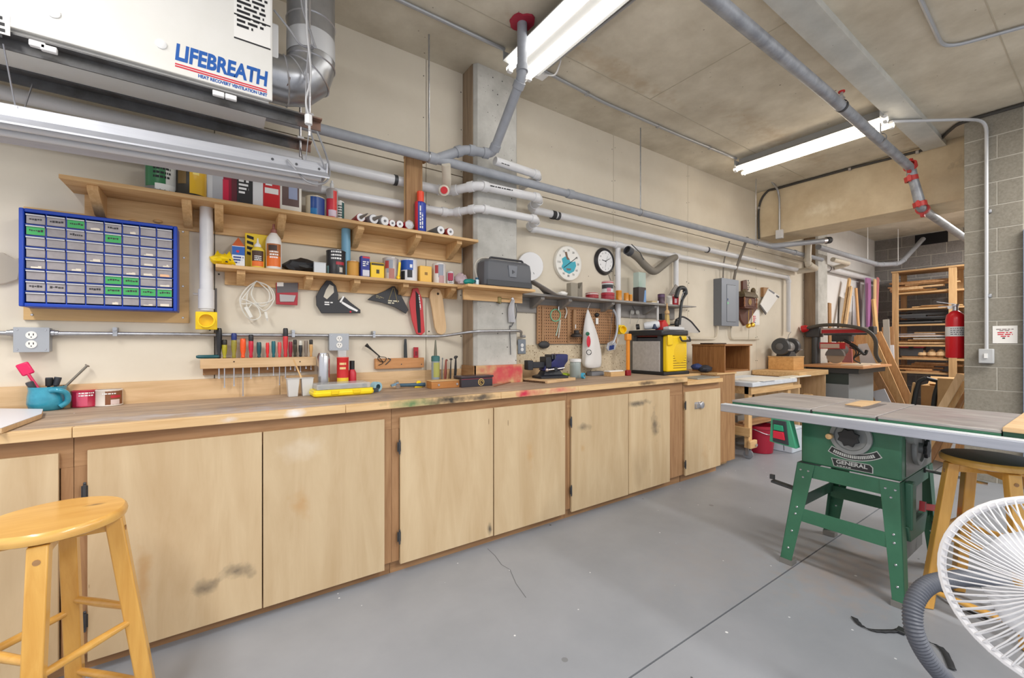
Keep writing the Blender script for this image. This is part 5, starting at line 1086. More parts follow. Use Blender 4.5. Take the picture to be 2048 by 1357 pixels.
# hammer / plane lying
c = Vector((W(815,770,.14).x,-.14,ZB))
t = thing('hammer', 'blue-gripped hammer lying behind the yellow clip', 'hammer', c); a, b = W(790,768,.12), W(850,766,.14)
MB().tube([(a.x+.02,-.12,ZB+.022),((a.x+b.x)/2,-.13,ZB+.02),(b.x,-.14,ZB+.018)], [.011,.012,.014], 10).build('grip', C(60,90,110,.5), t); MB().lathe([(.014,-.04),(.016,-.03),(.012,0),(.016,.03),(.012,.045)], (a.x+.015,-.12,ZB+.028), 12, (.2,1,0.3)).build('head', CHROME, t); MB().obox((a.x-.005,-.13,ZB+.03),(1,0,.3),(0,1,0),.05,.02,.014).build('claw', C(130,160,180,.3,.5), t)
p = P(838,776,BZ)
t = thing('yellow_clip', 'small yellow triangular clip on the worktop', 'clip', (p.x,p.y,BZ)); MB().prism([(p.x-.03,p.y,ZB),(p.x+.03,p.y,ZB),(p.x+.01,p.y,ZB+.045),(p.x-.01,p.y,ZB+.045)], (0,.016,0)).build('clip_body', YEL, t, bevel=.003); MB().cyl((p.x,p.y-.0012,ZB+.018),(p.x,p.y-.0004,ZB+.018),.008,n=10).build('badge', INK, t)
# caulk tube upright and small tools in a stand
x, y, w_, h = wall_item(862, 880, 712, .11)
t = thing('caulk_tube', 'upright grey and green caulk tube behind the pale wooden box', 'caulk tube', (x,y,BZ)); MB().lathe([(w_*.5,0),(w_*.5,h*.82)], (x,y,ZB), 18).build('tube_body', C(150,160,166,.4), t); MB().arcstrip((x,y), w_*.505, -.9, .9, ZB+h*.3, ZB+h*.78, 8).build('label', C(170,170,90,.5), t)
MB().lathe([(w_*.52,h*.82),(w_*.52,h*.97),(w_*.4,h)], (x,y,ZB), 18).build('collar', C(60,110,110,.4), t); MB().lathe([(w_*.2,h),(w_*.18,h*1.15),(w_*.07,h*1.52)], (x,y,ZB), 10).build('nozzle', C(110,110,96,.5), t)
for k, (u, vt, m, lb) in enumerate(((884,718,C(130,136,140,.4,.5),'thin steel rod standing left in the tool stand'),(890,722,C(150,80,66,.5),'red-brown handled file in the tool stand'),(893,721,C(120,60,50,.5),'dark red handled file in the tool stand'),(901,719,C(70,66,62,.4,.4),'slim dark steel pick in the tool stand'),(909,716,C(44,44,46,.5),'dark spring caliper in the tool stand'),(912,714,C(60,58,56,.4,.4),'rightmost bent steel tool in the tool stand'))):
    x = wx(u,.1); zt = W(u,vt,.1).z; t = thing('hand_tool', lb, 'tool', (x,-.1,ZB), 0, 'small tools in the stand')
    MB().tube([(x-.004*(k%3),-.1,ZB+.012),(x,-.1,ZB+(zt-ZB)*.5),(x+.004*((k+1)%3),-.1,zt)], [.004,.004+.003*(k%2),.003+.004*(k==1)], 8).build('shaft', m, t); MB().sphere((x+.004*((k+1)%3),-.1,zt), (.006+.002*k,.004,.008), 8, 6).build('tip', m, t)
x0, x1 = wx(880,.1), wx(918,.1); t = thing('tool_stand', 'small block holding slim tools behind the dark box', 'stand', ((x0+x1)/2,-.1,BZ)); MB().box(x0-.01,x1+.01,-.125,-.075,ZB,ZB+.028).build('block', PINED('x'), t, bevel=.002); MB().box(x0-.004,x1+.004,-.1255,-.125,ZB+.006,ZB+.02).build('block_label', PAPER, t)
# pale box and dark box
p0_, p1_ = P(868,779,BZ), P(926,776,BZ); c = (p0_+p1_)/2
t = thing('wooden_box', 'small varnished wooden box with two metal buttons', 'box', (c.x,c.y+.05,BZ)); wd = (p1_-p0_).length; ang = atan2(p1_.y-p0_.y, p1_.x-p0_.x); t.rotation_euler = (0,0,ang*.3)
MB().box(-wd/2-.01,wd/2,-.0+-.03,.06,.0006,.045).build('box_body', mat('box_varnish', srgb(190,130,70), .4, kind='wood', c2=srgb(166,106,52), scale=3, axis='x', stretch=10), t, bevel=.002, local=True); MB().box(-wd/2-.012,wd/2+.002,-.032,.062,.0455,.052).build('lid', PINE('x'), t, bevel=.002, local=True)
for s_ in (-.3,.36): MB().lathe([(.009,0),(.007,.004),(.0,.004)], (wd*s_,-.03,.024), 12, (0,-1,0), cap=False).build('button', CHROME, t, local=True)
p0_, p1_ = P(922,776,BZ), P(986,772,BZ); c = (p0_+p1_)/2; wd = (p1_.x-p0_.x)
t = thing('dark_box', 'dark lacquered box with a round gold emblem', 'box', (c.x,c.y+.05,BZ)); MB().box(c.x-wd/2,c.x+wd/2,c.y,c.y+.1,ZB,ZB+.06).build('box_body', C(52,50,58,.3), t, bevel=.002); MB().box(c.x-wd/2-.006,c.x+wd/2+.006,c.y-.006,c.y+.106,ZB+.0605,ZB+.074).build('lid', C(60,50,58,.3), t, bevel=.003)
MB().box(c.x-wd/2,c.x+wd/2,c.y-.001,c.y,ZB+.052,ZB+.055).build('red_line', C(150,40,60,.4), t); e_ = MB().lathe([(.024,0),(.024,.0015),(0,.0015)], (c.x+wd*.12,c.y-.0005,ZB+.03), 20, (0,-1,0), cap=False).build('emblem', C(206,176,110,.4), t); MB().lathe([(.019,0),(.019,.001),(0,.001)], (c.x+wd*.12,c.y-.002,ZB+.03), 20, (0,-1,0), cap=False).build('emblem_centre', C(60,44,30,.4), e_)
MB().tube(spline([(c.x+wd*.12+.011*cos(q_*.7),c.y-.0035,ZB+.03+.011*sin(q_*.7)) for q_ in range(8)]), .002, 6).build('emblem_motif', C(206,170,96,.4), e_)
t = thing('pencil', 'thin reddish pencil lying on the worktop by the dark box', 'pencil', P(1000,770,BZ)); a, b = P(988,774,BZ), P(1029,764,BZ); MB().cyl(a+Vector((0,0,.0045)), b+Vector((0,0,.0045)), .004, n=6).build('barrel', C(150,96,70,.5), t); MB().cyl(b+Vector((0,0,.0045)), b+(b-a).normalized()*.015+Vector((0,0,.0045)), .004, .0005, n=6).build('point', PINE('x'), t)
# ================================================================ vise on its board
B0 = [Vector((1.908,-.15,0)), Vector((1.956,-.42,0)), Vector((2.317,-.33,0)), Vector((2.27,-.06,0))]
t = thing('vise_board', 'thick ribbed wooden board under the vise', 'board', (2.1,-.25,BZ)); MB().prism([p+Vector((0,0,ZB)) for p in B0], (0,0,.022)).build('board', MAPLE('x'), t, bevel=.002)
for k in range(12):
    q = B0[0].lerp(B0[1], .15+.8*k/12); MB().cbox(q+Vector((-.001,-.002,ZB+.008)), .01, .012, .01).build('rib', C(80,56,36,.7), t)
VZ = ZB+.0226; vb = Vector((2.13,-.24,VZ))
t = thing('bench_vise', 'dark blue bench vise with a steel handle on the worktop', 'vise', vb, radians(-12)); t.scale = (1.3, 1.15, 1.32); VB = mat('vise_blue', srgb(44,48,110), .4, kind='noise', c2=srgb(30,32,60), scale=10); VK = C(34,36,44,.5)
MB().rings([[(a*k,b*k,z_) for a,b in ((-.09,-.07),(.09,-.07),(.1,-.03),(.1,.05),(-.1,.05),(-.1,-.03))] for k, z_ in ((1,0),(1,.012),(.7,.02),(.55,.045))]).build('base', VK, t, bevel=.002, local=True)
MB().rings([[(x_,y_,z_) for x_,y_ in ((a,-.045*k),(b,-.045*k),(b,.045*k),(a,.045*k))] for a,b,k,z_ in ((-.06,.07,.9,.045),(-.05,.08,1,.075),(0,.1,1.05,.1),(.02,.1,1.1,.135),(.03,.09,1.05,.14))]).build('fixed_jaw', VB, t, bevel=.004, local=True)
MB().box(-.13,.0,-.028,.028,.06,.095).build('slide', VK, t, bevel=.004, local=True); MB().box(-.05,-.012,-.05,.05,.06,.125).build('moving_jaw', VK, t, bevel=.005, local=True); MB().box(-.16,-.125,-.032,.032,.05,.105).build('front_plate', VK, t, bevel=.004, local=True)
for a in (-.012, .004): MB().box(a,a+.008,-.055,.055,.112,.138).build('jaw_plate', C(70,72,80,.4,.5), t, local=True)
MB().cyl((-.06,-.085,.052),(.06,-.07,.06),.006,n=10).build('handle_bar', CHROME, t, local=True); MB().cyl((0,-.05,.055),(0,-.085,.055),.012,n=12).build('screw_hub', VK, t, local=True); MB().sphere((-.06,-.085,.052), .01, 10, 6).build('handle_knob', C(190,180,176,.3,.6), t, local=True)
# small stuff right of the vise
x, y, w_, h = wall_item(1138, 1163, 718, .16)
t = thing('jar', 'clear plastic jar with a white lid behind the vise', 'jar', (x,y,BZ)); MB().lathe([(w_*.44,0),(w_*.48,.006),(w_*.48,h*.8),(w_*.44,h*.84)], (x,y,ZB), 20).build('jar_body', mat('jar_plastic', srgb(176,190,190), .25, alpha=.7), t); MB().lathe([(w_*.52,h*.84),(w_*.52,h*.98),(w_*.48,h),(0,h)], (x,y,ZB), 20, cap=False).build('lid', WHITE, t)
x = wx(1156,.2); t = thing('blue_tape', 'small roll of bright blue tape beside the white jar', 'tape', (x,-.24,BZ)); MB().lathe([(.012,-.012),(.024,-.012),(.024,.012),(.012,.012)], (x,-.26,ZB+.0245), 16, (.5,-1,0), cap=False).build('roll', C(70,170,206,.4), t); MB().lathe([(.009,-.011),(.012,-.011),(.012,.011),(.009,.011)], (x,-.26,ZB+.0245), 16, (.5,-1,0), cap=False).build('core', CARD, t)
p = P(1132,756,BZ); crumple('green_rag', (p.x+.02,p.y+.04,ZB+.018), (.05,.03,.018), C(180,206,60,.6), 31, 'small lime green scrap lying beside the vise', 'rag')
p = P(1196,752,BZ); 
t = thing('sanding_block', 'grey sanding block near the foot of the white bag', 'block', (p.x,p.y+.03,BZ)); MB().box(p.x-.075,p.x+.075,p.y+.0,p.y+.065,ZB,ZB+.035).build('block', C(128,130,136,.8), t, bevel=.003); MB().box(p.x-.076,p.x+.076,p.y-.001,p.y+.066,ZB+.0352,ZB+.037).build('grit_face', C(100,102,108,.9), t)
p = P(1228,744,BZ); t = thing('wood_offcut', 'small light wood offcut left of the planer', 'offcut', (2.86,-.2,BZ)); MB().box(2.80,2.98,-.26,-.18,ZB,ZB+.04).build('block', PINE('x'), t, bevel=.002); MB().box(2.79,2.97,-.25,-.19,ZB+.0405,ZB+.05).build('slip', PAPER, t)
# ================================================================ pegboard and the tools on it
PEG = mat('pegboard', srgb(176,134,96), .7, kind='noise', c2=srgb(160,118,82), scale=10)
px0, px1 = wx(1073,.02), wx(1232,.02); pz1, pz0 = W(1150,615,.02).z, W(1150,688,.02).z
t = thing('pegboard', 'brown perforated pegboard hung under the grey shelf', 'pegboard', ((px0+px1)/2,-.02,pz0)); MB().box(px0,px1,-.03,-.0215,pz0,pz1).build('board', PEG, t)
mb = MB(); a = px0+.02
while a < px1-.01:
    z_ = pz0+.02
    while z_ < pz1-.01: mb.add([(a+.0055*cos(k*pi/3),-.0306,z_+.0055*sin(k*pi/3)) for k in range(6)], [tuple(range(6))]); z_ += .0254
    a += .0254
tag(mb.build('peg_holes', C(70,48,34,.9), t), kind='stuff')
for a in (px0+.045, px0+.33): MB().box(a,a+.022,-.0365,-.0312,pz0+.01,pz1-.01).build('batten', BROWNW('z'), t)
# dark oval pad, tape ring, clamp, plunger, bag, frame saw
p = W(1088,690,.04); t = thing('mouse_sander', 'dark oval rubber pad hanging at the lower left of the pegboard', 'pad', (p.x,-.04,p.z)); MB().sphere((p.x,-.042,p.z), (.058,.02,.032), 18, 10).build('pad', C(56,56,58,.6), t); MB().box(p.x-.012,p.x+.012,-.03,-.021,p.z+.02,p.z+.07).build('strap', BLACK, t)
pp = [W(1111+10*cos(q_*pi/8),631+12*sin(q_*pi/8),.035) for q_ in range(16)]
t = thing('green_ring', 'mint green plastic hose ring hanging on the pegboard', 'hose', W(1111,631,.035)); MB().tube(pp, .0045, 8, True).build('ring', C(120,200,164,.4), t); MB().tube(spline([W(u,v,.034) for u,v in ((1119,640),(1117,652),(1112,672))]), .0045, 8).build('tail', C(190,216,200,.4), t)
t = thing('c_clamp', 'pale metal C-shaped clamp hanging beside the green ring', 'clamp', W(1125,640,.04)); MB().tube(fillet([W(u,v,.045) for u,v in ((1117,618),(1118,613),(1131,614),(1134,624),(1130,637))], .02), .006, 8).build('bow', C(206,202,194,.4,.3), t); MB().tube([W(1121,640,.045),W(1117,676,.045)], .005, 8).build('spindle', C(214,206,190,.4,.2), t); MB().cyl(W(1117,614,.05),W(1117,621,.05),.007,n=8).build('pad', STEELP, t)
p = W(1150,620,.05); q = W(1149,668,.05); t = thing('plunger', 'wooden-handled black rubber plunger hanging on the pegboard', 'plunger', q); MB().lathe([(.017,0),(.019,(p-q).length*.5),(.014,(p-q).length)], (q.x,-.045,q.z), 14).build('handle', BROWNW('z'), t); MB().lathe([(.045,-.03),(.05,-.022),(.046,-.008),(.022,.004),(.022,.03)], (q.x,-.075,q.z), 18).build('cup', C(50,44,42,.6), t); MB().box(q.x-.004,q.x+.004,-.0655,-.064,q.z+.045,q.z+.08).build('sticker', WHITE, t)
# white carrier bag hanging from the shelf
mb = MB(); rs = []; rr = random.Random(4)
prof = [(1176,617,.03),(1178,640,.42),(1181,665,.72),(1183,690,.9),(1184,712,.98),(1182,728,1.0),(1184,738,.9)]
for i, (u, v, k) in enumerate(prof):
    p = W(u, v, .085); wd = 25*mpp(u,.08)*k
    ring = []
    for j in range(16):
        th = 2*pi*j/16; fold = 1 + .22*sin(3*th+i*.4)*k
        ring.append((p.x+wd*cos(th)*fold, -.085+.045*k*sin(th)*fold+.004, p.z+(rr.uniform(-.006,.006) if i > 3 else 0)))
    rs.append(ring)
t = thing('carrier_bag', 'white printed carrier bag hanging in front of the pegboard', 'bag', W(1183,735,.085)); MB().rings(rs).build('bag_body', C(226,224,222,.6), t, sub=1, smooth=80)
for (u0,v0_,u1,v1_,m) in ((1172,664,1180,672,C(20,96,70,.5)),(1174,672,1182,695,INKR)): 
    A, B = W(u0,v0_,.133), W(u1,v1_,.133); MB().sphere(((A.x+B.x)/2,-.128,(A.z+B.z)/2), ((B.x-A.x)/2,.005,(A.z-B.z)/2), 14, 8).build('printed_logo', m, t)
MB().tube(spline([W(1178+5*cos(q_),705+5*sin(q_),.142) for q_ in range(7)]), .003, 6).build('printed_ring', INK, t)
MB().tube([W(1176,617,.085),W(1180,607,.06)], .004, 6).build('bag_loop', C(226,224,222,.6), t)
p = W(1194,640,.04); t = thing('key_tag', 'white tag and black clip hanging right of the carrier bag', 'tag', (p.x,-.04,p.z-.03)); MB().box(p.x-.016,p.x+.016,-.042,-.038,p.z-.04,p.z+.016).build('tag', PAPER, t); MB().sphere((p.x,-.04,p.z+.045), (.026,.015,.02), 12, 8).build('clip', BLACK, t)
t = thing('frame_saw', 'grey bow-backed saw with a blue grip hanging on the pegboard', 'saw', W(1225,700,.05)); pp = spline([W(u,v,.105) for u,v in ((1226,619),(1233,635),(1234,660),(1228,682),(1221,692))])
MB().tube(pp, [.011]*len(pp), 8).build('bow', C(176,180,188,.35,.5), t); MB().tube([W(1226,622,.1),W(1222,650,.1),W(1217,698,.1)], .0022, 6).build('blade', DARKST, t)
MB().prism([W(u,v,.113) for u,v in ((1217,686),(1230,680),(1233,690),(1230,700),(1217,703),(1214,697))], (0,.016,0)).build('grip_guard', C(190,192,198,.4,.3), t, bevel=.003); MB().prism([W(u,v,.1145) for u,v in ((1219,692),(1229,690),(1228,699),(1218,701))], (0,.018,0)).build('blue_grip', C(36,60,130,.4), t, bevel=.002); MB().cyl(W(1226,624,.1), (W(1226,624,.1).x,-.021,W(1226,624,.1).z), .004, n=6).build('peg', STEELP, t)
# wall-hung brush of pale bristles and valve on the column
p = W(1030,615,.24); t = thing('wire_brush', 'grey wrapped wire bundle hanging on the column', 'bundle', (p.x,-.2,W(1030,645,.21).z)); z1_ = W(1030,600,.21).z; z0_ = W(1030,645,.21).z
for k in range(5): MB().tube(spline([(p.x+.02-.006*k,-.20-.003*k,z1_),(p.x+.01-.01*k,-.205,(z0_*.4+z1_*.6)),(p.x+.025-.012*k,-.2,z0_)]), .006, 6).build('strand', C(196-6*k,196-6*k,200-6*k,.5), t)
MB().cyl((p.x,-.21,z1_+.004),(p.x,-.181,z1_+.004),.012,n=8).build('hook', STEELP, t); MB().tube(spline([(p.x+.03,-.195,z1_-.01),(p.x+.045,-.195,z0_+.06),(p.x,-.195,z0_-.03),(p.x-.012,-.19,W(1018,655,.2).z),(p.x-.004,-.19,W(1024,710,.2).z)]), .003, 6).build('wire', DGREY, t)
p = W(1000,600,.21); t = thing('brass_valve', 'small corroded brass hook block on the column below the short shelf', 'fitting', (p.x,-.195,p.z-.03)); MB().cbox((p.x,-.195,p.z),.03,.028,.045).build('valve_body', C(140,124,80,.4,.6), t, bevel=.004); MB().cyl((p.x+.015,-.2,p.z+.01),(p.x+.09,-.2,p.z+.01),.005,n=8).build('pin', C(150,130,90,.4,.5), t); MB().cyl((p.x,-.21,p.z-.03),(p.x,-.21,p.z-.015),.01,n=8).build('nut', C(120,110,80,.4,.6), t)
# ================================================================ dials, clock and the grey shelf's contents
GZ = 1.5986
p = W(1061,533,.03); t = thing('white_disc', 'plain white round plastic cover on the wall behind the black case', 'disc', (p.x,-.02,p.z)); pts = [W(1060+27*cos(q_*pi/12)*(1 if cos(q_*pi/12) > 0 else .9),533+29*sin(q_*pi/12),.03) for q_ in range(24)]
MB().prism(pts, (0,.02,0)).build('disc', C(232,232,234,.4), t, bevel=.004); MB().prism([W(1066,545,.0306),W(1067,545,.0306),W(1069,549,.0306),W(1068,549,.0306)], (0,.0005,0)).build('scratch', DGREY, t)
def dial(name, lb, u, v, ru, off, rim, face_m, rw):
    p = W(u, v, off); r = ru; t = thing(name, lb, 'clock' if 'clock' in name else 'thermometer', (p.x,-.02,p.z-r))
    MB().lathe([(r*.98,0),(r,.008),(r*(1-rw*.4),.03),(r*(1-rw),.024),(0,.024)], (p.x,-.001,p.z), 40, (0,-1,0)).build('rim', rim, t); MB().lathe([(r*(1-rw),.0),(0,0.0)], (p.x,-.026,p.z), 40, (0,-1,0), cap=False).build('dial_face', face_m, t); return t, p, r
rt = (W(1137,492,.02).z - W(1137,563,.02).z)/2
t, p, r = dial('thermometer', 'large white round thermometer with a teal picture on the wall', 1136, 527, rt, .02, C(230,226,218,.5), C(236,234,228,.5), .08)
pic = MB().prism([(p.x+r*a,-.0272,p.z+r*b) for a,b in ((-.5,.2),(-.42,-.05),(-.52,-.25),(-.3,-.5),(.05,-.6),(.42,-.42),(.58,-.1),(.52,.15),(.3,.1),(.15,.1),(.0,.28),(-.25,.35))], (0,.0008,0)).build('teal_picture', C(60,170,190,.5), t)
MB().prism([(p.x+r*a,-.0276,p.z+r*b) for a,b in ((-.28,.6),(-.12,.62),(-.05,.35),(.1,.2),(-.1,.18),(-.2,.35))], (0,.0008,0)).build('brown_picture', C(120,92,72,.5), t)
MB().prism([(p.x+r*a,-.0276,p.z+r*b) for a,b in ((-.2,-.3),(.2,-.28),(.14,-.4),(-.1,-.42))], (0,.0008,0)).build('brown_picture', C(120,104,96,.5), t)
for k in range(12):
    an = pi*.5-2*pi*k/12; n_ = str([20,30,40,50,60,70,80,90,100,110,0,10][k]); text(n_, r*.17, t, INK, (p.x+r*.72*cos(an),-.0265,p.z+r*.72*sin(an)), name='numeral')
MB().bar((p.x-r*.35,-.0285,p.z-r*.28),(p.x+r*.62,-.0285,p.z+r*.38),.005,.0015,(0,1,0)).build('needle', INK, t)
rc = (W(1210,495,.02).z - W(1210,550,.02).z)/2
t, p, r = dial('wall_clock', 'round wall clock with a black rim and white face', 1210, 523, rc, .02, C(44,42,44,.35), C(240,240,240,.4), .24)
for k in range(12): an = pi*.5-2*pi*(k+1)/12; text(str(k+1), r*.16, t, INK, (p.x+r*.6*cos(an),-.0265,p.z+r*.6*sin(an)), name='numeral')
MB().bar((p.x,-.0278,p.z),(p.x-r*.36,-.0278,p.z+r*.06),.006,.001,(0,1,0)).build('hour_hand', INK, t); MB().bar((p.x,-.0282,p.z),(p.x+r*.42,-.0282,p.z+r*.22),.005,.001,(0,1,0)).build('minute_hand', INK, t); MB().bar((p.x+r*.2,-.0286,p.z+r*.4),(p.x-r*.05,-.0286,p.z-r*.5),.0015,.0006,(0,1,0)).build('second_hand', INK, t); MB().cyl((p.x,-.03,p.z),(p.x,-.026,p.z),.006,n=10).build('pivot', INK, t)
MB().tube(spline([(p.x+r*.5,-.006,p.z-r*.9),(p.x+r*.8,-.006,p.z-r*1.4),(p.x+r*1.6,-.006,p.z-r*2.2)]), .002, 5).build('cord', DGREY, t)
# warped grey sheet and things on the shelf
q = [W(u,v,o_) for u,v,o_ in ((1068,561,.3),(1090,574,.28),(1115,589,.25),(1150,595,.22),(1200,600,.21))]
mb = MB(); rs = [[(a.x,a.y,a.z),(a.x+.01,a.y+.16 if i > 1 else a.y+.09,max(a.z,GZ)+.002)] for i, a in enumerate(q)]
mb.add([p_ for r_ in rs for p_ in r_], [(2*i,2*i+2,2*i+3,2*i+1) for i in range(4)]); S('warped_sheet', mb, GREYW('x'), 'thin warped grey sheet bowed along the left of the grey shelf', 'sheet', solid=.006)
def gitem(u0, u1, vt, off=.13): x, w_, h = SH(u0,u1,vt,off,GZ); return x, -off, w_, h
x, y, w_, h = gitem(1115,1135,575); crumple('white_cloth', (x,y-.0,GZ+.022), (w_*.6,.04,.02), PAPER, 41, 'small white cloth bundled on the grey shelf under the thermometer', 'cloth', amp=.15)
x, y, w_, h = gitem(1132,1166,564); t = thing('dust_brush', 'grey felt block tool on the grey shelf under the thermometer', 'tool', (x,y,GZ)); MB().box(x-w_*.5,x+w_*.1,y-.03,y+.03,GZ,GZ+h*.9).build('block', C(150,142,128,.7), t, bevel=.006); MB().prism([(x+w_*.1,y-.03,GZ),(x+w_*.5,y-.03,GZ),(x+w_*.5,y-.03,GZ+h),(x+w_*.25,y-.03,GZ+h*.55),(x+w_*.1,y-.03,GZ+h*.6)], (0,.06,0)).build('horn', C(128,120,108,.7), t, bevel=.004)
x, y, w_, h = gitem(1168,1200,587,.15); t = can('lid_tub', 'shallow red lidded tub on the grey shelf', 'tub', x, y, GZ, w_*.45, h, C(150,30,40,.4), [(.7,1.0,C(226,220,214,.4),-1.3,1.3)], RED)
x, y, w_, h = gitem(1200,1231,587,.15); t = can('lid_tub', 'wide dark red tub under the red-lidded jar', 'tub', x, y, GZ, w_*.48, h, C(150,30,50,.4), [(.75,1.0,C(190,60,70,.4),-1.3,1.3)], RED); hb = h
x, y, w_, h = gitem(1201,1229,564,.15); can('sauce_jar', 'red-lidded printed jar stacked on the dark red tub', 'jar', x, y, GZ+hb+.0025, w_*.46, h-hb-.002, C(206,206,206,.3), [(.85,1.0,C(190,30,44,.4),-1.5,1.5),(.35,.7,C(44,44,50,.5),-1.2,1.2),(.05,.4,C(200,120,140,.5),-.1,.6)], RED)
for k, (u0,u1,vt,lb) in enumerate(((1231,1244,582,'tallest of the three small amber jars on the grey shelf'),(1247,1258,587,'middle one of the three small amber jars on the grey shelf'),(1257,1265,590,'smallest of the three amber jars beside the tall dark box'))):
    x, y, w_, h = gitem(u0,u1,vt,.14); can('amber_jar', lb, 'jar', x, y, GZ, w_*.5, h, C(214,140,30,.25), (), C(226,160,50,.4), None, None, 'amber jars')
x, y, w_, h = gitem(1267,1291,546,.14); t = thing('tall_carton', 'tall dark box with a clear green-tinted upper half', 'box', (x,y,GZ)); MB().box(x-w_/2,x+w_/2,y-.035,y+.035,GZ,GZ+h*.5).build('dark_half', C(62,54,54,.5), t, bevel=.002); MB().box(x-w_*.48,x+w_*.48,y-.034,y+.034,GZ+h*.5,GZ+h).build('clear_half', mat('tinted_clear', srgb(196,214,206), .1, alpha=.7), t, bevel=.002); MB().cyl((x+.01,y,GZ+h*.52),(x+.01,y,GZ+h*.72),.018,n=14).build('green_cup', C(60,170,80,.4), t); MB().prism([(x+w_*.5,y-.0358,GZ+.002),(x+w_*.15,y-.0358,GZ+.002),(x+w_*.3,y-.0358,GZ+h*.4),(x+w_*.5,y-.0358,GZ+h*.42)], (0,.0006,0)).build('print_blue', C(110,150,200,.5), t)
x, y, w_, h = gitem(1293,1309,588,.12)
for k in range(3): S('note_pad', MB().box(x-w_/2+.004*k,x+w_/2+.004*k,y-.045,y+.045,GZ+k*.0085,GZ+k*.0085+.008), [PAPER,C(214,196,160,.7),C(190,166,130,.7)][k], ['lowest','middle','topmost'][k]+' flat pad of the little stack right of the tall box', 'pad', 'little stack of pads', bevel=.001)
x, y, w_, h = gitem(1314,1331,589,.15); can('dark_jar', 'small dark purple jar on the right of the grey shelf', 'jar', x, y, GZ, w_*.45, h, C(70,44,60,.35), [(.7,1,C(90,60,96,.4),-1.5,1.5)], C(96,60,90,.4))
x, y, w_, h = gitem(1332,1345,593,.15); can('white_tin', 'low white tin near the right end of the grey shelf', 'tin', x, y, GZ, w_*.5, h, C(220,216,208,.45), [(.1,.8,C(190,186,176,.5),-.4,.4)], WHITE)
x, y, w_, h = gitem(1344,1358,590,.15); can('red_tin', 'red and white tin at the right end of the grey shelf', 'tin', x, y, GZ, w_*.5, h, C(186,30,48,.4), [(.85,1,WHITE,-1.5,1.5),(.2,.6,C(220,190,196,.5),-.3,.4)], WHITE)
t, o = hang('leaning_grille', 'grey slatted panel leaning at the right end of the grey shelf', 'panel', [(1352,569),(1359,575),(1346,592),(1338,591)], .1, .012, C(140,134,128,.5))
for k in range(4): a = W(1352-2.6*k,573+5*k,.101); MB().bar(a,a+Vector((.03,0,-.012)),.003,.002,(0,1,0)).build('slat', C(190,184,176,.5), t)
t = thing('trigger_tool', 'black curved trigger tool hung over the end of the grey shelf', 'tool', W(1360,640,.215)); pp = spline([W(u,v,.225) for u,v in ((1352,595),(1358,578),(1368,577),(1371,588),(1364,602),(1361,625),(1359,650))])
MB().tube(pp, [.014+.008*(i < len(pp)*.5) for i in range(len(pp))], 10).build('body', C(48,50,52,.4), t); MB().tube(spline([W(u,v,.232) for u,v in ((1362,600),(1366,588),(1369,584))]), .006, 8).build('hose', C(120,124,130,.4), t); MB().sphere(W(1369,583,.22), .02, 12, 8).build('head', C(60,62,66,.4), t)
t = thing('hand_brush', 'pale wooden hand brush hanging below the grey shelf', 'brush', W(1334,650,.22)); a = W(1334,607,.22); zb_ = W(1334,650,.22).z
MB().lathe([(.006,0),(.008,-.03),(.012,-.05),(.009,-.06),(.022,-.08),(.024,-.1),(.012,-.115)], a, 12).build('handle', PINE('z'), t); MB().rings([[(a.x+k*x_,a.y+k2*y_,z_) for x_,y_ in ((-1,-1),(1,-1),(1,1),(-1,1))] for k,k2,z_ in ((.018,.012,a.z-.114),(.026,.014,zb_+.02),(.03,.014,zb_))]).build('bristles', C(206,176,110,.9), t)
t = thing('stick_bundle', 'thin grey sticks overhanging the right end of the grey shelf', 'sticks', W(1388,608,.12)); 
for k in range(3): a, b = W(1330,600,.10+.02*k), W(1391+2*k,608+2*k,.10+.02*k); MB().bar((a.x,-.06-.03*k,GZ+.006),(b.x,-.06-.03*k,GZ+.006),.012,.009).build('stick', GREYW('x'), t)

p = W(1270, 625, .05); t = thing('safety_glasses', 'clear safety glasses hanging under the right half of the grey shelf', 'glasses', (p.x,-.05,p.z))
for s_ in (-1, 1): MB().sphere((p.x+s_*.034,-.05-.004*s_,p.z), (.03,.008,.024), 14, 8).build('lens', mat('lens_clear', srgb(206,204,198), .1, alpha=.5), t)
for s_ in (-1, 1): MB().tube(spline([(p.x+s_*.064,-.05,p.z+.004),(p.x+s_*.06,-.045,p.z-.06),(p.x+s_*.05,-.03,p.z-.12)]), .0025, 6).build('temple', C(190,188,182,.3), t)
MB().tube([(p.x,-.05,p.z+.02),(p.x,-.02,p.z+.06),(p.x,-.0205,p.z+.1)], .002, 5).build('hook', DARKST, t)
# ================================================================ thickness planer on the end cabinet
PX, PY0, PY1 = 3.30, -.447, -.08
x1 = W(1378, 700, .447).x; zt = W(1330, 660, .447).z; zy = W(1355, 672, .447).z; z0 = .9145
t = thing('planer', 'yellow thickness planer with a steel side and black top', 'planer', (PX+.2, -.27, z0)); PLY = C(246,206,20,.38)
MB().box(PX-.02, x1, PY0-.005, PY1, z0, z0+.03).build('base', BLACK, t, bevel=.006)
MB().box(PX, PX+.012, PY0+.06, PY1-.0, z0+.031, zy-.05).build('infeed_plate', mat('planer_plate', srgb(200,197,194), .45, .25, kind='noise', c2=srgb(180,176,172), scale=30), t, bevel=.002)
MB().box(PX+.02, x1-.06, PY0+.05, PY1-.02, z0+.031, zy-.01).build('core', DGREY, t)
ys = PY0
MB().box(PX+.03, x1-.03, PY0, PY0+.05, z0+.031, zy).build('side_cover', PLY, t, bevel=.012)
for k in range(6): zz = z0+.06+.022*k; MB().box(PX+.12, x1-.05, PY0-.0015, PY0+.002, zz, zz+.008).build('vent_slot', C(150,118,10,.5), t)
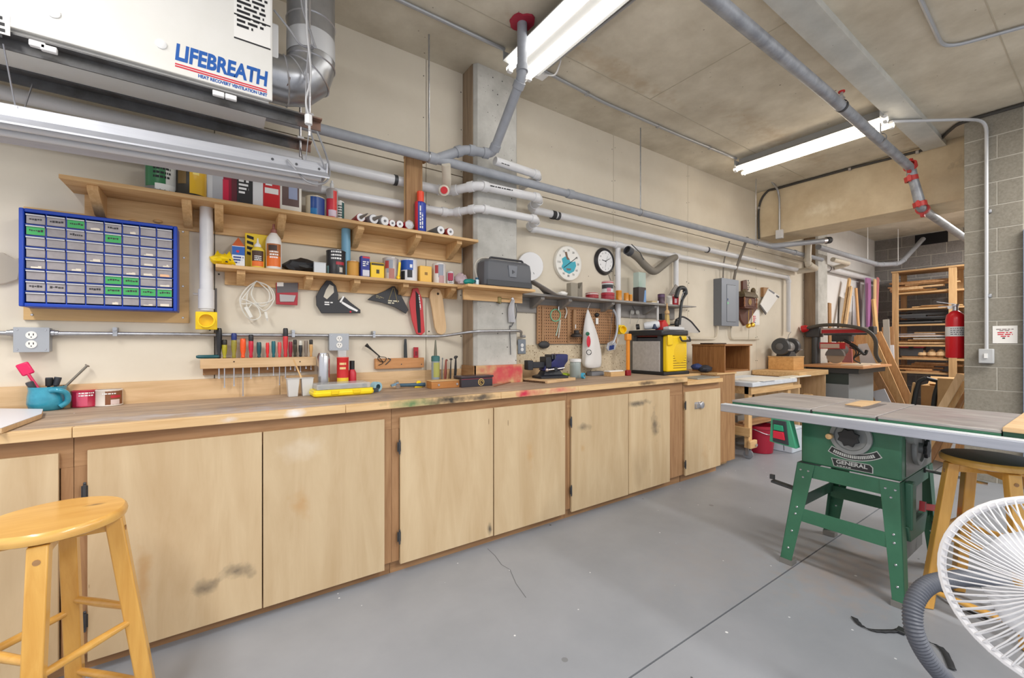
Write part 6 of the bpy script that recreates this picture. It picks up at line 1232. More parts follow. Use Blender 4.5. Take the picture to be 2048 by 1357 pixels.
MB().lathe([(.1,0),(.09,.003),(0,.003)], ((PX+x1)/2+.04, PY0+.001, z0+.2), 24, (0,-1,0), cap=False).build('round_boss', C(232,190,16,.4), t)
for x_ in (PX+.01, x1-.06):
    MB().box(x_, x_+.05, PY1-.04, PY1, z0+.031, zy).box(x_, x_+.05, PY0+.055, PY0+.09, z0+.031, zy).build('post', DGREY, t)
MB().box(PX-.04, x1-.005, PY0+.0, PY1+.02, zt-.05, zt).build('top_cover', C(44,46,52,.35), t, bevel=.012)
MB().box(PX+.02, x1-.05, PY0+.06, PY1-.01, zy-.02, zt-.051).build('cutter_head', C(120,44,40,.5), t)
MB().tube(fillet([(x1-.16,PY0-.012,zt-.06),(x1-.16,PY0-.03,zt-.1),(x1-.02,PY0-.03,zt-.1),(x1-.02,PY0-.012,zt-.06)], .015), .009, 8).build('lift_handle', BLACK, t)
MB().box(PX+.02, PX+.09, PY0-.02, PY0+.0, zy-.09, zy+.005).build('side_hook', PLY, t, bevel=.01)
# orange clamp leaning left of the planer
a, b = W(1256, 742, .26), W(1257, 668, .26)
t = thing('bar_clamp', 'upright orange bar clamp leaning left of the planer', 'clamp', (a.x,-.26,BZ)); MB().box(a.x-.016,a.x+.016,-.27,-.25,ZB+.05,b.z).build('bar', C(226,140,40,.4), t, bevel=.003); MB().box(a.x-.03,a.x+.03,-.28,-.24,b.z-.06,b.z+.0).build('jaw', C(232,148,44,.4), t, bevel=.008); MB().box(a.x-.026,a.x+.026,-.275,-.245,ZB,ZB+.049).build('foot', C(150,30,40,.4), t, bevel=.004)
# tools on top of the planer
ztp = zt+.0006
p = W(1295, 645, .25); t = thing('heat_gun', 'white and dark blue power tool lying on the planer', 'power tool', (p.x+.06,-.25,zt)); cx_h = PX+.02
MB().lathe([(.03,0),(.038,.03),(.038,.12),(.03,.14)], (cx_h-.0,-.2,ztp+.04), 14, (.6,-.6,.1)).build('body', C(220,222,226,.4), t); MB().box(cx_h+.03,cx_h+.09,-.3,-.26,ztp+.01,ztp+.06).build('grip', C(56,66,96,.45), t, bevel=.01); MB().lathe([(.026,0),(.026,.03)], (cx_h-.03,-.17,ztp+.035), 12, (-.6,.6,-.1)).build('nozzle', BLACK, t)
t = thing('red_canister', 'red angular tool body standing on the planer', 'tool', (PX+.16,-.3,zt)); MB().prism([(PX+.12,-.33,ztp),(PX+.2,-.33,ztp),(PX+.22,-.33,ztp+.05),(PX+.17,-.33,ztp+.1),(PX+.13,-.33,ztp+.08)], (0,.08,0)).build('body', C(196,44,40,.4), t, bevel=.006); MB().box(PX+.15,PX+.19,-.31,-.27,ztp+.1,ztp+.16).build('neck', BLACK, t, bevel=.004)
t = thing('white_tray', 'long white plastic tray lying on the planer', 'tray', (PX+.2,-.36,zt)); MB().box(PX+.1,PX+.34,-.42,-.35,ztp,ztp+.03).build('tray', C(214,214,216,.45), t, bevel=.008); MB().box(PX+.12,PX+.32,-.405,-.365,ztp+.0302,ztp+.034).build('tray_insert', C(190,192,196,.5), t)
pts = [W(u,v,.12) for u,v in ((1352,640),(1365,634),(1380,642),(1390,653),(1399,664),(1396,667),(1360,664),(1352,655))]
t = thing('blade_guard', 'clear saw blade guard with a dark curved rim behind the planer', 'guard', pts[6]); MB().prism(pts, (0,.004,0)).build('clear_panel', mat('guard_clear', srgb(206,204,202), .2, alpha=.6), t); MB().tube(spline(pts[:5]), .009, 8).build('dark_rim', C(60,60,64,.5), t); MB().sphere(pts[0]+Vector((0,-.01,-.04)), (.035,.02,.045), 12, 8).build('hub', BLACK, t); MB().cyl(pts[7]+Vector((0,.002,.03)), (pts[7].x,-.001,pts[7].z+.03), .008, n=8).build('wall_peg', DARKST, t)
mb = MB().cyl((x1-.06,-.14,ztp),(x1-.06,-.14,ztp+.3),.012,n=10); t = thing('white_pole', 'white plastic tube standing on the planer', 'tube', (x1-.06,-.14,zt)); mb.build('tube', C(224,222,220,.4), t); MB().lathe([(.02,0),(.02,.02),(.012,.022)], (x1-.06,-.14,ztp), 12).build('foot', WHITE, t)
t = thing('dark_glove', 'dark blue and black cloth glove lying right of the planer', 'glove', (x1+.12,-.35,.915)); gp = P(1405,752,.92)
zg = .9206; crumple('cuff', (x2+.03,-.47,zg+.035), (.085,.06,.035), C(44,46,56,.7), 51, parent=t, amp=.12); crumple('fingers', (x2-.03+.0,-.42,zg+.055), (.06,.05,.03), C(44,60,110,.7), 52, parent=t, amp=.15)
# oak box
cx0, cx1 = x2+.1, W(1500,700,.63).x; yf, yb = -.60, -.26; z0 = .9206; z1_ = W(1449,689,.63).z
cx0 = W(1449,700,.6).x; cx1 = W(1500,700,.6).x
t = thing('oak_cabinet', 'open-fronted oak veneer box on its side beyond the planer', 'cabinet', ((cx0+cx1)/2,-.45,z0)); th = .018
MB().box(cx0,cx0+th,yf,yb,z0,z1_-th).build('side_panel', OAK('z'), t); MB().box(cx1-th,cx1,yf,yb,z0,z1_-th).build('side_panel', OAK('z'), t); MB().box(cx0-.01,cx1+.03,yf-.01,yb,z1_-th+.0004,z1_).build('top_panel', OAK('x'), t, bevel=.002); MB().box(cx0+th,cx1-th,yf+.005,yb,z0,z0+th).build('bottom_panel', OAK('x'), t); MB().box(cx0+th,cx1-th,yb-.012,yb-.002,z0+th,z1_-th).build('back_panel', OAK('z'), t)
S('flat_lid', MB().box(cx0-.02,cx0+.22,-.5,-.36,z1_+.0005,z1_+.012), C(64,48,40,.5), 'thin dark brown panel lying on the oak box', 'panel', bevel=.002)
# ================================================================ electrical panel
A, B = W(1428,558,.10), W(1477,650,.10); zt = .5*(W(1443,557,.1).z+W(1477,561,.1).z); zb_ = .5*(W(1443,651,.1).z+W(1477,653,.1).z)
xa, xb = W(1443,600,.1).x, W(1477,600,.1).x; EP = C(132,138,148,.45,.2)
t = thing('breaker_panel', 'grey metal breaker panel on the wall with a tall door', 'breaker panel', ((xa+xb)/2,-.05,zb_)); MB().box(xa,xb,-.1,-.001,zb_,zt).build('box', C(112,116,122,.5,.2), t, bevel=.003); MB().box(xa-.002,xb+.002,-.104,-.1,zb_-.003,zt+.003).build('cover', EP, t, bevel=.002)
dx0, dx1 = xa+(xb-xa)*.28, xb-(xb-xa)*.2; MB().box(dx0-.004,dx1+.004,-.1046,-.104,zb_+.046,zt-.066).build('door_gap', C(70,74,80,.6), t); d = MB().box(dx0,dx1,-.108,-.1047,zb_+.05,zt-.07).build('door', C(140,146,156,.45,.2), t, bevel=.002); MB().box(dx0+.008,dx0+.03,-.1095,-.108,(zb_+zt)/2-.02,(zb_+zt)/2+.0).build('green_sticker', C(120,220,150,.4), d); MB().box(dx0+.008,dx0+.022,-.111,-.108,(zb_+zt)/2+.02,(zb_+zt)/2+.045).build('latch', C(60,80,120,.4), d)
for u, v0_ in ((1446,560),(1466,559)):
    x_ = wx(u,.04); pts = [Vector((x_,-.04,zt+.001)), Vector((x_-.01,-.05,zt+.12)), Vector((x_+.015,-.05,zt+.25)), Vector((x_,-.12,zt+.45))] if u < 1460 else [Vector((x_,-.05,zt+.001)), Vector((x_+.02,-.07,zt+.15)), Vector((x_+.03,-.13,zt+.33)), Vector((x_+.03,-.2,zt+.52))]
    c_ = thing('cable', ['thin grey cable rising from the left of the breaker panel','thick grey cable loop rising from the right of the breaker panel'][u>1460], 'cable', pts[0]); MB().tube(spline(pts), .008 if u < 1460 else .016, 8).build('cable_run', C(120,112,102,.5), c_)
x_ = wx(1436,.03); zc2 = W(1420,678,.03).z
t = conduit('pale conduit curving from under the breaker panel along the wall', [Vector((xa+.03,-.04,zb_-.001)), Vector((xa+.03,-.03,zc2)), Vector((xa-.9,-.03,zc2))], .012, C(214,204,186,.5), fil=.12)
t = conduit('dark-topped conduit from the breaker panel running right along the wall', [Vector((xb-.06,-.04,zb_-.001)), Vector((xb-.06,-.03,zc2)), Vector((5.9,-.03,zc2))], .012, C(206,196,178,.5), fil=.12)
# carved wooden wall clock
off = .02
DW = mat('carved_wood', srgb(110,60,40), .5, kind='wood', c2=srgb(76,38,26), scale=4, axis='z', stretch=8); DW2 = mat('carved_relief', srgb(120,100,70), .6, kind='noise', c2=srgb(70,60,40), scale=60, bump=.6)
pts = [W(u,v,.03) for u,v in ((1479,592),(1486,586),(1486,562),(1494,560),(1496,584),(1510,586),(1513,620),(1502,636),(1496,648),(1490,652),(1482,640),(1478,620))]
t = thing('carved_clock', 'carved dark wooden wall clock with hanging brass weights', 'clock', pts[9]); MB().prism(pts, (0,.028,0)).build('back_plate', DW, t, bevel=.004)
xa_, xb_ = wx(1487,.12), wx(1512,.12); zA, zB_ = W(1500,592,.12).z, W(1500,617,.12).z
MB().box(xa_+.02,xb_-.02,-.12,-.031,zB_+.02,zA-.02).build('case', DW, t, bevel=.003); MB().box(xa_-.005,xb_+.005,-.14,-.031,zB_-.005,zB_+.015).build('shelf_moulding', DW, t, bevel=.004); MB().rings([[(xa_-.01+k,-.145+k,z_),(xb_+.01-k,-.145+k,z_),(xb_+.01-k,-.031,z_),(xa_-.01+k,-.031,z_)] for k, z_ in ((0,zA-.02),(.005,zA+.01),(.03,zA+.05))]).build('carved_crown', DW2, t)
for x_ in (xa_+.005, xb_-.005): MB().lathe([(.012,0),(.006,.02),(.012,.04),(.006,.07),(.013,.1),(.006,.12),(.012,.14)], (x_,-.13,zB_+.015), 10).build('turned_pillar', C(150,96,60,.4), t)
MB().lathe([(.04,0),(.04,.004),(0,.004)], ((xa_+xb_)/2,-.12,(zA+zB_)/2), 20, (0,-1,0), cap=False).build('dial', C(150,120,70,.4,.5), t); MB().sphere((xb_-.01,-.09,zA+.07), (.03,.03,.045), 10, 8).build('finial', DW2, t); MB().sphere((xa_+.06,-.1,zA+.05), (.04,.03,.03), 10, 8).build('carved_top', DW2, t)
zc3 = W(1500,560,.1).z
for k in range(5): MB().lathe([(.008,-.003),(.012,0),(.008,.003)], ((xa_+xb_)/2+.01*(k%2),-.1,zA+.08+k*.028), 8, (k%2,1-k%2,0), cap=False).build('chain_link', DARKST, t)
for k, (u, v) in enumerate(((1497,652),(1505,650))): p = W(u,v,.1); MB().tube([(p.x+.01,-.1,zB_-.005),(p.x,-.1,p.z+.02)], .002, 5).build('chain', BRASS, t); MB().lathe([(.012,-.03),(.028,-.02),(.03,.005),(.02,.025),(.006,.03)], (p.x,-.1,p.z), 14).build('brass_weight', BRASS, t)
MB().tube([W(1498,655,.08),W(1497,680,.08)], .002, 5).build('pull_cord', C(150,140,120,.6), t)
p = W(1513,637,.02); t = thing('warning_card', 'small white card with red print behind the carved clock', 'card', (p.x,-.01,p.z-.1)); MB().prism([W(u,v,.012) for u,v in ((1504,622),(1519,620),(1519,650),(1504,652))], (0,.006,0)).build('card', PAPER, t)
a = W(1506,634,.012); greek(t, INKR, a+Vector((0,-.001,0)), (1,0,0), (0,0,1), .08, 4, .024, seed=3); greek(t, C(90,100,130,.6), W(1508,646,.012)+Vector((0,-.001,0)), (1,0,0), (0,0,1), .05, 2, .02, seed=5)
t = thing('paper_pad', 'tilted calendar paper hanging from a wooden block on the wall', 'paper', W(1540,600,.02)); MB().prism([W(u,v,.04) for u,v in ((1527,575),(1538,576),(1532,590),(1527,594))], (0,.038,0)).build('wooden_block', PINED('z'), t); o = MB().prism([W(u,v,.05) for u,v in ((1537,577),(1559,592),(1534,627),(1521,609))], (0,.01,0)).build('pad', PAPER, t)
MB().prism([W(u,v,.0506) for u,v in ((1537,578),(1550,586),(1548,589),(1537,581))], (0,.0005,0)).build('print_band', C(130,130,134,.6), o); MB().prism([W(u,v,.0506) for u,v in ((1553,590),(1559,594),(1557,597),(1552,593))], (0,.0005,0)).build('print_block', C(90,90,94,.6), o); MB().prism([W(u,v,.046) for u,v in ((1521,610),(1533,627),(1532,630),(1520,612))], (0,.01,0)).build('dark_back', C(90,84,84,.6), o)
# ================================================================ rolling table with a white top
tx0, tx1, ty0, ty1, tz = 4.47, 5.5, -.645, -.06, .8
t = thing('rolling_table', 'pine table on castors with a chipped white top', 'table', ((tx0+tx1)/2,(ty0+ty1)/2,0)); WT = mat('chipped_white', srgb(222,226,232), .5, kind='noise', c2=srgb(200,206,214), scale=14, specks=((30,.08,srgb(110,112,116),.1),))
MB().box(tx0,tx1,ty0,ty1,tz-.045,tz).build('white_top', WT, t, bevel=.006)
MB().box(tx0+.03,tx1-.03,ty0+.03,ty0+.055,tz-.125,tz-.0455).box(tx0+.03,tx0+.055,ty0+.056,ty1-.03,tz-.125,tz-.0455).build('apron', PINE('x'), t)
for (a,b) in ((tx0+.03,ty0+.056),(tx1-.1,ty0+.056),(tx0+.056,ty1-.1),(tx1-.1,ty1-.1)):
    MB().box(a,a+.07,b,b+.045,.115,tz-.046).build('leg', PINE('z'), t, bevel=.002)
    MB().lathe([(.02,-.018),(.045,-.015),(.048,0),(.045,.015),(.02,.018)], (a+.035,b+.02,.048), 18, (1,.2,0)).build('castor_wheel', C(120,122,128,.5), t); MB().box(a+.005,a+.012,b+.005,b+.035,.04,.114).box(a+.058,a+.065,b+.005,b+.035,.04,.114).build('castor_fork', STEELP, t)
MB().box(tx0-.0,tx0+.029,ty0+.03,ty1-.03,.24,.33).build('stretcher', PINE('y'), t); MB().box(tx0+.0,tx0+.14,ty0+.02,ty0+.0555,.1155,.2).build('corner_block', PINE('x'), t, bevel=.01); MB().cyl((tx0+.1,ty0+.005,.15),(tx0+.1,ty0+.02,.15),.014,n=10).build('bolt', STEELP, t)
MB().box(tx0+.03,tx1-.03,ty0+.1,ty1-.05,.33,.348).build('lower_shelf', BROWNW('x'), t)
# things on and under it
t = thing('paper_sheet', 'large white sheet of plans lying on the rolling table', 'paper', (4.9,-.4,tz)); MB().box(4.62,5.35,-.62,-.3,tz+.0006,tz+.004).build('sheet', C(236,232,224,.7), t); MB().box(4.66,4.95,-.66,-.4,tz+.0046,tz+.008).build('top_sheet', PAPER, t)
S('thin_panel', MB().box(5.38,5.95,-.62,-.5,tz+.0006,tz+.012), C(232,226,210,.6), 'pale thin panel sticking out over the right end of the rolling table', 'panel')
S('plank_offcut', MB().box(5.3,5.72,-.6,-.56,tz-.13,tz-.09), PINE('x'), 'short pine plank clamped under the right end of the rolling table', 'plank', bevel=.002)
for k in range(5): S('stored_board', MB().box(4.56+.03*k,5.3+.02*k,-.5+.07*k,-.45+.07*k,.349,.37+.05*(k%3)), [BROWNW('x'),C(120,116,110,.5),PINED('x'),C(90,84,78,.6),C(150,140,124,.6)][k], ['frontmost','second','third','fourth','rearmost'][k]+' offcut stored on the lower shelf of the rolling table', 'board', 'offcuts on the lower shelf of the rolling table')
x_, y_ = P(1533,905,0).x-.02, P(1533,905,0).y+.06
t = thing('red_bucket', 'red plastic bucket on the floor beside the rolling table', 'bucket', (x_,y_,0)); MB().lathe([(.12,0.001),(.125,.004),(.155,.27),(.165,.27),(.165,.3),(.15,.3),(.118,.012),(0,.012)], (x_,y_,0), 26, cap=False).build('bucket_body', C(160,24,50,.35), t); MB().tube(spline([(x_-.16,y_,.27),(x_-.1,y_-.13,.22),(x_+.1,y_-.13,.22),(x_+.16,y_,.27)]), .004, 6).build('bail_handle', STEELP, t)
p = P(1585,908,0); x_, y_ = p.x, p.y
t = thing('white_box', 'white lidded plastic box on the floor behind the saw switch', 'box', (x_+.1,y_+.15,0)); c_ = Vector((x_,y_,0)); MB().box(x_,x_+.24,y_,y_+.38,.001,.25).build('box_body', C(196,206,216,.45), t, bevel=.008); MB().box(x_-.006,x_+.246,y_-.006,y_+.386,.2505,.28).build('lid', C(206,214,224,.45), t, bevel=.006)
# grinder bench against the wall
gx0, gx1, gy0, gz = 5.78, 6.6, -.55, .85
t = thing('grinder_bench', 'pine bench with an open shelf carrying the bench grinder', 'bench', ((gx0+gx1)/2,-.28,0)); MB().box(gx0-.03,gx1+.03,gy0-.02,-.02,gz-.06,gz).build('top', PINE('x'), t, bevel=.003); [MB().box(a_,a_+.03,gy0,-.03,0,gz-.0605).build('side_panel', MAPLE('z'), t) for a_ in (gx0, gx1-.03)]; MB().box(gx0+.031,gx1-.031,gy0+.01,-.03,.42,.44).build('shelf', PINED('x'), t); MB().box(gx0+.031,gx1-.031,-.045,-.031,.0,gz-.061).build('back_panel', C(190,176,150,.7), t)
for k in range(2): S('wavy_offcut', MB().rings([[(gx0+.2+.04*i,-.5,.4405+.055*k+.012*sin(i*.9+k)+.0125),(gx0+.2+.04*i,-.42,.4405+.055*k+.012*sin(i*.9+k)+.0125),(gx0+.2+.04*i,-.42,.4405+.055*k+.012*sin(i*.9+k)+.035),(gx0+.2+.04*i,-.5,.4405+.055*k+.012*sin(i*.9+k)+.035)] for i in range(10)]), PINE('x'), ['lower','upper'][k]+' wavy wood offcut on the grinder bench shelf', 'offcut')
bx0 = 6.12; by0 = -.36
t = thing('grinder_stand', 'plain varnished pine block box under the bench grinder', 'stand', (6.27,-.2,gz)); zt_ = gz+.165; MB().box(bx0,bx0+.31,by0,-.05,gz+.0006,zt_).build('box', mat('stand_pine', srgb(226,176,112), .5, kind='wood', c2=srgb(200,146,84), scale=3, axis='x', stretch=10), t, bevel=.004); MB().box(bx0-.004,bx0+.314,by0-.004,-.046,zt_+.0004,zt_+.012).build('lid', PINE('x'), t)
zt_ += .0126
t = thing('bench_grinder', 'dark twin-wheel bench grinder on its pine stand', 'grinder', (6.27,-.2,zt_)); gc = Vector((6.27,-.21,zt_+.12)); ax = Vector((.62,-.78,0)).normalized(); ax = Vector((0,1,0))
DG = C(66,66,68,.5); MB().lathe([(.06,-.1),(.075,-.08),(.075,.08),(.06,.1)], gc, 20, (1,0,0)).build('motor', C(150,148,146,.4,.2), t)
for s_ in (-1, 1): 
    c = gc+Vector((s_*.15,0,.01)); MB().lathe([(.03,-.04),(.105,-.035),(.115,0),(.105,.035),(.03,.04)], c, 26, (1,0,0)).build('wheel_guard', DG, t); MB().lathe([(.045,0),(.045,.012),(.03,.02),(0,.02)], c+Vector((s_*.036,0,0)), 16, (s_,0,0), cap=False).build('guard_boss', C(96,94,94,.45), t); MB().cbox(c+Vector((0,-.1,-.045)), .06, .05, .012).build('tool_rest', STEELP, t)
MB().rings([[(6.27-.1*k,-.29,z_),(6.27+.1*k,-.29,z_),(6.27+.1*k,-.13,z_),(6.27-.1*k,-.13,z_)] for k, z_ in ((1,zt_),(1,zt_+.015),(.6,zt_+.05),(.5,zt_+.06))]).build('pedestal', DG, t); MB().tube(spline([gc+Vector((-.1,-.06,.09)),gc+Vector((-.12,-.08,.16)),gc+Vector((-.1,-.1,.2))]), .004, 6).build('spark_arm', STEELP, t)
# ================================================================ radial arm saw
X0, X1, Y0, Y1, Z = 6.75, 7.92, -.883-.02, -.22, .9
t = thing('radial_arm_saw', 'red and black radial arm saw on a grey stand with a wooden table', 'saw', (7.3,-.55,0)); REDA = C(190,36,44,.4)
MB().box(X0,X1,Y0,Y1,Z-.03,Z).build('saw_table', mat('saw_table_wood', srgb(214,160,112), .55, kind='wood', c2=srgb(190,134,88), scale=3, axis='y', stretch=10), t, bevel=.003); MB().box(X0+.05,X1-.05,Y0+.06,Y1-.02,Z-.1,Z-.0305).build('frame', C(60,62,64,.5), t)
MB().box(X0+.1,X1-.1,Y0+.18,Y1-.04,.02,Z-.101).build('stand_cabinet', C(150,154,156,.5), t, bevel=.006); MB().box(X0+.1-.004,X0+.1,Y0+.18,Y1-.05,Z-.25,Z-.102).build('dark_panel', C(60,70,66,.5), t); MB().box(X0+.12,X1-.12,Y0+.2,Y1-.06,0,.0195).build('plinth', DARKST, t)
MB().cyl((7.35,-.17,Z-.1),(7.35,-.17,1.36),.055,n=18).build('column', C(90,92,94,.4,.4), t); MB().box(7.27,7.43,-.24,-.06,1.29,1.44).build('column_head', C(66,66,68,.5), t, bevel=.01)
ya, yb_ = -.24, XP(1740,662,7.35).y; MB().box(7.30,7.40,yb_,ya,1.34,1.42).build('arm', C(206,196,190,.45), t, bevel=.008); MB().box(7.295,7.30,yb_+.02,ya-.02,1.345,1.395).build('arm_stripe', REDA, t); MB().box(7.28,7.42,yb_-.06,yb_-.001,1.32,1.43).build('arm_cap', C(60,60,62,.5), t, bevel=.008); MB().box(7.31,7.39,yb_+.04,ya-.04,1.315,1.3395).build('arm_track', DARKST, t)
ym = -.5; MB().box(7.24,7.46,ym-.1,ym+.1,1.22,1.3145).build('carriage', C(52,52,54,.5), t, bevel=.01); MB().lathe([(.05,-.15),(.075,-.13),(.075,.1),(.05,.13)], (7.40,ym+.05,1.1), 20, (1,0,0)).build('motor', C(70,70,72,.5), t); MB().box(7.17,7.2,ym-.08,ym+.22,1.12,1.21).build('name_plate', REDA, t); MB().box(7.165,7.17,ym-.02,ym+.21,1.13,1.19).build('plate_panel', C(200,176,164,.5), t)
MB().lathe([(.11,-.003),(.11,.003)], (7.23,ym+.05,1.02), 30, (1,0,0)).build('blade', C(186,184,180,.3,.8), t); pts = [(7.2,ym+.05+.115*cos(a_),1.02+.115*sin(a_)) for a_ in [pi*k/10 for k in range(11)]]; MB().prism(pts, (.06,0,0)).build('blade_guard', C(120,120,122,.4,.4), t)
MB().tube(spline([(7.24,ym-.05,1.24),(7.2,ym-.2,1.15),(7.22,ym-.28,1.05),(7.26,ym-.3,1.1)]), .02, 8).build('yoke_handle', BLACK, t)
for k in range(3): MB().tube(spline([(7.22,ym-.12,1.2-.03*k),(7.2,ym-.2-.03*k,1.08),(7.24,ym-.16,.98),(7.3,ym-.22,.92)]), .008, 6).build('cable', BLACK, t)
hp = [Vector((7.22,-.02-.07,1.42)), Vector((7.2,-.3,1.46)), Vector((7.2,-.55,1.45)), Vector((7.2,-.8,1.38)), Vector((7.22,-.9,1.25)), Vector((7.25,-.9,1.05)), Vector((7.3,-.93,.95))]
t = thing('dust_hose', 'dark grey dust hose with a red end draped over the radial arm saw', 'hose', hp[3]); corr(hp, .024, C(84,80,74,.6), t, amp=.05, step=.03, n=12); d_ = hp[0]-hp[1]; MB().lathe([(.036,-.02),(.05,.0),(.055,.05),(.04,.055)], hp[0], 14, d_).build('red_end', RED, t)
S('scrap_pile_board', MB().box(6.9,7.6,-.86,-.62,Z+.0006,Z+.014), C(226,206,180,.6), 'pale scrap board lying on the radial saw table', 'board')
# ================================================================ leaning boards in the alcove
BM = {'l': MAPLE('z'), 'p': PINE('z'), 'd': PINED('z'), 'b': BROWNW('z'), 'w': C(214,214,220,.5), 'v': C(176,120,170,.5), 'k': C(206,130,130,.5), 'g': C(170,164,156,.6), 'o': mat('lumber_orange', srgb(222,176,126), .6, kind='wood', c2=srgb(196,146,96), scale=3, axis='z', stretch=12, rand=1)}
def board(lb, ut, vt, ub, vb, X, dX, wd, th, m, g='boards leaning in the alcove'):
    a = XP(ub, vb, X); b = XP(ut, vt, X+dX); d = b-a
    if a.z > 0: a = a - d*(a.z/d.z)
    a.z = .0; d = b-a; t_ = thing('leaning_board', lb, 'board', a, 0, g)
    side = Vector((0,1,0)) ; nrm = d.cross(side).normalized(); side = nrm.cross(d).normalized()
    c = (a+b)/2; mb = MB(); mb.obox(c, d, side, d.length, wd, th)
    zmin = min(v.z for v in mb.v)
    for v in mb.v: v.z -= zmin-.0005
    mb.build('board', BM[m], t_, bevel=.001); return t_
def wboard(lb, ut, vt, ub, off, wd, th, m, offt=None):        # leaning along the alcove side wall
    b = W(ut, vt, offt if offt is not None else off-.04); a = Vector((max(7.83, wx(ub, off)), -off, 0))
    t_ = thing('leaning_board', lb, 'board', a, 0, 'boards leaning in the alcove'); d = b-a; nrm = Vector((0,1,0)); side = d.cross(nrm).normalized()
    mb = MB().obox((a+b)/2, d, side, d.length, wd, th); zm = min(v.z for v in mb.v)
    for v in mb.v: v.z += .0005-zm
    mb.build('board', BM[m], t_, bevel=.001)
for b_ in [('dark narrow strip leaning beside the alcove column',1645,604,1655,.1,.05,.02,'b'),('notched dark brown board leaning beside the narrow strip',1659,607,1660,.13,.1,.02,'d'),
 ('long pale board leaning left over the radial saw arm',1699,560,1640,.16,.075,.03,'p'),('second long bright board leaning left over the saw arm',1702,576,1645,.205,.07,.03,'l'),('grey cardboard sheet standing behind the pale boards',1688,600,1684,.06,.4,.01,'g'),
 ('thin tan strip leaning right of the pale boards',1712,577,1728,.2,.08,.02,'o'),('light blue-grey sheet standing at the alcove wall',1716,600,1712,.05,.5,.01,'w'),('mauve painted board standing by the corner',1736,557,1742,.2,.2,.03,'v'),('white strip left of the mauve board',1731,557,1733,.14,.08,.02,'w'),
 ('pink-edged board standing right of the mauve board',1756,557,1745,.3,.09,.02,'k'),('pale pine board crossing the pink-edged board',1750,560,1747,.34,.1,.02,'l'),('tall pine board leaning right of the saw arm end',1747,600,1768,.4,.13,.03,'p')]: wboard(*b_)
bl_ = [('wide plywood strip standing beside the saw arm end',1728,665,1735,760,8.36,.15,.22,.02,'o'),
 ('white board standing under the saw arm end',1732,690,1745,790,8.28,.15,.2,.025,'w'),('long light board slanting down right, its edge lit',1736,668,1800,815,8.15,.15,.12,.03,'p'),('wide tan board just right of the long slanting one',1748,672,1814,815,8.21,.15,.18,.025,'o'),('grey board standing at the rack post',1772,640,1776,740,9.05,.12,.08,.02,'g'),
 ('brown board standing at the rack post',1776,655,1777,740,9.35,.12,.16,.02,'b'),('small white board at the foot of the rack post',1777,692,1779,760,9.2,.12,.14,.02,'w'),('short dark plank slanting under the saw table end',1742,736,1785,815,8.03,.12,.1,.03,'b'),('pine board slanting near the saw table edge',1725,740,1765,820,8.05,.15,.14,.03,'o'),('white board lying against the slanting boards',1756,785,1772,820,7.94,.02,.16,.02,'w'),('tan board behind the low white board',1738,755,1775,830,8.1,.15,.12,.02,'p'),
 ('reddish plank standing behind the radial saw blade',1692,675,1697,760,8.45,.1,.14,.03,'k'),('pale red plank beside the reddish one',1703,675,1708,760,8.52,.1,.14,.03,'o')]
for b_ in bl_: board(*b_)
# boards leaning at the pier
for k, (lb,ut,vt,ub,vb,m) in enumerate((('thin bright strip leaning against the left of the block pier',1923,752,1878,830,'l'),('second strip leaning at the block pier',1926,765,1890,830,'p'),('dark board leaning low at the block pier',1925,790,1895,850,'b'),('tan strip leaning behind the saw table at the pier',1926,780,1900,860,'o'),('orange board end leaning beside the pier',1925,860,1915,930,'o'),('pale board slanting below the saw rail at the pier',1912,850,1880,920,'l'))):
    board(lb, ut, vt, ub, vb, 5.82+.07*k, .05, .06+.02*(k%2), .025, m, 'boards leaning at the block pier')
# cardboard boxes and trolley
p0_ = XP(1842,800,8.3); 
t = thing('cardboard_box', 'large open cardboard box on the alcove floor', 'box', (8.5,p0_.y-.3,0)); y1 = p0_.y; y0 = y1-.5; zt_ = XP(1860,772,8.3).z; a = 8.3
MB().box(a,a+.02,y0,y1,.001,zt_).box(a+.48,a+.5,y0,y1,.001,zt_).box(a+.02,a+.48,y0,y0+.02,.001,zt_).box(a+.02,a+.48,y1-.02,y1,.001,zt_).box(a+.02,a+.48,y0+.02,y1-.02,.001,.02).build('box_walls', CARD, t)
MB().obox((a+.46,y1-.2,zt_+.05),(0,1,0),(1,0,.6),.4,.2,.006).build('flap', CARD, t); MB().obox((a+.2,y0-.06,zt_+.04),(1,0,0),(0,-1,.7),.4,.18,.006).build('flap', CARD, t)
p1_ = XP(1884,760,8.1); t = thing('cardboard_box', 'taller closed cardboard box behind the pier boards', 'box', (8.2,p1_.y-.3,0)); zz = XP(1890,756,8.0).z; MB().box(7.85,8.2,p1_.y-.5,p1_.y,.001,zz).build('box_body', CARD, t, bevel=.004); MB().box(7.849,8.201,p1_.y-.28,p1_.y-.22,.001,zz+.001).build('tape', C(206,180,140,.4), t)
a0 = XP(1820,815,7.9); a1 = XP(1838,762,7.9); a2 = XP(1852,757,7.9)
t = thing('hand_trolley', 'black padded cart handle standing in front of the boxes', 'trolley', (7.9,a0.y,0)); MB().tube(fillet([(7.9,a0.y,.02),(7.9,a0.y-.06,.5),a1,a2],.06), .028, 10).build('side_tube', C(52,56,58,.45), t); MB().tube(fillet([(7.95,a0.y-.2,.02),(7.95,a0.y-.24,.5),a2+Vector((.05,-.12,-.04))],.06), .028, 10).build('side_tube', C(46,50,50,.45), t); MB().bar((7.9,a0.y+.04,.02),(7.9,a1.y+.05,a1.z-.03),.05,.02).build('wood_rail', PINE('z'), t); MB().cyl(a2,a2+Vector((.05,-.12,-.04)),.026,n=10).build('handle_bar', BLACK, t); MB().box(7.85,8.0,a0.y-.24,a0.y+.04,.001,.03).build('base_plate', DARKST, t)
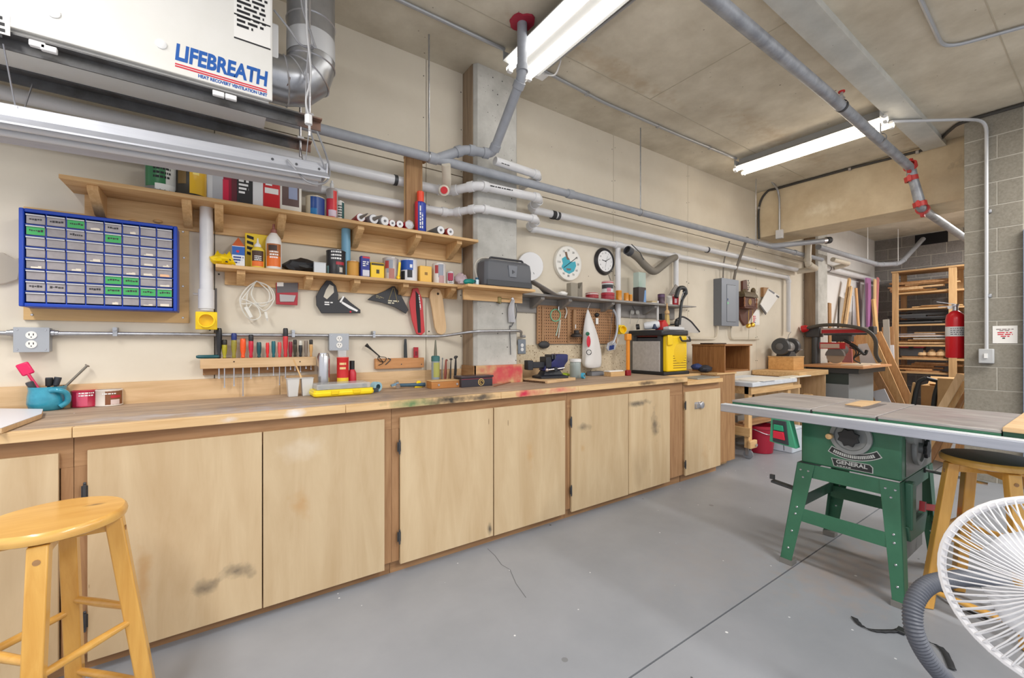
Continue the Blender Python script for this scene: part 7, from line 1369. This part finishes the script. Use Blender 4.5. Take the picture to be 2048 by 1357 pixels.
# ================================================================ storage rack
RX = 9.75; yl = XP(1784,600,RX).y; yr = XP(1904,600,RX).y; ztop = XP(1850,540,RX).z; dp = .55
t = thing('storage_rack', 'tall orange pine storage rack at the back of the alcove', 'rack', (RX+.27,(yl+yr)/2,0))
yL2 = yr - .62
for (y_) in (yl, yr+.04, yL2):
    for x_ in (RX, RX+dp-.05): MB().box(x_,x_+.05,y_-.09 if y_ != yl else y_-.08,y_,.001,ztop).build('upright', RACKW('z'), t, bevel=.002)
MB().box(RX-.01,RX+dp+.01,yL2-.1,yl+.01,ztop+.0005,ztop+.025).build('top_board', RACKW('y'), t)
shelf_v = [(582,1),(615,1),(648,1),(690,1),(717,1),(745,1)]
szs = [XP(1850,v,RX).z for v,_ in shelf_v]
for z_ in szs: MB().box(RX+.051,RX+dp-.051,yL2,yl-.01,z_-.022,z_).build('rack_shelf', RACKW('y'), t); MB().box(RX+.03,RX+.05,yL2,yl-.081,z_-.03,z_-.002).build('shelf_rail', RACKW('y'), t)
rr = random.Random(12); cols = [['l','p','d','o','b'],['d','o','b','p'],['K'],['l','w','p','g','d'],['b','d','o'],['d','b','o']]
BM['K'] = C(60,62,66,.6); BM['K2'] = C(84,86,88,.6)
shn = ['top','second','third','fourth','fifth','lowest']; dn = ['pale','thin','dark','light','brown','mixed']
for i, z_ in enumerate(szs):
    n_ = [8,3,10,10,5,6][i]; z = z_+.0005
    for k in range(n_):
        th_ = rr.uniform(.014,.03) if i != 1 else .012; L_ = rr.uniform(.35,.85); yc = (yl+yr)/2 + rr.uniform(-.5,.5)*(1.0-L_)*.9; cc = rr.choice(cols[i]); cc = 'K2' if (cc == 'K' and k % 3 == 1) else cc
        wd = rr.uniform(.08,.2); xc = RX+.16+rr.uniform(-.03,.1)
        an = rr.uniform(-.1,.1)
        mb = MB().obox((xc,yc,z+th_/2),(an,1,0),(1,0,0),L_,wd,th_)
        S('scrap_board', mb, BM[cc], ['lowest','second lowest','third lowest','fourth lowest','fifth lowest','sixth lowest','seventh lowest','eighth lowest','ninth lowest','tenth lowest'][k]+' '+dn[i]+' scrap board in the pile on the '+shn[i]+' rack shelf', 'board', 'scrap boards on the '+shn[i]+' rack shelf'); z += th_+.001
        if i == 4: break
zA = szs[4]+.0305; ya = XP(1797,710,RX).y
t = thing('tool_box', 'small black tool box with a red lid on the rack', 'tool box', (RX+.12,ya,zA)); MB().box(RX+.02+.05,RX+.25,ya-.3,ya,zA,zA+.14).build('box_body', C(70,72,76,.5), t, bevel=.006); MB().box(RX+.065,RX+.255,ya-.305,ya+.005,zA+.1405,zA+.185).build('lid', C(180,50,66,.45), t, bevel=.01); MB().box(RX+.055,RX+.07,ya-.18,ya-.12,zA+.12,zA+.16).build('clasp', BLACK, t)
for k, (u, lb) in enumerate(((1840,'small round gourd-like wood turning on the rack'),(1860,'pale wood roll on the rack beside the tool box'),(1878,'round light wood knob on the rack'))):
    y_ = XP(u,705,RX).y; t = thing('wood_turning', lb, 'wood turning', (RX+.12,y_,zA)); MB().lathe([(.05,0),(.075,.02),(.07,.06),(.04,.085),(.045,.1)], (RX+.13,y_,zA), 16).build('turning', MAPLE('z'), t); MB().lathe([(.02,.1),(.02,.12),(0,.122)], (RX+.13,y_,zA), 12, cap=False).build('knob', PINE('z'), t)
# ================================================================ fire extinguisher on the pier side
ex = Vector((5.64,-1.902,1.07)); t = thing('fire_extinguisher', 'red fire extinguisher hung on the side of the block pier', 'fire extinguisher', ex); r = .066
MB().lathe([(r*.9,0),(r,.01),(r,.36),(r*.9,.4),(r*.5,.43),(r*.3,.44)], ex, 26).build('cylinder', C(206,22,36,.3), t); MB().lathe([(r+.001,.2),(r+.001,.29)], ex, 26, cap=False).build('label_band', C(222,222,224,.5), t)
mb = MB(); rq = random.Random(2)
for k in range(4):
    q = -.9
    while q < .9: l = rq.uniform(.1,.3); mb.arcstrip((ex.x,ex.y), r+.002, -1.0+q, -1.0+q+l, ex.z+.215+.018*k, ex.z+.223+.018*k, 3); q += l+.08
mb.build('label_print', C(120,120,126,.6), t)
MB().lathe([(.02,.44),(.02,.48),(.026,.485),(.026,.5)], ex, 12).build('valve', STEELP, t); MB().bar(ex+Vector((-.02,0,.5)), ex+Vector((-.02,.12,.53)), .02,.006).build('lever', STEELP, t); MB().bar(ex+Vector((-.02,0,.485)), ex+Vector((-.02,.11,.48)), .02,.006).build('carry_handle', STEELP, t); MB().lathe([(.016,0),(.016,.012),(0,.012)], ex+Vector((-.03,.03,.47)), 12, (-1,0,0), cap=False).build('gauge', WHITE, t)
MB().box(ex.x-.03,ex.x+.03,-1.9755,ex.y-r,ex.z+.3,ex.z+.34).build('bracket', STEELP, t)
# sign on pier
A, B = XP(1985,650,5.494), XP(2035,690,5.494); zt_, zb_ = XP(2010,652,5.494).z, XP(2010,687,5.494).z
t = thing('paper_sign', 'white paper notice with red print taped to the block pier', 'sign', (5.495,(A.y+B.y)/2,zb_)); MB().box(5.4975,5.4995,B.y,A.y,zb_,zt_).build('sheet', PAPER, t); w_ = A.y-B.y
greek(t, C(120,100,100,.6), (5.4972,A.y-.1*w_,zt_-.22*(zt_-zb_)), (0,-1,0), (0,0,1), w_*.8, 2, .012, seed=1, centre=True); greek(t, INKR, (5.4972,A.y-.2*w_,zt_-.42*(zt_-zb_)), (0,-1,0), (0,0,1), w_*.62, 3, .016, seed=2, centre=True); greek(t, INK, (5.4972,A.y-.4*w_,zt_-.74*(zt_-zb_)), (0,-1,0), (0,0,1), w_*.2, 1, .018, seed=7)
# ================================================================ table saw
GRN_ = mat('saw_green', srgb(62,118,90), .4, kind='noise', c2=srgb(52,104,78), scale=6, var=.08); GRND = mat('saw_green_dark', srgb(54,96,76), .45)
CAST = mat('cast_iron_top', srgb(184,178,174), .4, .2, kind='wood', axis='y', stretch=4, c2=srgb(142,134,134), scale=4, var=.15, stains=((0,-.3,.3,.3,.3,1,srgb(160,130,136),.5),(.1,.5,.3,.3,.25,1,srgb(160,140,130),.4)))
GRY = C(150,152,152,.45,.2)
TX0, TX1, TZ = 2.52, 3.17, .872
yy = lambda y: y - CAMD
t = thing('table_saw', 'green cast iron table saw with a long grey fence rail', 'table saw', (2.86, yy(.82), 0))
for a, b in ((1.335, .928), (.920, .662), (.654, .275)):
    MB().box(TX0, TX1, yy(b), yy(a), TZ-.012, TZ).build('table_plate', CAST, t, bevel=.002); MB().box(TX0, TX1, yy(b)+.001, yy(a)-.001, TZ-.045, TZ-.0125).build('table_rim', GRN_, t, bevel=.002)
for y_ in (.872, .72): MB().box(TX0-.0005, TX1, yy(y_)-.009, yy(y_)+.009, TZ-.004, TZ+.0004).build('mitre_slot', C(70,68,68,.5,.3), t) if False else None
[MB().box(TX0+.002, TX1, yy(q_-.004), yy(q_+.004), TZ-.04, TZ-.006).build('table_joint', C(48,50,50,.6), t) for q_ in (.924, .658)]
MB().box(TX0+.22, TX0+.52, yy(.80)-.05, yy(.80)+.05, TZ, TZ+.0012).build('throat_plate', C(128,124,126,.35,.4), t)
RAIL = mat('rail_alu', srgb(186,190,200), .35, .55, kind='wood', c2=srgb(168,172,184), scale=3, axis='y', stretch=20)
MB().box(2.44, 2.495, yy(-.25), yy(1.362), TZ-.064, TZ-.022).build('fence_rail', RAIL, t, bevel=.003); MB().box(2.442, 2.493, yy(-.25)+.002, yy(1.362)-.002, TZ-.0218, TZ-.019).build('rail_top_strip', C(224,228,234,.35,.2), t); MB().box(2.4955, 2.5195, yy(-.2), yy(1.28), TZ-.04, TZ-.034).build('rail_angle', C(150,196,184,.4), t)
ext = thing('extension_table', 'plywood extension board at the right end of the table saw', 'board', (2.8, yy(.0), TZ)); 
MB().box(2.53, 3.15, yy(-.4), yy(.272), TZ-.04, TZ-.004).build('core', GRND, ext); MB().box(2.515, 3.15, yy(-.4), yy(.272), TZ-.0035, TZ+.014).build('plywood_top', MAPLE('y'), ext, bevel=.002); MB().box(2.9,2.94,yy(-.32),yy(-.28),0,TZ-.0405).build('leg', RAIL, ext)
# cabinet
cx0_, cx1_ = 2.6, 3.12; cy0, cy1 = yy(.588), yy(1.0)
MB().box(cx0_, cx1_, cy0, cy1, .568, TZ-.0455).build('cabinet_body', GRN_, t, bevel=.008); MB().box(cx0_+.06, cx1_-.01, cy0-.004, cy0, .58, TZ-.06).build('side_plate', C(112,112,108,.5), t, bevel=.002)
# stand
def leg(xa, xb, yt0, yt1, yb0, yb1, xt):      # L-shaped pressed steel leg
    m = MB(); z1 = .566
    m.hexa([(xb,yb0,.03),(xb+.004,yb0,.03),(xb+.004,yb1,.03),(xb,yb1,.03),(xt,yt0,z1),(xt+.004,yt0,z1),(xt+.004,yt1,z1),(xt,yt1,z1)])
    o_ = m.build('leg', GRN_, t, bevel=.001)
    MB().hexa([(xb,yb0,.0005),(xb+.006,yb0,.0005),(xb+.006,yb1,.0005),(xb,yb1,.0005),(xb,yb0,.03),(xb+.006,yb0,.03),(xb+.006,yb1,.03),(xb,yb1,.03)]).build('foot_cap', C(110,110,108,.5), o_)
    return o_
XF, XR = 2.582, 3.15
l1 = leg(0,0, yy(.93), yy(1.012), yy(1.03), yy(1.082), XF); l1.name = 'leg'
legs = []
for (xb, xt, sgn) in ((XF-.03, XF, -1), (XR+.04, XR, 1)):
    pass
bpy.data.objects.remove(l1.children[0]); bpy.data.objects.remove(l1)
for xt, xb in ((XF, 2.555), (XR, 3.20)):
    for (a0,a1,b0,b1) in ((.93,1.012,1.03,1.085),(.588,.665,.566,.612)):
        L_ = leg(0,0, yy(a0), yy(a1), yy(b0), yy(b1), xt) if False else None
        m = MB(); z1 = .566; m.hexa([(xb,yy(b0),.028),(xb+.004,yy(b0),.028),(xb+.004,yy(b1),.028),(xb,yy(b1),.028),(xt,yy(a0),z1),(xt+.004,yy(a0),z1),(xt+.004,yy(a1),z1),(xt,yy(a1),z1)])
        L_ = m.build('leg', GRN_, t, bevel=.001)
        so = yy(b1) if b1 > 1 else yy(b0); st = yy(a1) if b1 > 1 else yy(a0); sg = 1 if xt == XF else -1; dy = -.003 if b1 > 1 else .003
        MB().hexa([(xb,so,.028),(xb+sg*.055,so,.028),(xb+sg*.055,so+dy,.028),(xb,so+dy,.028),(xt,st,z1),(xt+sg*.07,st,z1),(xt+sg*.07,st+dy,z1),(xt,st+dy,z1)]).build('leg_flange', GRND, L_)
        MB().box(xb-.004,xb+.05*sg+.004*sg,yy(b0)-.004,yy(b1)+.004,.0005,.028).build('foot_cap', C(120,118,114,.5), L_)
        yc0, yc1 = (yy(a0)+yy(a1))/2, (yy(b0)+yy(b1))/2
        for (f_, dy_) in ((.93,.018),(.93,-.018),(.86,0),(.55,0),(.48,0),(.3,0),(.12,0)):
            z_ = .028+.54*f_; x_ = xb+(xt-xb)*f_; MB().lathe([(.006,0),(.004,.003),(0,.003)], (x_, yc1+(yc0-yc1)*f_+dy_, z_), 8, (-1,0,0), cap=False).build('bolt', STEELP, L_)
for xt in (XF, XR): 
    MB().box(xt+.0045,xt+.008,yy(.595),yy(1.005),.495,.566).build('top_apron', GRN_, t); MB().box(xt-.012,xt-.008,yy(.595),yy(1.045),.255,.325).build('cross_rail', GRN_, t)
for y_ in (yy(1.035), yy(.6)): MB().box(XF,XR,y_-.002,y_+.002,.29,.35).build('side_rail', GRND, t)
for y_ in (yy(1.003), yy(.592)): MB().box(XF+.009,XR,y_-.002,y_+.002,.5,.566).build('side_apron', GRND, t)
# handwheels
def handwheel(c, ax, r, kn):
    ax = Vector(ax); w_ = MB().lathe([(r*.98,0),(r,.008),(r*.98,.018),(r*.78,.02),(r*.74,.01),(r*.3,.008),(r*.3,.03),(0,.03)], c, 32, ax, cap=False).build('handwheel', GRY, t)
    star = []; x_, y_ = MB().frame(ax)
    for k in range(16): rr_ = r*(.55 if k % 2 else .42); star.append(Vector(c)+ax*.031+x_*rr_*cos(k*pi/8)+y_*rr_*sin(k*pi/8))
    MB().prism(star, ax*.014).build('star_knob', BLACK, w_, bevel=.003)
    if kn: MB().cyl(Vector(c)+Vector(kn), Vector(c)+Vector(kn)+ax*.05, .009, n=10).build('crank_pin', STEELP, w_); MB().lathe([(.008,.03),(.014,.04),(.014,.065),(.006,.07)], Vector(c)+Vector(kn), 12, ax).build('crank_knob', PINE('z'), w_)
fw = XP(1703, 874, cx0_); handwheel((cx0_-.002, fw.y, fw.z), (-1,0,0), .088, (0,.075,-.005))
sw_ = Vector((2.82, cy0-.005, .70)); handwheel(sw_, (0,-1,0), .085, None)
MB().cyl((2.7,cy0-.03,.78),(2.7,cy0,.78),.045,n=16).build('tilt_boss', GRY, t)
# badges
PLB = C(40,42,44,.4); PLS = C(196,198,196,.4,.3)
zc_b = XP(1703, 903, cx0_)
def arcplate(r0, r1, m, dx, a0=-.52, a1=.52, nm='curved_plate', par=t, ends=True):
    cy_, cz_ = fw.y, fw.z+.09; pts = [(cx0_-dx, cy_-r1*sin(a_), cz_-r1*cos(a_)) for a_ in [a0+(a1-a0)*k/14 for k in range(15)]] + [(cx0_-dx, cy_-r0*sin(a_), cz_-r0*cos(a_)) for a_ in [a1+(a0-a1)*k/14 for k in range(15)]]
    return MB().prism(pts, (dx,0,0)).build(nm, m, par)
pl = arcplate(.172, .208, PLS, .002, -.5, .62); arcplate(.176, .204, PLB, .0028, -.48, .6, 'plate_ground', pl)
mb = MB(); rq = random.Random(5); a_ = -.4
while a_ < .5:
    l = rq.uniform(.02,.04); cy_, cz_ = fw.y, fw.z+.09
    mb.add([(cx0_-.0034, cy_-r_*sin(q), cz_-r_*cos(q)) for r_, q in ((.182,a_),(.198,a_),(.198,a_+l),(.182,a_+l))], [(0,1,2,3)]); a_ += l+.012
mb.build('plate_lettering', PLS, pl)
b0 = XP(1703, 931, cx0_); hw = .086
pl = MB().prism([(cx0_-.002,b0.y+hw,b0.z+.02),(cx0_-.002,b0.y+hw-.012,b0.z-.022),(cx0_-.002,b0.y-hw,b0.z-.022),(cx0_-.002,b0.y-hw+.0,b0.z+.008),(cx0_-.002,b0.y-hw+.012,b0.z+.02)], (.002,0,0)).build('name_plate', PLS, t, bevel=.0008)
MB().prism([(cx0_-.0028,b0.y+hw-.005,b0.z+.017),(cx0_-.0028,b0.y+hw-.015,b0.z-.019),(cx0_-.0028,b0.y-hw+.004,b0.z-.019),(cx0_-.0028,b0.y-hw+.004,b0.z+.006),(cx0_-.0028,b0.y-hw+.014,b0.z+.017)], (.001,0,0)).build('plate_ground', PLB, pl)
text('GENERAL', .026, pl, PLS, (cx0_-.003,b0.y,b0.z+.004), (0,-1,0), (0,0,1), bold=.0008, sx=1.15); greek(pl, PLS, (cx0_-.0034,b0.y+.06,b0.z-.016), (0,-1,0), (0,0,1), .11, 1, .008, seed=4)
# switch hanging from the rail
sb = XP(1565, 865, 2.47); t2 = thing('switch_box', 'green switch box with green and red buttons hung under the saw rail', 'switch', (2.49, sb.y, sb.z-.08))
def tilt(pts): return [(2.47+.35*(p_[1]-0)*1.0, sb.y+p_[0], sb.z+p_[1]) for p_ in pts]
ff = [(-.06,.082),(.05,.082),(.068,-.05),(.03,-.068),(-.07,-.062)]
fr = lambda p_, k: Vector((2.452-.15*p_[1]-k, sb.y+p_[0], sb.z+p_[1]))
def slab(poly, k0, k1, m, nm, par, bev=.002): return MB().prism([fr(p_, k1) for p_ in poly], fr((0,0),k0)-fr((0,0),k1)).build(nm, m, par, bevel=bev)
slab([(-.045,.075),(.045,.075),(.062,-.06),(-.028-.04,-.075)], -.05, 0, C(70,156,120,.4), 'box_body', t2, .004)
slab([(-.03,.065),(.035,.065),(.042,-.055),(-.035,-.062)], .0, .006, C(54,56,62,.5), 'bezel', t2); slab([(-.016,.04),(.028,.042),(.03,.012),(-.018,.01)], .006, .016, C(40,150,110,.4), 'start_button', t2); slab([(-.018,.006),(.03,.008),(.034,-.032),(-.022,-.036)], .006, .02, C(206,36,60,.4), 'stop_button', t2)
MB().box(2.46,2.5,sb.y-.03,sb.y+.03,sb.z+.07,TZ-.0425).build('hanger', GRND, t2); MB().tube([fr((.0,-.06),-.02), fr((.0,-.1),-.02)], .002, 5).build('key_cord', DGREY, t2)
# guide arm and loose parts
a, b = XP(1545, 962, 2.62), XP(1612, 985, 2.62)
MB().bar(a, (2.62, cy1+.0, b.z+.0), .012, .04, (1,0,0)).box(2.612,2.628,a.y-.01,a.y+.012,a.z+.01,a.z+.035).build('guide_arm', C(60,62,64,.5), t)
MB().lathe([(.05,-.12),(.085,-.1),(.085,.1),(.05,.12)], (3.33, yy(.8), .62), 20, (0,1,0)).build('motor', GRND, t); MB().box(3.12,3.3,yy(.86),yy(.74),.58,.62).build('motor_plate', DARKST, t)
MB().box(2.64,2.7,cy0-.03,cy0+.0,.34,.56).build('trunnion_arm', GRND, t, bevel=.006); MB().prism([(2.62,cy0-.02,.36),(2.95,cy0-.02,.36),(2.9,cy0-.02,.27),(2.66,cy0-.02,.28)], (0,.03,0)).build('trunnion', GRND, t, bevel=.006); MB().box(2.62,3.05,cy0+.02,cy0+.03,.15,.5).build('sheet_chute', C(120,120,118,.5,.2), t)
t3 = thing('push_stick', 'red push stick tucked into the right side of the saw stand', 'push stick', (2.85,cy0-.03,.42)); MB().bar((2.74,cy0-.045,.44),(3.0,cy0-.06,.375),.02,.03).build('stick', RED, t3, bevel=.004); MB().bar((2.72,cy0-.045,.445),(2.745,cy0-.045,.44),.02,.045).build('notch_end', C(150,20,30,.4), t3)
mb = MB().tube(spline([(3.0,cy0-.03,.3),(2.95,cy0-.05,.15),(2.9,cy0-.07,.05),(2.8,cy0-.12,.012),(2.75,cy0-.25,.01)]), .006, 6); t4 = thing('power_cord', 'black saw power cord with a yellow plug under the saw', 'cord', (2.9,cy0-.07,.03)); mb.build('cord', BLACK, t4); MB().lathe([(.014,-.03),(.018,-.02),(.018,.02),(.012,.03)], (2.97,cy0-.043,.22), 12, (.25,.1,.75)).build('plug', C(206,176,40,.5), t4)
S('wood_scrap', MB().prism([P(1690,811,TZ),P(1722,803,TZ),P(1762,805,TZ),P(1740,812,TZ),P(1722,815,TZ)], (0,0,.004)), MAPLE('y'), 'small pale wood scrap lying on the middle of the saw table', 'scrap')
o = bpy.data.objects['wood_scrap']; o.location.z += .0016
t5 = thing('steel_bar', 'chromed fence bar resting behind the saw cabinet', 'bar', (3.0,yy(.45),.6)); a, b = XP(1842,939,3.0), XP(1900,952,3.0); MB().tube([a, b, b+(b-a)*1.2], .008, 8).build('bar', CHROME, t5); MB().cyl(a+Vector((0,.006,0)), a+(b-a)*.1, .011, n=8).build('tip', C(226,220,210,.4), t5); MB().box(3.0-.012,3.0+.012,a.y-.02,cy0+.002,a.z-.012,a.z+.012).build('clamp', DARKST, t5)
# ================================================================ bar stools
def stool(lb, x, y, rz, seatm, H=.71, R=.16, low=False):
    t = thing('bar_stool', lb, 'stool', (x, y, 0), rz, 'wooden bar stools')
    MB().lathe([(R*.9,H-.034),(R*.98,H-.028),(R,H-.016),(R*.985,H-.006),(R*.95,H),(0,H)], (0,0,0), 40, cap=True).build('seat', seatm, t, local=True)
    for s_ in (0, 1):
        a = pi/4+0
    tops = []; feet = []
    for k in range(4):
        a = k*pi/2; tops.append(Vector((R*.8*cos(a), R*.8*sin(a), H-.035))); feet.append(Vector((R*1.38*cos(a), R*1.38*sin(a), .0008)))
    for k in range(2):
        d = tops[k]-tops[k+2]; MB().bar(tops[k]+Vector((0,0,-.02-.0*k)), tops[k+2]+Vector((0,0,-.02)), .03, .038-.001*k).build('under_rail', HONEY('x'), t, local=True, bevel=.003)
    for k in range(4):
        p, q = tops[k], feet[k]; a = k*pi/2; r_ = Vector((cos(a), sin(a), 0)); s_ = Vector((-sin(a), cos(a), 0)); w0, w1 = .021, .021
        pts = [q-r_*w1-s_*w1, q+r_*w1-s_*w1, q+r_*w1+s_*w1, q-r_*w1+s_*w1, p-r_*w0-s_*w0, p+r_*w0-s_*w0, p+r_*w0+s_*w0, p-r_*w0+s_*w0]
        L_ = MB().hexa(pts).build('leg', HONEY('z'), t, local=True, bevel=.004)
        c = p.lerp(q, .06)+r_*.021; MB().lathe([(.008,0),(.008,.0015),(0,.0015)], c, 10, r_, cap=False).build('wood_plug', PINED('x'), L_, local=True)
    for k in range(4):
        for f_ in ((.44, .82) if k % 2 == 0 else (.5, .88)):
            p = tops[k].lerp(feet[k], f_); q = tops[(k+1)%4].lerp(feet[(k+1)%4], f_); MB().tube([p, p.lerp(q,.15), p.lerp(q,.5), p.lerp(q,.85), q], [.009,.011,.0125,.011,.009], 10).build('rung', HONEY('x'), t, local=True)
    return t
SEAT1 = mat('seat_honey', srgb(230,182,100), .28, kind='wood', c2=srgb(208,152,72), scale=2.2, axis='x', stretch=8, coat=.5, stains=((.08,.04,.71,.03,.012,.1,srgb(96,60,30),.9),))
SEAT2 = mat('seat_worn', srgb(112,92,80), .45, kind='wood', c2=srgb(84,68,60), scale=2.5, axis='x', stretch=8)
stool('honey coloured bar stool in front of the bench at the left', -.40, yy(1.79), 0, SEAT1)
rs = stool('bar stool with a dark worn seat beside the table saw', 2.8, yy(.34), radians(35), HONEY('x'))
MB().lathe([(.153,.7102),(.148,.7112),(0,.7112)], (0,0,0), 40, cap=False).build('worn_seat_top', SEAT2, rs, local=True)
# ================================================================ pedestal fan at the right edge
fc = Vector((0,0,0)); _r = ray(2136,1190); fc = Vector((_r[0]*.86, _r[1]*.86-CAMD, CAMH+_r[2]*.86)); fax = Vector((-.86,.06,.36)).normalized(); FWH = mat('fan_white', srgb(232,232,236), .35)
t = thing('pedestal_fan', 'white pedestal fan with a wire guard at the right edge', 'fan', (fc.x+.1, fc.y, 0)); R = .185; fx, fy = MB().frame(fax)
pt = lambda r, a, h: fc + fax*h + fx*r*cos(a) + fy*r*sin(a)
MB().tube([pt(R,2*pi*k/48,0) for k in range(48)], .0085, 8, True).build('guard_rim', FWH, t)
for k in range(0): MB().tube([pt(R*(.62-.24*k),2*pi*q_/40,.036+.012*k) for q_ in range(40)], .0025, 6, True).build('guard_ring', FWH, t)
src = None
for k in range(72):
    a = 2*pi*k/72
    MB().tube([pt(R,a,0), pt(R*.98,a+.01,.018), pt(R*.8,a+.04,.03), pt(R*.5,a+.09,.044), pt(R*.24,a+.14,.052)], .0017, 5).build('front_wire', FWH, t)
    MB().tube([pt(R,a,0), pt(R*1.0,a,-.03), pt(R*.8,a,-.07), pt(R*.3,a,-.09)], .0017, 5).build('rear_wire', FWH, t)
MB().lathe([(.0,.058),(.035,.057),(.052,.05),(.052,.046)], fc, 28, fax, cap=False).build('centre_badge', FWH, t)
for k in range(3):
    rows = []
    for i in range(7):
        r_ = R*(.18+.52*i/6); wd_ = 1.5*(1-.12*abs(i-3)/3); a0 = 2*pi*k/3
        rows.append([pt(r_, a0-wd_*.55, -.03), pt(r_, a0-wd_*.15, -.022), pt(r_, a0+wd_*.25, -.012), pt(r_, a0+wd_*.6, .004)])
    MB().add([p for r_ in rows for p in r_], [(4*i+j, 4*i+j+1, 4*i+j+5, 4*i+j+4) for i in range(6) for j in range(3)]).build('blade', C(214,216,222,.3), t, solid=.002)
MB().lathe([(.04,-.04),(.04,.01),(.02,.02)], fc, 20, fax).build('hub', FWH, t); MB().lathe([(.05,-.09),(.065,-.1),(.065,-.16),(.045,-.2),(0,-.21)], fc, 24, fax).build('motor_housing', FWH, t)
pb_ = fc - fax*.14; MB().cyl((pb_.x,pb_.y,.03),(pb_.x,pb_.y,pb_.z-.05),.015,n=14).build('pole', FWH, t); MB().lathe([(.2,0.001),(.2,.012),(.17,.026),(.03,.035),(.02,.05)], (pb_.x,pb_.y,0), 36).build('base', FWH, t)
# vacuum hose and strap on the floor
def D(u, v, d): r_ = ray(u, v); return Vector((r_[0]*d, r_[1]*d-CAMD, CAMH+r_[2]*d))
hp = [D(2010,1170,1.36), D(1950,1157,1.34), D(1900,1160,1.32), D(1855,1172,1.30), D(1829,1205,1.28), D(1827,1255,1.26), D(1848,1305,1.25), D(1882,1350,1.25), D(1925,1395,1.27)]
e_ = hp[-1]; hp += [Vector((e_.x+.1, e_.y-.1, max(.05, e_.z-.08))), Vector((e_.x+.4, e_.y-.35, .04))]
t = thing('vacuum_hose', 'thick dark grey corrugated vacuum hose arching beside the fan', 'hose', hp[5]); corr(hp, .0235, mat('vac_hose', srgb(84,88,98), .5), t, amp=.12, step=.009, n=16)
st = [P(u, v, .006) for u, v in ((1708,1236),(1722,1252),(1748,1262),(1790,1263),(1805,1262),(1850,1282),(1885,1300),(1905,1340))]
sp = spline(st, 5); mb = MB(); mb.add([q for i, p in enumerate(sp) for q in (p+Vector((0,.011,.0)), p+Vector((0,-.011,.004*(i%2))))], [(2*i,2*i+2,2*i+3,2*i+1) for i in range(len(sp)-1)])
t = thing('webbing_strap', 'black webbing strap lying on the floor near the fan', 'strap', st[3]); mb.build('strap', C(44,46,50,.7), t, solid=.003); p = P(1803,1262,.01); MB().cbox(p, .04, .03, .012).build('buckle', C(40,42,44,.5), t, bevel=.003)
